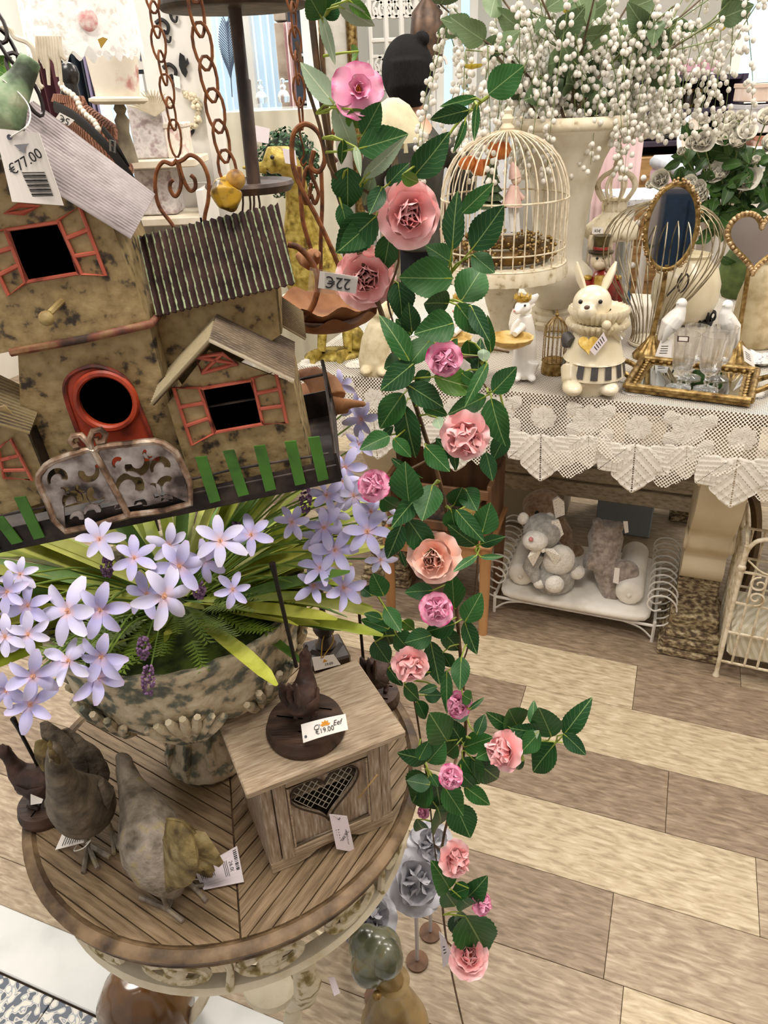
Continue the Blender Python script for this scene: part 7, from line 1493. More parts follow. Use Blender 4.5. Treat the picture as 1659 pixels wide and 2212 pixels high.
a = HM @ Vec((HW - .06, .07, z0 + .07)); t = thing('yellow_chick', 'small yellow plush chick in the open wooden crate', 'plush toy', a - EZ * .05)
b = part('body', MB().ball(a, (.03, .028, .035), 14, 10).ball(a + Vec((.01, -.01, .045)), .022, 12, 8), fur('plush_yellow', ['#b59a4a', '#cdb56c']), t); remesh(b, .004, 2); part('beak', MB().tube([a + Vec((.012, -.03, .045)), a + Vec((.014, -.045, .042))], [.006, .001], 8), mat('beak_tan', '#b98a4a', .6), b)
a = HM @ Vec((HW * .45, .09, z0 + .05)); t = thing('brown_hedgehog', 'dark brown plush hedgehog in the open wooden crate', 'plush toy', a - EZ * .04); b = part('body', MB().ball(a, (.06, .05, .045), 16, 10).tube([a + Vec((.04, -.02, -.005)), a + Vec((.085, -.035, -.015))], [.026, .006], 10), fur('plush_dark', ['#2f2118', '#4a3526', '#66503c']), t); remesh(b, .005, 1)
# ---- pale boxes seen under the table
for i, (x, y, w_, h_, cl, lab) in enumerate(((-.45, 2.62, .34, .34, '#a59a88', 'greige storage box standing at the back under the lace table, left one'), (-.06, 2.66, .2, .24, '#8e98a0', 'blue grey storage box at the back under the lace table, right one'))):
    t = thing('storage_box', lab, 'box', S(x, y, 0)); m_ = mat('box_%s' % ('greige' if i == 0 else 'bluegrey'), cl, .8); part('box_body', MB(SF(S(x, y, 0))).box((0, 0, h_ / 2), (w_, .24, h_), b=.004), m_, t, False); part('lid', MB(SF(S(x, y, 0))).box((0, 0, h_ + .012), (w_ + .02, .26, .03), b=.004), mat('box_lid_white', '#c9c4b8', .8), t, False)
# ================================================================ UNDER THE ROUND TABLE
PLM = mat('grey_metal_petal', ['#8b8a90', '#b5b4bb', '#d0cfd6', '#e0dee2'], .5, metal=.05, scale=2, pos=[.25, .42, .6, .8])
def mpetal(cup): return mesh('petal', MB().grid(lambda u, v: (u * (1 - .12 * (2 * v - 1) ** 2) - .15 * cup * u ** 3, (v - .5) * 2 * (.2 + .48 * math.sin(PI * min(1, u * .72 + .08))), cup * .6 * u ** 1.7 + .35 * cup * (v - .5) ** 2 * 4 * .3 + .07 * math.sin(v * 11) * u * u), 9, 13), PLM)
MPT = [mpetal(c_) for c_ in (.15, .7, 1.2)]; MCORE = mesh('flower', MB().ball((0, 0, 0), (.12, .12, .16), 8, 6), PLM); q9 = random.Random(12)
for i, (px, py, rp, z, lab) in enumerate(((796, 1985, 64, .30, 'grey metal peony nearest the table leg under the round table'), (898, 1905, 70, .30, 'grey metal peony in the middle beside the rose garland'), (930, 1826, 52, .32, 'grey metal peony furthest back under the table rim'))):
    c = G(px, py, z); R = rp * proj(c)[2] / F; t = thing('metal_peony', lab, 'metal flower', Vec((c.x, c.y, 0)), 'grey metal peonies under the round table')
    nr = ((EYE - c).normalized() + Vec((.2, -.1, .2))).normalized(); fo = inst('flower', MCORE, t, frame(c, nr.orthogonal(), nr.cross(nr.orthogonal())) @ Matrix.Scale(R, 4))
    for ring, (n_, k_, tilt, s_) in enumerate(((6, 0, -.05, 1.0), (5, 1, .35, .85), (5, 2, .8, .66), (4, 2, 1.15, .48))):
        for j in range(n_): link('petal', MPT[k_], fo, RZ(2 * PI * j / n_ + ring * .5 + q9.uniform(-.15, .15)) @ RY(-tilt + q9.uniform(-.12, .12)) @ RX(q9.uniform(-.2, .2)) @ Matrix.Scale(s_, 4))
    part('stem', MB().tube(cat([c - nr * R * .2, Vec((c.x, c.y + .02, z * .5)), Vec((c.x, c.y + .03, .01))], 5), .004, 6), PLM, t); part('foot_plate', MB(T((c.x, c.y + .03, .001))).lathe([(0, 0), (.022, 0), (.022, .004), (0, .005)], 20), DWD, t)
P = G(852, 2200, .16); PAT = mat('bronze_patina_glaze', ['#4d3c1c', '#7c6338', '#9a8355', '#b28a3a'], .4, scale=14, pos=[.3, .45, .58, .75], coat=.3, metal=.25, bump=.2)
vz = thing('bronze_bottle', 'bronze glazed bottle vase with a greenish glass flower stopper beneath the table', 'vase', (P.x, P.y, 0))
part('bottle', MB(T((P.x, P.y, 0))).lathe([(0, 0), (.045, 0), (.058, .03), (.062, .09), (.056, .15), (.040, .20), (.026, .235), (.020, .25), (.022, .27), (.028, .275), (0, .275)], 36), PAT, vz)
gl = mat('smoky_green_glaze', ['#33372a', '#50543f', '#6f715a', '#8a6c30'], .25, scale=22, pos=[.3, .45, .6, .78], coat=.5); c = G(812, 2062, .33)
part('stopper_core', MB().ball(c, (.038, .038, .042), 20, 14), gl, vz); part('stopper_neck', MB().tube([Vec((P.x, P.y, .27)), c], [.02, .016], 12), PAT, vz)
for k in range(4): a_ = 2 * PI * k / 4 + .9; part('stopper_petal', MB().ball(c + Vec((.018 * math.cos(a_), .018 * math.sin(a_), -.006 + .014 * (k % 2))), (.029, .029, .034), 18, 12), gl, vz)
part('brass_bead', MB().ball(c + Vec((.0, -.045, -.03)), .008, 10, 6), GOLD, vz)
P = G(312, 2165, .12); am = thing('amber_gourd', 'large glossy amber brown ceramic gourd under the left of the round table', 'ornament', (P.x, P.y, 0)); AMB = mat('amber_glaze', ['#2b1a0c', '#523414', '#6e4a20', '#826036'], .22, scale=9, pos=[.25, .42, .58, .8], coat=.6)
part('gourd', MB(T((P.x, P.y, 0))).lathe([(0, 0), (.04, 0), (.068, .03), (.082, .08), (.080, .13), (.06, .175), (.035, .2), (.022, .205), (0, .2)], 48, rip=lambda a_, j: 1 - .05 * abs(math.cos(a_ * 2.5)) ** 6), AMB, am); part('stalk', MB(T((P.x, P.y, .2))).tube([(0, 0, -.005), (.004, .004, .02), (.016, .006, .03)], [.016, .011, .009], 10), AMB, am)
tg, f, ex, ey, n = card('price_tag', [G(709, 2112, .52), G(722, 2110, .52), G(735, 2145, .50), G(722, 2152, .50)], None, rt, PAPER2)
# ================================================================ BACK OF THE SHOP
def vpt(px, py, y, dy=0): return Yp(px, py, y + dy)
def upbox(px0, px1, py, y, z0, z1, th=.03):           # upright board facing us between two pixel columns
    a, b = Yp(px0, py, y), Yp(px1, py, y); return MB().box(((a.x + b.x) / 2, y + th / 2, (z0 + z1) / 2), (b.x - a.x, th, z1 - z0), b=.002)
WPT = mat('white_lacquer', ['#dfdcd4', '#ebe8e1'], .6, scale=4); BLKM = mat('black_iron', ['#1a1818', '#2c2a2a'], .5, metal=.4); SKYW = mat('window_daylight', '#b4d8f0', .6, emis=.75)
# windows with daylight
for i, (p0, p1, y, z0, z1) in enumerate(((452, 640, 5.3, 1.1, 2.5), (950, 1020, 5.7, 1.2, 2.6), (1580, 1760, 4.8, 1.35, 2.4), (140, 300, 5.4, .9, 2.4))):
    a, b = Yp(p0, 150, y), Yp(p1, 150, y); wn = struct('window_%d' % (i + 1), MB().box(((a.x + b.x) / 2, y, (z0 + z1) / 2), (b.x - a.x, .02, z1 - z0)), SKYW)
    fr_ = MB()
    for x in (a.x, (a.x + b.x) / 2, b.x): part('window_frame', MB().box((x, y - .02, (z0 + z1) / 2), (.05, .04, z1 - z0 + .06)), WPT, wn, False)
    for z in (z0, z1): part('window_frame', MB().box(((a.x + b.x) / 2, y - .02, z), (b.x - a.x, .04, .05)), WPT, wn, False)
    part('window_sill', MB().box(((a.x + b.x) / 2, y - .05, z0 - .03), (b.x - a.x + .1, .10, .03)), WPT, wn, False)
# sheer curtains with feather prints by the first window
SHE = mat('sheer_voile', ['#dfe9f2', '#eef4f8'], .9, alpha=.6, scale=6); FEA = mat('feather_print', '#4d5a6e', .9)
for i, (p0, p1, lab) in enumerate(((455, 505, 'pale blue voile curtain with a feather print behind the feeder rod'), (545, 600, 'pale blue voile curtain at the right of the bright window'))):
    a, b = Yp(p0, 120, 4.9), Yp(p1, 120, 4.9); t = thing('voile_curtain', lab, 'curtain', (a.x, 4.9, .3), 'voile curtains')
    part('cloth', MB().grid(lambda u, v: (a.x + (b.x - a.x) * u, 4.9 + .03 * math.sin(u * 22), .35 + 2.0 * v), 40, 6), SHE, t)
    if i == 0:
        mb = MB(); p0_ = Vec((Yp(492, 130, 4.85).x, 4.85, Yp(492, 210, 4.85).z)); p1_ = Vec((p0_.x + .02, 4.85, p0_.z + .36)); mb.tube([p0_, p1_], .003, 4)
        for k in range(22):
            p = p0_ + (p1_ - p0_) * (.25 + .72 * k / 22)
            for s_ in (-1, 1): mb.tube([p, p + Vec((s_ * .05 * math.sin(PI * (k + 2) / 26), 0, .05))], .003, 4, cap=False)
        part('feather_motif', mb, FEA, t)
# white partition with iron hooks and hearts
pz = 2.9; pw = thing('white_partition', 'white display partition hung with dark iron hooks and hearts', 'partition', (Yp(385, 200, pz).x, pz, 0))
part('board', upbox(318, 440, 200, pz, 0, 2.3), WPT, pw, False); part('edge_post', upbox(436, 470, 200, pz - .02, 0, 2.3, .05), WPT, pw, False)
def iron(label, name, mb): return solo(name, mb, BLKM, label, 'wall hook', 'iron hangings on the white partition')
for i, (x, y, s_, lab) in enumerate(((388, 292, 9, 'black iron heart on the partition, left of a pair'), (412, 285, 9, 'black iron heart on the partition, right of a pair'), (438, 432, 9, 'black iron heart low on the partition near the heart wire'), (405, 446, 8, 'black iron heart lowest on the partition'))):
    c = Yp(x, y, pz - .01); k_ = proj(c)[2] / F; iron(lab, 'iron_heart', MB().sheet([heart2((0, 0), s_ * k_, 24)], .012, frame(c, (1, 0, 0), (0, 0, 1))))
for i, (x, y, lab) in enumerate(((366, 18, 'black iron leaf hook at the top of the partition'), (352, 62, 'black iron bird hook beside the left chain'), (368, 158, 'black iron hook with white label on the partition'))):
    c = Yp(x, y, pz - .012); k_ = proj(c)[2] / F; pts = [c + Vec((dx * k_, 0, dz * k_)) for dx, dz in ((-14, 10), (0, 16), (12, 6), (8, -8), (0, -4), (2, -20), (10, -24), (14, -14))]
    iron(lab, 'iron_hook', MB().tube(cat(pts, 4), [4.5 * k_, 2.5 * k_], 7))
c = Yp(395, 142, pz - .012); k_ = proj(c)[2] / F; iron('black iron bird silhouette in the middle of the partition', 'iron_bird', MB().sheet([[(x * k_, z * k_) for x, z in ((-2, 24), (6, 18), (8, 6), (12, 14), (14, 4), (6, -4), (8, -12), (2, -22), (-4, -14), (-8, 0), (-6, 12))]], .01, frame(c, (1, 0, 0), (0, 0, 1))))
c = Yp(410, 238, pz - .02); k_ = proj(c)[2] / F; t = thing('shell_wreath', 'cream shell crescent wreath on the white partition', 'wreath', c); mb = MB(); q9 = random.Random(5)
for k in range(90): a_ = q9.uniform(-1.9, 1.9); mb.ball(c + Vec(((18 * math.cos(a_) + q9.uniform(-6, 6)) * k_, q9.uniform(-.02, .01), (30 * math.sin(a_) + q9.uniform(-4, 4)) * k_)), q9.uniform(3, 6) * k_, 6, 5)
part('shells', mb, CER, t, kind='stuff')
tg = card('price_card', [Yp(374, 162, pz - .05), Yp(388, 166, pz - .05), Yp(390, 192, pz - .05), Yp(378, 188, pz - .05)], 'small white price card hanging on the partition hook', None, PAPER, cat_='price tag')[0]
# framed key picture
fz = 3.6; fp = thing('key_picture', 'dark framed picture of white keys behind the left chain', 'picture', Yp(310, 150, fz)); a, b = Yp(268, 20, fz), Yp(345, 20, fz); z1, z0 = Yp(300, -60, fz).z, Yp(300, 160, fz).z; cx_ = (a.x + b.x) / 2; w_ = b.x - a.x
part('frame', MB().box((cx_, fz, (z0 + z1) / 2), (w_, .03, z1 - z0), b=.004), mat('frame_navy', '#1d2530', .5), fp, False); part('mat_board', MB().box((cx_, fz - .017, (z0 + z1) / 2), (w_ - .03, .006, z1 - z0 - .03)), WPT, fp, False); part('print', MB().box((cx_, fz - .021, (z0 + z1) / 2), (w_ - .07, .004, z1 - z0 - .09)), mat('print_slate', ['#4f5862', '#646d77'], .8), fp, False)
zc = Yp(310, 70, fz).z; mb = MB().tube([(cx_, fz - .026, zc + .12), (cx_, fz - .026, zc - .16)], .006, 5).tube([(cx_ + .05 * math.cos(t_), fz - .026, zc + .0 + .06 * math.sin(t_)) for t_ in (2 * PI * i / 20 for i in range(20))], .008, 5, closed=True).tube([(cx_ + .035 * math.cos(t_), fz - .026, zc + .12 + .04 * math.sin(t_)) for t_ in (2 * PI * i / 20 for i in range(20))], .007, 5, closed=True); part('key_motif', mb, mat('print_pale', '#c9ced2', .8), fp)
# lace lampshade at the top left
lp = Yp(165, 0, 1.9); kx = proj(lp)[2] / F; t = thing('lace_lampshade', 'white lace lampshade with a faded rose and hanging fringe at the top left', 'lampshade', lp)
part('lace_cloth', MB().grid(lambda u, v: Vec((lp.x + (112 + 12 * v) * kx * math.cos(2 * PI * u), lp.y + (112 + 12 * v) * kx * math.sin(2 * PI * u), lp.z + .16 - .26 * v + (.008 * math.sin(u * 150) if v > .95 else 0))) * 1 + Vec((0, 0, .004 * math.sin(u * 80))), 160, 8, True), mat('lampshade_lace', ['#d6d2ca', '#f0eeea', '#f6f4f0'], .9, scale=55, pos=[.36, .44, .7], bump=.5, emis=.12), t)
part('rose_motif', MB().ball(Vec((lp.x + .052, lp.y - 121 * kx, lp.z - .045)), (.02, .004, .02), 10, 8), mat('faded_rose', ['#d99a97', '#efdcd6'], .9, scale=90), t)
for k in range(9): x_ = 80 + 6 * k; part('fringe', MB().tube([Yp(x_, 78, 1.76), Yp(x_ + 3, 120, 1.76), Yp(x_ + 8 + (k % 3) * 3, 130 + (k % 4) * 18, 1.76)], [.004, .0055, .003], 6), mat('fringe_cream', ['#c9bda6', '#e4dac6'], .8), t)
part('branch_arm', MB().tube(cat([Yp(0, 60, 1.72), Yp(20, 62, 1.72), (Yp(32, 80, 1.72)), Yp(60, 92, 1.72), Yp(74, 115, 1.72), Yp(82, 175, 1.72), Yp(92, 190, 1.72)], 4), .005, 6), MATS['fringe_cream'], t)
part('mustard_leaf', MB().polyslab([Yp(x, y, 1.7) for x, y in ((211, 85), (222, 80), (232, 84), (226, 92), (218, 104))], (0, .003, 0)), mat('mustard', '#b08d33', .7), t, False)
t = thing('sprig', 'bright green leafy sprig at the left edge beside the black chain', 'plant', Yp(10, 165, .95)); 
for k, (bx, by_, tx_, ty_) in enumerate(((0, 140, 22, 148), (0, 138, 18, 128), (20, 160, 30, 172), (18, 160, 8, 174), (-10, 150, 6, 158))):
    B, E_ = Yp(bx, by_, .95), Yp(tx_, ty_, .94); d = E_ - B; inst('leaf', leafm(LEAFL, .7)[k % 4], t, frame(B, d, (EYE - B).cross(d)) @ Matrix.Scale(d.length * 1.1, 4))
part('stem', MB().tube(cat([Yp(-20, 135, .95), Yp(5, 142, .95), Yp(18, 158, .95), Yp(22, 170, .95)], 3), .0008, 4), STG, t)
# dress form in a brown knit
my = 2.3; t = thing('dress_form', 'black dress form in a brown knit shawl with pearls and a dark strap', 'mannequin', Vec((Yp(170, 300, my).x, my, 0))); q = lambda x, y, dy=0: Yp(x, y, my + dy); k_ = proj(q(170, 300))[2] / F
part('neck_cap', MB().tube([q(152, 205), q(151, 190), q(150, 180)], [20 * k_, 17 * k_, 16 * k_], 16), mat('lacquer_black', '#171516', .3), t); part('finial', MB().tube([q(150, 182), q(150, 170), q(149, 155), q(148, 140), q(148, 134)], [15 * k_, 19 * k_, 20 * k_, 15 * k_, 5 * k_], 16), MATS['lacquer_black'], t)
KN = mat('brown_knit', ['#6e4632', '#8c5c44', '#a07058'], .95, kind='wave', scale=55, dist=6, bump=.9)
part('knit_top', MB().tube([q(150, 212), q(158, 235), q(185, 290), q(200, 360), q(205, 470), q(205, 560)], [30 * k_, 40 * k_, 95 * k_, 112 * k_, 100 * k_, 80 * k_], 24, flat=.75), KN, t); part('knit_collar', MB().tube([q(148, 205), q(150, 222)], [30 * k_, 36 * k_], 20), KN, t); part('bust', MB().tube([q(205, 560), (Vec((q(205, 560).x, my, .75)))], [80 * k_, 95 * k_], 20), KN, t)
part('stand_pole', MB().tube([(q(205, 560).x, my, .75), (q(205, 560).x, my, .03)], .015, 10), MATS['lacquer_black'], t); part('stand_foot', MB(T((q(205, 560).x, my, 0))).lathe([(0, 0), (.18, 0), (.17, .02), (0, .03)], 28), MATS['lacquer_black'], t)
part('strap', MB().tube(cat([q(118, 230, -.10), q(165, 255, -.16), q(215, 300, -.19), (q(255, 345, -.19)), q(290, 400, -.17), q(310, 440, -.15)], 4), 11 * k_, 8, flat=.3), mat('strap_black', '#1a1716', .6), t); part('strap', MB().tube(cat([q(222, 278, -.16), q(250, 315, -.19), (q(275, 360, -.18))], 4), 8 * k_, 8, flat=.3), MATS['strap_black'], t)
part('buckle', MB().tube([q(x, y, -.21) for x, y in ((238, 302), (248, 305), (248, 330), (239, 326))], .003, 5, closed=True), mat('steel', '#a9a9a9', .3, metal=.9), t)
for k, (x, y) in enumerate(((132, 182), (136, 190), (143, 196), (150, 200), (158, 206), (166, 214), (170, 224), (174, 234), (181, 242), (188, 250), (196, 256), (203, 262), (208, 270), (212, 278))): part('pearl', MB().ball(q(x, y, -.085 - .004 * k), 6.2 * k_, 10, 8), mat('pearl', '#efe6d6', .25, coat=.6), t)
tg, f, ex, ey, n = card('price_tag', [q(148, 272, -.25), q(118, 258, -.25), q(129, 243, -.25), q(161, 260, -.25)], None, t, PAPER); text_on(tg, f, ex, ey, '5€', .5, .5, .022)
# hanging clothes behind
for i, (x0, x1, yb, cl, lab) in enumerate(((118, 165, 260, '#15222f', 'navy garment hanging behind the dress form'), (160, 182, 250, '#8a80a0', 'mauve garment hanging right of the navy one'), (60, 122, 290, '#5c3038', 'plum floral garment hanging at the far left'))):
    a, b = Yp(x0, 100, 2.9 + .06 * i), Yp(x1, 100, 2.9 + .06 * i); y = 2.9 + .06 * i; t = thing('hanging_garment', lab, 'clothes', (a.x, y, .8), 'garments on the left rail')
    part('cloth', MB().grid(lambda u, v: (a.x + (b.x - a.x) * u, y + .03 * math.sin(u * 16) + .02, 1.2 + .75 * v), 24, 4), mat('garment_%d' % i, cl, .9), t)
# white shelf unit with tins and the drum lampshade on its stand
sy = 2.6; t = thing('white_shelf_unit', 'white open shelf unit with patterned tins behind the birdhouse roof', 'shelf', (Yp(300, 300, sy).x, sy, 0))
x0, x1 = Yp(255, 330, sy).x, Yp(420, 330, sy).x
for k, py in enumerate((345, 470, 640)): z = Yp(340, py, sy).z; part('shelf_board', MB().box(((x0 + x1) / 2, sy + .10, z - .012), (x1 - x0, .24, .024), b=.003), mat('shelf_cream', ['#d8cdb6', '#e6ddca'], .7), t, False)
part('shelf_back', MB().box(((x0 + x1) / 2, sy + .23, .62), (x1 - x0, .012, 1.24)), WPT, t, False)
for x in (x0, x1): part('shelf_side', MB().box((x, sy + .10, .62), (.02, .24, 1.24)), WPT, t, False)
FLP = mat('rose_print_tin', ['#d9cfc0', '#e9e2d6', '#b98e8a', '#7c8a68'], .6, scale=24, pos=[.4, .55, .66, .74]); GRP = mat('grey_print_tin', ['#b9b4b2', '#d3cdca', '#a08f90'], .6, scale=40)
for i, (px, pyb, w_, h_, m_, lab) in enumerate(((322, 345, 72, 110, GRP, 'grey rose print tin box under the drum lampshade'), (378, 345, 40, 60, FLP, 'small floral tin on the upper white shelf'), (338, 468, 80, 92, GRP, 'grey print tin on the lower white shelf'))):
    c = Yp(px, pyb, sy); k_ = proj(c)[2] / F; tt = thing('patterned_tin', lab, 'tin', Vec((c.x, sy + .1, c.z)), 'patterned tins on the white shelf'); part('tin_body', MB().box((c.x, sy + .1, c.z + h_ * k_ / 2), (w_ * k_, .12, h_ * k_), b=.004), m_, tt, False); part('tin_lid', MB().box((c.x, sy + .1, c.z + h_ * k_ + .006), (w_ * k_ + .006, .126, .014), b=.003), m_, tt, False)
dy_ = 2.25; t = thing('drum_lampshade', 'cream drum lampshade printed with roses on a turned stand', 'lampshade', Yp(262, 345, dy_)); q = lambda x, y, dy=0: Yp(x, y, dy_ + dy); k_ = proj(q(250, 200))[2] / F
ax_ = (q(243, 140) - q(255, 215)).normalized(); M = frame(q(255, 208), Vec((1, 0, 0)) - ax_ * ax_.x, ax_.cross(Vec((1, 0, 0))), ax_)
part('shade', MB(M).lathe([(46 * k_, 0), (53 * k_, 74 * k_), (52 * k_, 75 * k_), (45 * k_, 0)], 40), mat('rose_print_cream', ['#e6dccb', '#ece3d4', '#c98f88', '#8a8462'], .8, scale=13, pos=[.45, .56, .64, .72]), t)
part('plate', MB(M).lathe([(0, -16 * k_), (52 * k_, -15 * k_), (62 * k_, -9 * k_), (62 * k_, -4 * k_), (50 * k_, 0), (0, 0)], 40), mat('shelf_cream', ''), t); part('turned_post', MB(M).lathe([(10 * k_, -15 * k_), (14 * k_, -24 * k_), (9 * k_, -34 * k_), (16 * k_, -46 * k_), (12 * k_, -70 * k_), (18 * k_, -100 * k_), (22 * k_, -130 * k_), (0, -132 * k_)], 20), mat('driftwood', ['#6e6350', '#8f846e'], .8, scale=30), t)
dg2 = thing('dried_grass', 'bunch of pale dried grass above the tins', 'dried flowers', Yp(335, 250, 2.62)); 
for k in range(18): a_ = -1.1 + 2.2 * k / 17; B = Yp(335, 250, 2.62); part('grass_blade', MB().tube([B, B + Vec((.05 * math.sin(a_), -.01, .05 * math.cos(a_))), B + Vec((.085 * math.sin(a_), -.02, .07 * math.cos(a_)))], [.003, .004, .001], 5), mat('straw', ['#cfc3a8', '#e3dac4'], .9), dg2)
# display tables and furniture in the middle distance
def table(label, px0, px1, py, y, depth, h, top, cloth=None):
    a, b = Yp(px0, py, y), Yp(px1, py, y); t = thing('side_display_table', label, 'table', ((a.x + b.x) / 2, y + depth / 2, 0)); z = (a.z + b.z) / 2
    part('table_top', MB().box(((a.x + b.x) / 2, y + depth / 2, z - .015), (b.x - a.x, depth, .03), b=.004), top, t, False)
    if cloth: part('cloth_fall', MB().grid(lambda u, v: (a.x + (b.x - a.x) * u, y - .004 - .012 * (1 - v) * (1 + math.sin(u * 40)), z * .25 + (z * .75 - .005) * v), 60, 4), cloth, t)
    for x in (a.x + .04, b.x - .04):
        for yy in (y + .04, y + depth - .04): part('leg', MB().tube([(x, yy, 0), (x, yy, z - .03)], .02, 8), WPT, t)
    return t, z
GTB = mat('pale_glass_top', ['#d8e2dc', '#e6ece4'], .15, coat=.6); CLG = mat('cream_cloth', ['#cfc9b4', '#dfdac8'], .9, scale=5); CLP = mat('pink_cloth', ['#d2aeb0', '#e1c4c4'], .9, scale=6)
table('pale glass topped table with cream cloth behind the topiary', 480, 720, 236, 3.4, .6, .8, GTB, CLG); table('table with pale pink cloth in front of the navy shelves', 1290, 1392, 285, 3.6, .5, .8, CLP, CLP)
table('pale table with white cloth behind the person', 880, 1120, 262, 5.2, .6, .8, WPT, mat('white_cloth', ['#d5d8dc', '#e6e8ea'], .9)); table('table covered with printed paper behind the wire balloon vase', 1350, 1600, 425, 3.15, .34, .8, mat('printed_paper', ['#9a9aa0', '#cfcfd4', '#dcdcdf'], .8, scale=110, pos=[.36, .46, .7]))
for i, (x, y, lab) in enumerate(((566, 208, 'small glass stopper bottle at the left of the pale glass table'), (614, 205, 'small glass stopper bottle at the right of the pale glass table'))):
    c = Yp(x, y + 16, 3.45); tt = thing('glass_bottle', lab, 'bottle', c, 'glass bottles on the pale table'); part('bottle_body', MB(T(c)).lathe([(0, 0), (.022, 0), (.026, .02), (.016, .04), (.008, .045), (.014, .052), (.010, .062), (0, .066)], 20), GLS, tt)
    part('stopper', MB(T(c)).ball((0, 0, .075), .011, 10, 8), GLS, tt)
# tall gilt mirror, dark shop cabinet, white post
t = thing('gilt_wall_mirror', 'tall pale mirror in a narrow gilt frame behind the garland top', 'mirror', Yp(730, 260, 4.4)); a, b = Yp(690, 120, 4.4), Yp(762, 120, 4.4); z0, z1 = .7, 2.4
part('glass', MB().box(((a.x + b.x) / 2, 4.42, (z0 + z1) / 2), (b.x - a.x, .02, z1 - z0)), mat('silvered_pale', ['#cfcabd', '#dedad0'], .25, metal=.3), t, False)
for x in (a.x, b.x): part('frame', MB().tube([(x, 4.4, z0), (x, 4.4, z1)], .028, 8), GOLD, t)
for z in (z0, z1): part('frame', MB().tube([(a.x, 4.4, z), (b.x, 4.4, z)], .028, 8), GOLD, t)
solo('white_post', upbox(655, 690, 120, 3.9, 0, 2.5, .08), WPT, 'white painted post left of the garland stem', 'post', smooth=False)
t = thing('dark_cabinet', 'dark navy cabinet with small bottles beside the white post', 'cabinet', (Yp(630, 150, 4.2).x, 4.3, 0)); part('carcass', upbox(628, 662, 120, 4.25, 0, 2.1, .25), mat('navy_paint', ['#1c2430', '#273242'], .6), t, False)
for k in range(4): part('shelf_edge', upbox(629, 661, 120, 4.22, 1.25 + .2 * k, 1.262 + .2 * k, .03), mat('shelf_edge_grey', '#b9bcc0', .4), t, False)  # pale grey strips along the shelf fronts
t = thing('stone_pillar', 'pale brown stone pillar beside the dark cabinet', 'pillar', (Yp(612, 150, 4.5).x, 4.5, 0))
for k in range(9): part('stone_block', upbox(598 + (k % 2), 626 - (k % 2), 120, 4.5, .26 * k, .26 * k + .25, .2), mat('pillar_stone', ['#8d7b6c', '#ab9a8a', '#bcae9f'], .85, scale=9, rand=.12), t, False)
t = solo('pink_scarf', MB().grid(lambda u, v: Vec((Yp(616, 100, 4.1).x + .034 * u, 4.1 + .02 * math.sin(u * 9), 1.78 * (1 - v) + .004)), 10, 8), CLP, 'long pink fabric strip standing in front of the stone pillar', 'scarf')
# white iron scrollwork screen with the dark lantern
iy = 4.6; t = thing('iron_scroll_screen', 'white wrought iron scroll screen behind the person', 'screen', (Yp(870, 150, iy).x, iy, 0))
for x in (800, 835, 868, 900, 935): p = Yp(x, 100, iy); part('upright', MB().tube([(p.x, iy, 0), (p.x, iy, 2.35)], .014, 7), WPT, t)
for z in (1.5, 1.72, 2.3): part('crossbar', MB().tube([(Yp(800, 100, iy).x, iy, z), (Yp(935, 100, iy).x, iy, z)], .012, 6), WPT, t)
for k in range(5):
    for z in (1.60, 1.85, 2.08):
        p = Yp(817 + 29 * k, 100, iy)
        for s_ in (-1, 1): part('scroll', MB().tube([(p.x + s_ * (.02 + p2[0]), iy, z + p2[1]) for p2 in spiral((0, 0), .06, .012, PI / 2 * (1 - s_), s_ * 1.2, 18)], .009, 5), WPT, t)
p = Yp(923, 80, 4.3); k_ = proj(p)[2] / F; t = thing('dark_lantern', 'dark brown bulbous metal lantern hanging beside the iron screen', 'lantern', p)
part('body', MB(T((p.x, p.y, 0))).lathe([(0, p.z - .14), (.07, p.z - .13), (.085, p.z), (.075, p.z + .10), (.03, p.z + .15), (.02, p.z + .2), (0, p.z + .21)], 24), mat('lantern_brown', ['#3a2a1e', '#5a4433'], .45, metal=.4), t); part('chain', MB().tube([(p.x, p.y, p.z + .2), (p.x, p.y, 2.6)], .006, 5), BLKM, t)
# cream chairs and stone ornaments near the person
t = thing('parasol_shade', 'cream fabric lamp shade with tassels in front of the person', 'lampshade', Yp(850, 300, 3.0)); c = Yp(850, 262, 3.0); k_ = proj(c)[2] / F; part('shade', MB(T(c)).lathe([(72 * k_, -40 * k_), (58 * k_, -5 * k_), (34 * k_, 30 * k_), (12 * k_, 44 * k_), (0, 45 * k_)], 32, rip=lambda a_, j: 1 + .03 * math.cos(a_ * 10)), mat('shade_cream', ['#b5a98a', '#c9bf9f'], .85, scale=18), t)
for k in range(10): a_ = 2 * PI * k / 10; part('tassel', MB().tube([c + Vec((72 * k_ * math.cos(a_), 72 * k_ * math.sin(a_), -40 * k_)), c + Vec((73 * k_ * math.cos(a_), 73 * k_ * math.sin(a_), -58 * k_))], [.006, .009], 6), MATS['shade_cream'], t)
part('lamp_stand', MB().tube([c, Vec((c.x, c.y, .02))], .012, 8), MATS['driftwood'], t); part('lamp_foot', MB(T((c.x, c.y, 0))).lathe([(0, 0), (.12, 0), (.1, .02), (0, .03)], 24), MATS['driftwood'], t)
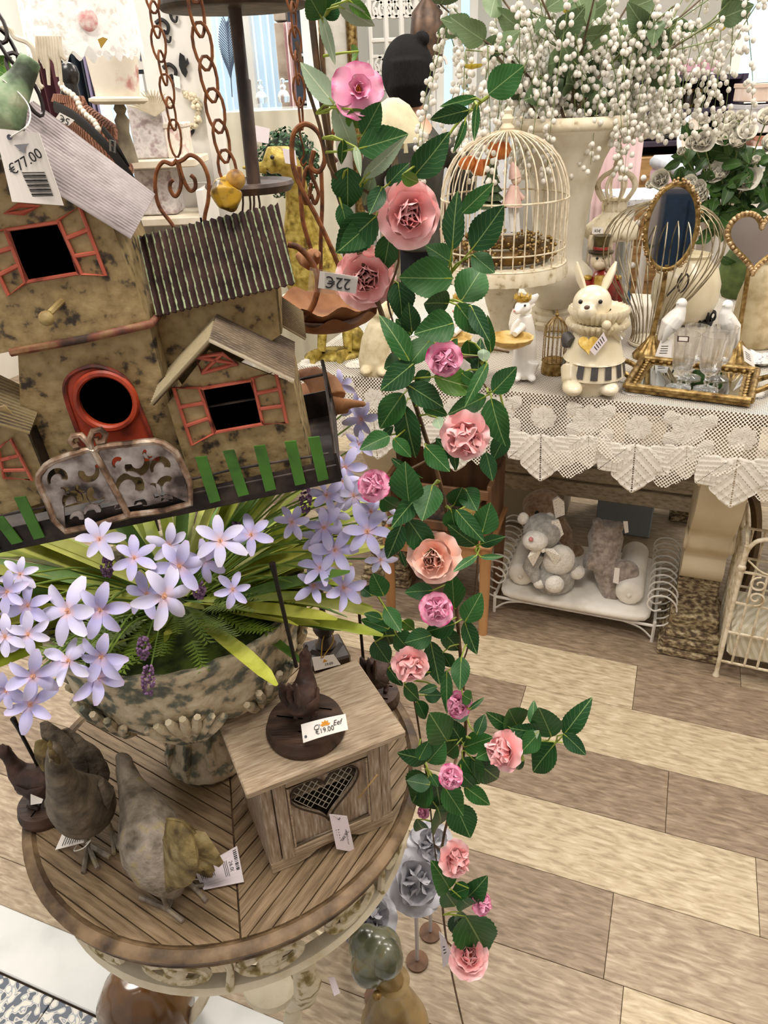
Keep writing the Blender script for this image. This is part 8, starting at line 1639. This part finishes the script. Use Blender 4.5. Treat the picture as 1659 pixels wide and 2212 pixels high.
# ---- the person, seen from behind
py_ = 3.7; hd_ = Yp(880, 158, py_); k_ = proj(hd_)[2] / F; t = thing('person', 'person with short black hair in a dark olive top seen from behind', 'person', Vec((hd_.x + .05, py_, 0))); q = lambda x, y, dy=0: Yp(x, y, py_ + dy)
hz = hd_.z; hxp = hd_.x; bx = hxp + .04
def pv(x, y, z): return Vec((bx + x, py_ + y, z))
verts = []; mb = MB()
mb.tube([pv(0, 0, hz - .62), pv(0, .01, hz - .5), pv(0, 0, hz - .38), pv(0, 0, hz - .26), pv(-.005, 0, hz - .20), pv(-.015, 0, hz - .15)], [.155, .145, .165, .165, .10, .06], 20, flat=.62)
mb.tube([pv(-.02, 0, hz - .2), pv(-.03, -.005, hz - .08)], [.055, .055], 14); mb.ball((hxp, py_ + .01, hz), (.082, .100, .118), 18, 14)
mb.ball((hxp + .002, py_ + .108, hz - .02), (.014, .018, .022), 8, 6)
for s_ in (-1, 1):
    mb.tube([pv(s_ * .15, 0, hz - .27), pv(s_ * .21, .02, hz - .40), pv(s_ * .20, .10, hz - .56), pv(s_ * .13, .22, hz - .58)], [.06, .052, .044, .032], 14); mb.ball((hxp + s_ * .084, py_ + .005, hz - .015), (.012, .022, .032), 8, 6)
    mb.tube([pv(s_ * .085, 0, hz - .62), pv(s_ * .09, .01, hz - .85), pv(s_ * .09, -.005, .48), pv(s_ * .09, -.01, .12), pv(s_ * .09, 0, .06)], [.095, .085, .058, .042, .04], 14); mb.tube([pv(s_ * .09, -.05, .045), pv(s_ * .095, .07, .04), pv(s_ * .1, .16, .03)], [.04, .045, .028], 12)
    for j in range(5): mb.tube([pv(s_ * .13, .22, hz - .58), pv(s_ * (.115 + .012 * j) - s_ * .02, .28 + .005 * (2 - abs(j - 2)), hz - .585), pv(s_ * (.11 + .014 * j) - s_ * .03, .315 + .008 * (2 - abs(j - 2)), hz - .60)], [.014, .009, .007], 7)
bd_ = part('body', mb, mat('skin_tone', ['#b78d74', '#c79f86'], .6, scale=8), t); remesh(bd_, .010, 4)
hr = MB().ball((hxp, py_ - .012, hz + .005), (.112, .115, .138), 20, 14); hr.tube([(hxp, py_ - .03, hz + .03), (hxp, py_ - .05, hz - .06), (hxp + .005, py_ - .05, hz - .13)], [.108, .10, .06], 18, flat=.9)
hr.ball((hxp + .06, py_ - .05, hz + .12), (.035, .03, .03), 10, 8); h_ = part('hair', hr, mat('black_hair', ['#070607', '#121011'], .75, spec=.15, scale=60, stretch=(4, 4, 1), bump=.5), t); remesh(h_, .008, 2)
TOP = mat('olive_top', ['#2f2e26', '#45433a'], .85, scale=10)
mb = MB().tube([pv(0, 0, hz - .72), pv(0, .01, hz - .5), pv(0, 0, hz - .38), pv(0, 0, hz - .27), pv(-.005, 0, hz - .205), pv(-.01, 0, hz - .165)], [.175, .16, .18, .178, .10, .068], 22, flat=.66)
for s_ in (-1, 1): mb.tube([pv(s_ * .145, 0, hz - .265), pv(s_ * .215, .02, hz - .40), pv(s_ * .205, .09, hz - .54)], [.072, .063, .056], 14)
o = part('top', mb, TOP, t); remesh(o, .009, 4)
mb = MB()
for s_ in (-1, 1): mb.tube([pv(s_ * .075, 0, hz - .68), pv(s_ * .088, .01, hz - .85), pv(s_ * .09, -.005, .48), pv(s_ * .09, -.01, .09)], [.115, .10, .072, .066], 16)
o = part('trousers', mb, mat('dark_denim', '#23262e', .9), t); remesh(o, .011, 3)
# ---- navy dresser with jars and crockery on the right
ny = 4.3; nx0, nx1 = Yp(1372, 220, ny).x, Yp(1600, 220, ny).x; NAV = mat('aubergine_paint', ['#2b2233', '#352a3e'], .7)
t = thing('navy_dresser', 'aubergine open dresser with jars and stacked crockery at the right', 'dresser', ((nx0 + nx1) / 2, ny + .15, 0))
zz = [Yp(1450, y, ny).z for y in (305, 236, 165)]
part('back_panel', MB().box(((nx0 + nx1) / 2, ny + .3, (zz[0] + zz[2]) / 2 - .1), (nx1 - nx0, .02, zz[2] - zz[0] + .2)), NAV, t, False)
for z in zz: part('shelf_board', MB().box(((nx0 + nx1) / 2, ny + .15, z - .012), (nx1 - nx0, .30, .024), b=.002), NAV, t, False)
for x in (nx0, nx1): part('side_panel', MB().box((x, ny + .15, zz[2] / 2), (.025, .32, zz[2])), NAV, t, False)
for k, x in enumerate((1405, 1440, 1472, 1505)): part('back_groove', MB().box((Yp(x, 200, ny).x, ny + .288, (zz[0] + zz[2]) / 2), (.008, .006, zz[2] - zz[0])), BLKM, t, False)
ck = part('chest', MB().box(((nx0 + nx1) / 2, ny + .12, zz[0] * .5 - .03), (nx1 - nx0 + .02, .40, zz[0] - .08), b=.004), mat('pine_chest', ['#8f6c42', '#a98454', '#ba9666'], .6, scale=9, stretch=(1, 6, 6), bump=.1), t, False)
for k in range(3):
    z = zz[0] - .16 - .22 * k; dw = part('drawer', MB().box(((nx0 + nx1) / 2, ny - .085, z), (nx1 - nx0 - .06, .02, .19), b=.004), MATS['pine_chest'], t, False)
    for x in (.2, .8): part('drawer_knob', MB().ball((nx0 + (nx1 - nx0) * x * .5, ny - .11, z), .016, 10, 8), WHC, dw)
for i, x in enumerate((1438, 1458, 1478, 1500, 1520)):
    c = Yp(x, 233, ny + .02); tt = thing('spice_jar', 'dark jar with gold lid on the dresser, ' + ('leftmost', 'second', 'third', 'fourth', 'rightmost')[i] + ' of the row of five', 'jar', Vec((c.x, ny + .12, zz[1])), 'jars on the dresser'); k2 = proj(c)[2] / F
    part('jar_body', MB(T((c.x, ny + .12, zz[1]))).lathe([(0, 0), (8 * k2, 0), (9 * k2, .01), (9 * k2, 26 * k2), (7 * k2, 29 * k2), (0, 29 * k2)], 18), mat('smoked_jar', ['#3a322e', '#55483f'], .3, coat=.4), tt); part('gold_lid', MB(T((c.x, ny + .12, zz[1] + 29 * k2))).lathe([(9 * k2, 0), (9.5 * k2, 7 * k2), (0, 8 * k2)], 18), GOLD, tt); part('gold_base', MB(T((c.x, ny + .12, zz[1] + .002))).lathe([(9.3 * k2, 0), (9.3 * k2, 5 * k2), (9 * k2, 5 * k2)], 18), GOLD, tt)
t2 = card('dresser_label', [Yp(1446, 233, ny - .03), Yp(1470, 234, ny - .03), Yp(1470, 244, ny - .03), Yp(1446, 243, ny - .03)], 'small white label on the dresser shelf edge', None, PAPER, cat_='label')
k2 = proj(Yp(1415, 300, ny))[2] / F
def plates(px, n, lab):
    c = Yp(px, 300, ny + .1)
    for j in range(n): solo('plate', MB(T((c.x, ny + .14, zz[0] + .008 * j))).lathe([(0, 0), (14 * k2, 0), (29 * k2, 5 * k2), (29.5 * k2, 6 * k2), (14 * k2, 3 * k2), (0, 3 * k2)], 28), WHC, 'white plate, ' + ('bottom', 'second', 'third', 'top')[j] + ' of the ' + lab + ' stack on the dresser', 'plate', 'plates on the dresser')
    return c
def cup(px, py, lab, z): c = Yp(px, py, ny + .1); tt = thing('cup', lab, 'cup', (c.x, ny + .14, z), 'cups on the dresser'); part('cup_body', MB(T((c.x, ny + .14, z))).lathe([(0, 0), (8 * k2, 0), (11 * k2, 6 * k2), (13 * k2, 15 * k2), (12 * k2, 15 * k2), (0, 4 * k2)], 22), WHC, tt); part('cup_handle', MB().tube([(c.x + (12 + 5 * math.sin(a_)) * k2, ny + .14, z + (8 + 5 * math.cos(a_)) * k2) for a_ in (PI * i / 8 for i in range(9))], 1.2 * k2, 6), WHC, tt)
plates(1416, 4, 'left'); plates(1466, 3, 'right'); zt = zz[0] + .036; cup(1410, 280, 'white cup standing on the left plate stack, lower one', zt); cup(1412, 268, 'white cup stacked on another cup on the left plates', zt + 14 * k2); cup(1434, 284, 'grey white cup at the right of the left plate stack', zt); cup(1462, 284, 'white cup on the right plate stack', zz[0] + .03)
for i, (x0, x1, y0, y1, cl, lab) in enumerate(((1384, 1398, 178, 236, '#dfe3e8', 'white book at the left end of the dresser shelf'), (1396, 1432, 176, 236, '#c9d2dc', 'pale blue illustrated box on the dresser shelf'), (1446, 1478, 120, 165, '#d9a9b4', 'pink floral box on top of the dresser, left'), (1480, 1512, 126, 165, '#e0bcc4', 'pale pink box on top of the dresser, middle'), (1520, 1560, 130, 165, '#cf9aa6', 'rose printed box on top of the dresser, right'))):
    a, b = Yp(x0, y1, ny + .02), Yp(x1, y0, ny + .02); z = zz[1] if i < 2 else zz[2]; h_ = (b.z - a.z); tt = thing('gift_box', lab, 'box', ((a.x + b.x) / 2, ny + .1, z)); part('box_body', MB().box(((a.x + b.x) / 2, ny + .1, z + h_ / 2), (b.x - a.x, .12, h_), b=.003), mat('giftbox_%d' % i, [cl, '#efe9ea'], .7, scale=14, pos=[.42, .62]), tt, False); part('box_band', MB().box(((a.x + b.x) / 2, ny + .038, z + h_ * .5), ((b.x - a.x) * .7, .004, h_ * .5)), mat('giftband_%d' % i, '#b98a9a' if i > 1 else '#9fb0c2', .7), tt, False)
# round backed chair and boxes at the right edge
cy_ = 4.02; c = Yp(1497, 300, cy_); k2 = proj(c)[2] / F; t = thing('mesh_back_chair', 'chair with beige mesh oval back and pale blue seat behind the white roses', 'chair', Vec((c.x, cy_, 0))); M = frame(c, (1, 0, 0), (0, .25, 1))
ov = [(30 * k2 * math.cos(a_), 44 * k2 * math.sin(a_)) for a_ in (2 * PI * i / 32 for i in range(32))]; part('back_frame', MB(M).tube([(x, y, 0) for x, y in ov], .012, 8, closed=True), WPT, t); part('back_mesh', MB().sheet([ov], .008, M), mat('cane_mesh', ['#c4b1a0', '#d8c9ba'], .8, kind='wave', scale=90, bump=.5), t)
zs = Yp(1485, 345, cy_).z; part('seat', MB().box((c.x, cy_ - .22, zs), (.42, .42, .06), b=.02), mat('pale_blue_cushion', ['#d3dbe6', '#e4e9f0'], .9), t); part('pink_valance', MB().box((c.x, cy_ - .22, zs - .07), (.40, .40, .08), b=.01), mat('pink_check', ['#e2b6c4', '#efd3da'], .9, scale=30), t)
for x in (-.18, .18):
    for y in (-.40, -.04): part('leg', MB().tube([(c.x + x, cy_ + y, 0), (c.x + x, cy_ + y, zs - .1)], .018, 8), WPT, t)
for i, (x0, x1, y0, y1, cl, lab) in enumerate(((1622, 1700, 176, 222, '#cdb6a4', 'floral fabric box on the right counter'), (1602, 1700, 222, 290, '#a9a6a8', 'grey woven box under the floral one at the right edge'), (1630, 1700, 290, 320, '#8a5a45', 'brown basket at the right edge behind the roses'))):
    a, b = Yp(x0, y1, 3.9), Yp(x1, y0, 3.9); tt = thing('counter_box', lab, 'box', ((a.x + b.x) / 2, 4.0, a.z)); part('box_body', MB().box(((a.x + b.x) / 2, 4.0, (a.z + b.z) / 2), (b.x - a.x, .2, b.z - a.z - .004), b=.004), mat('counterbox_%d' % i, [cl, '#ded2c8'], .8, scale=20, pos=[.4, .75]), tt, False); part('box_lid', MB().box(((a.x + b.x) / 2, 4.0, b.z - .012), (b.x - a.x + .01, .21, .02), b=.003), mat('counterlid_%d' % i, cl, .8), tt, False)
a, b = Yp(1590, 320, 3.85), Yp(1720, 320, 3.85); solo('white_counter', MB().box(((a.x + b.x) / 2, 4.0, a.z / 2), (b.x - a.x, .4, a.z), b=.004), WPT, 'white counter carrying boxes at the right edge', 'counter', smooth=False)
solo('navy_cloth', MB().grid(lambda u, v: Yp(1330 + 36 * u, 480 + 245 * v, 2.62) + Vec((0, .02 * math.sin(u * 8), 0)), 12, 10), mat('navy_velvet', ['#16324a', '#214a66'], .9), 'navy velvet cloth hanging behind the soldier rabbit', 'cloth')
# scattered pieces on the lace table
a = At(1105, 655); solo('glass_dish', a.lathe([(0, 656), (26, 656), (34, 648), (36, 640), (33, 640), (0, 650)], 28), mat('amber_rim_glass', '#c9b48a', .2, trans=.5), 'small glass dish with amber rim behind the pedestal', 'dish')
a = At(1155, 700); q, r = a.q, a.r; t = thing('scroll_crown', 'dark iron crown ornament between the two doves', 'ornament', At(1518, 690).P); a = At(1518, 700); q, r = a.q, a.r
part('crown_band', a.lathe([(18, 704), (20, 694), (19, 690)], 28), BLKM, t)
for k in range(8): a_ = 2 * PI * k / 8; part('crown_loop', MB().tube([(a.P.x + (r(19) + r(5) * math.sin(b_)) * math.cos(a_), a.P.y + (r(19) + r(5) * math.sin(b_)) * math.sin(a_), a.z(690) + r(9) - r(9) * math.cos(b_)) for b_ in (2 * PI * i / 12 for i in range(12))], r(2), 5, closed=True), BLKM, t)
# behind the viewer: what the two stand mirrors look back at
struct('wall_front', MB().box((1.2, -2.0, 1.3), (3.2, .1, 2.6)), mat('blush_wall', ['#c9b3a6', '#d6c4b8'], .85, scale=2))
t = thing('navy_cupboard', 'navy cupboard reflected in the oval mirror', 'cupboard', (1.3, -1.6, 0)); NVC = mat('navy_gloss', ['#14283c', '#1b3550'], .45)
part('carcass', MB().box((1.32, -1.6, .42), (.30, .3, .84), b=.006), NVC, t, False)
for x in (1.25, 1.39): part('door', MB().box((x, -1.44, .42), (.13, .02, .76), b=.004), NVC, t, False)
t = thing('potted_shrub', 'green potted shrub reflected in the oval mirror beside the navy cupboard', 'plant', (.9, -1.5, 0)); q9 = random.Random(2)
part('pot', MB(T((.9, -1.5, 0))).lathe([(0, 0), (.09, 0), (.13, .3), (.11, .3), (0, .28)], 24), SHAB, t)
for k in range(46): d = Vec((q9.gauss(0, 1), q9.gauss(0, 1), q9.gauss(.4, .8))).normalized(); inst('leaf', q9.choice(LBM), t, frame(Vec((.9, -1.5, .42)) + d * .06, d, d.orthogonal()) @ RX(q9.uniform(0, 6)) @ Matrix.Scale(q9.uniform(.12, .2), 4))
part('stem', MB().tube([(.9, -1.5, .28), (.9, -1.5, .45)], .012, 8), BRB, t)
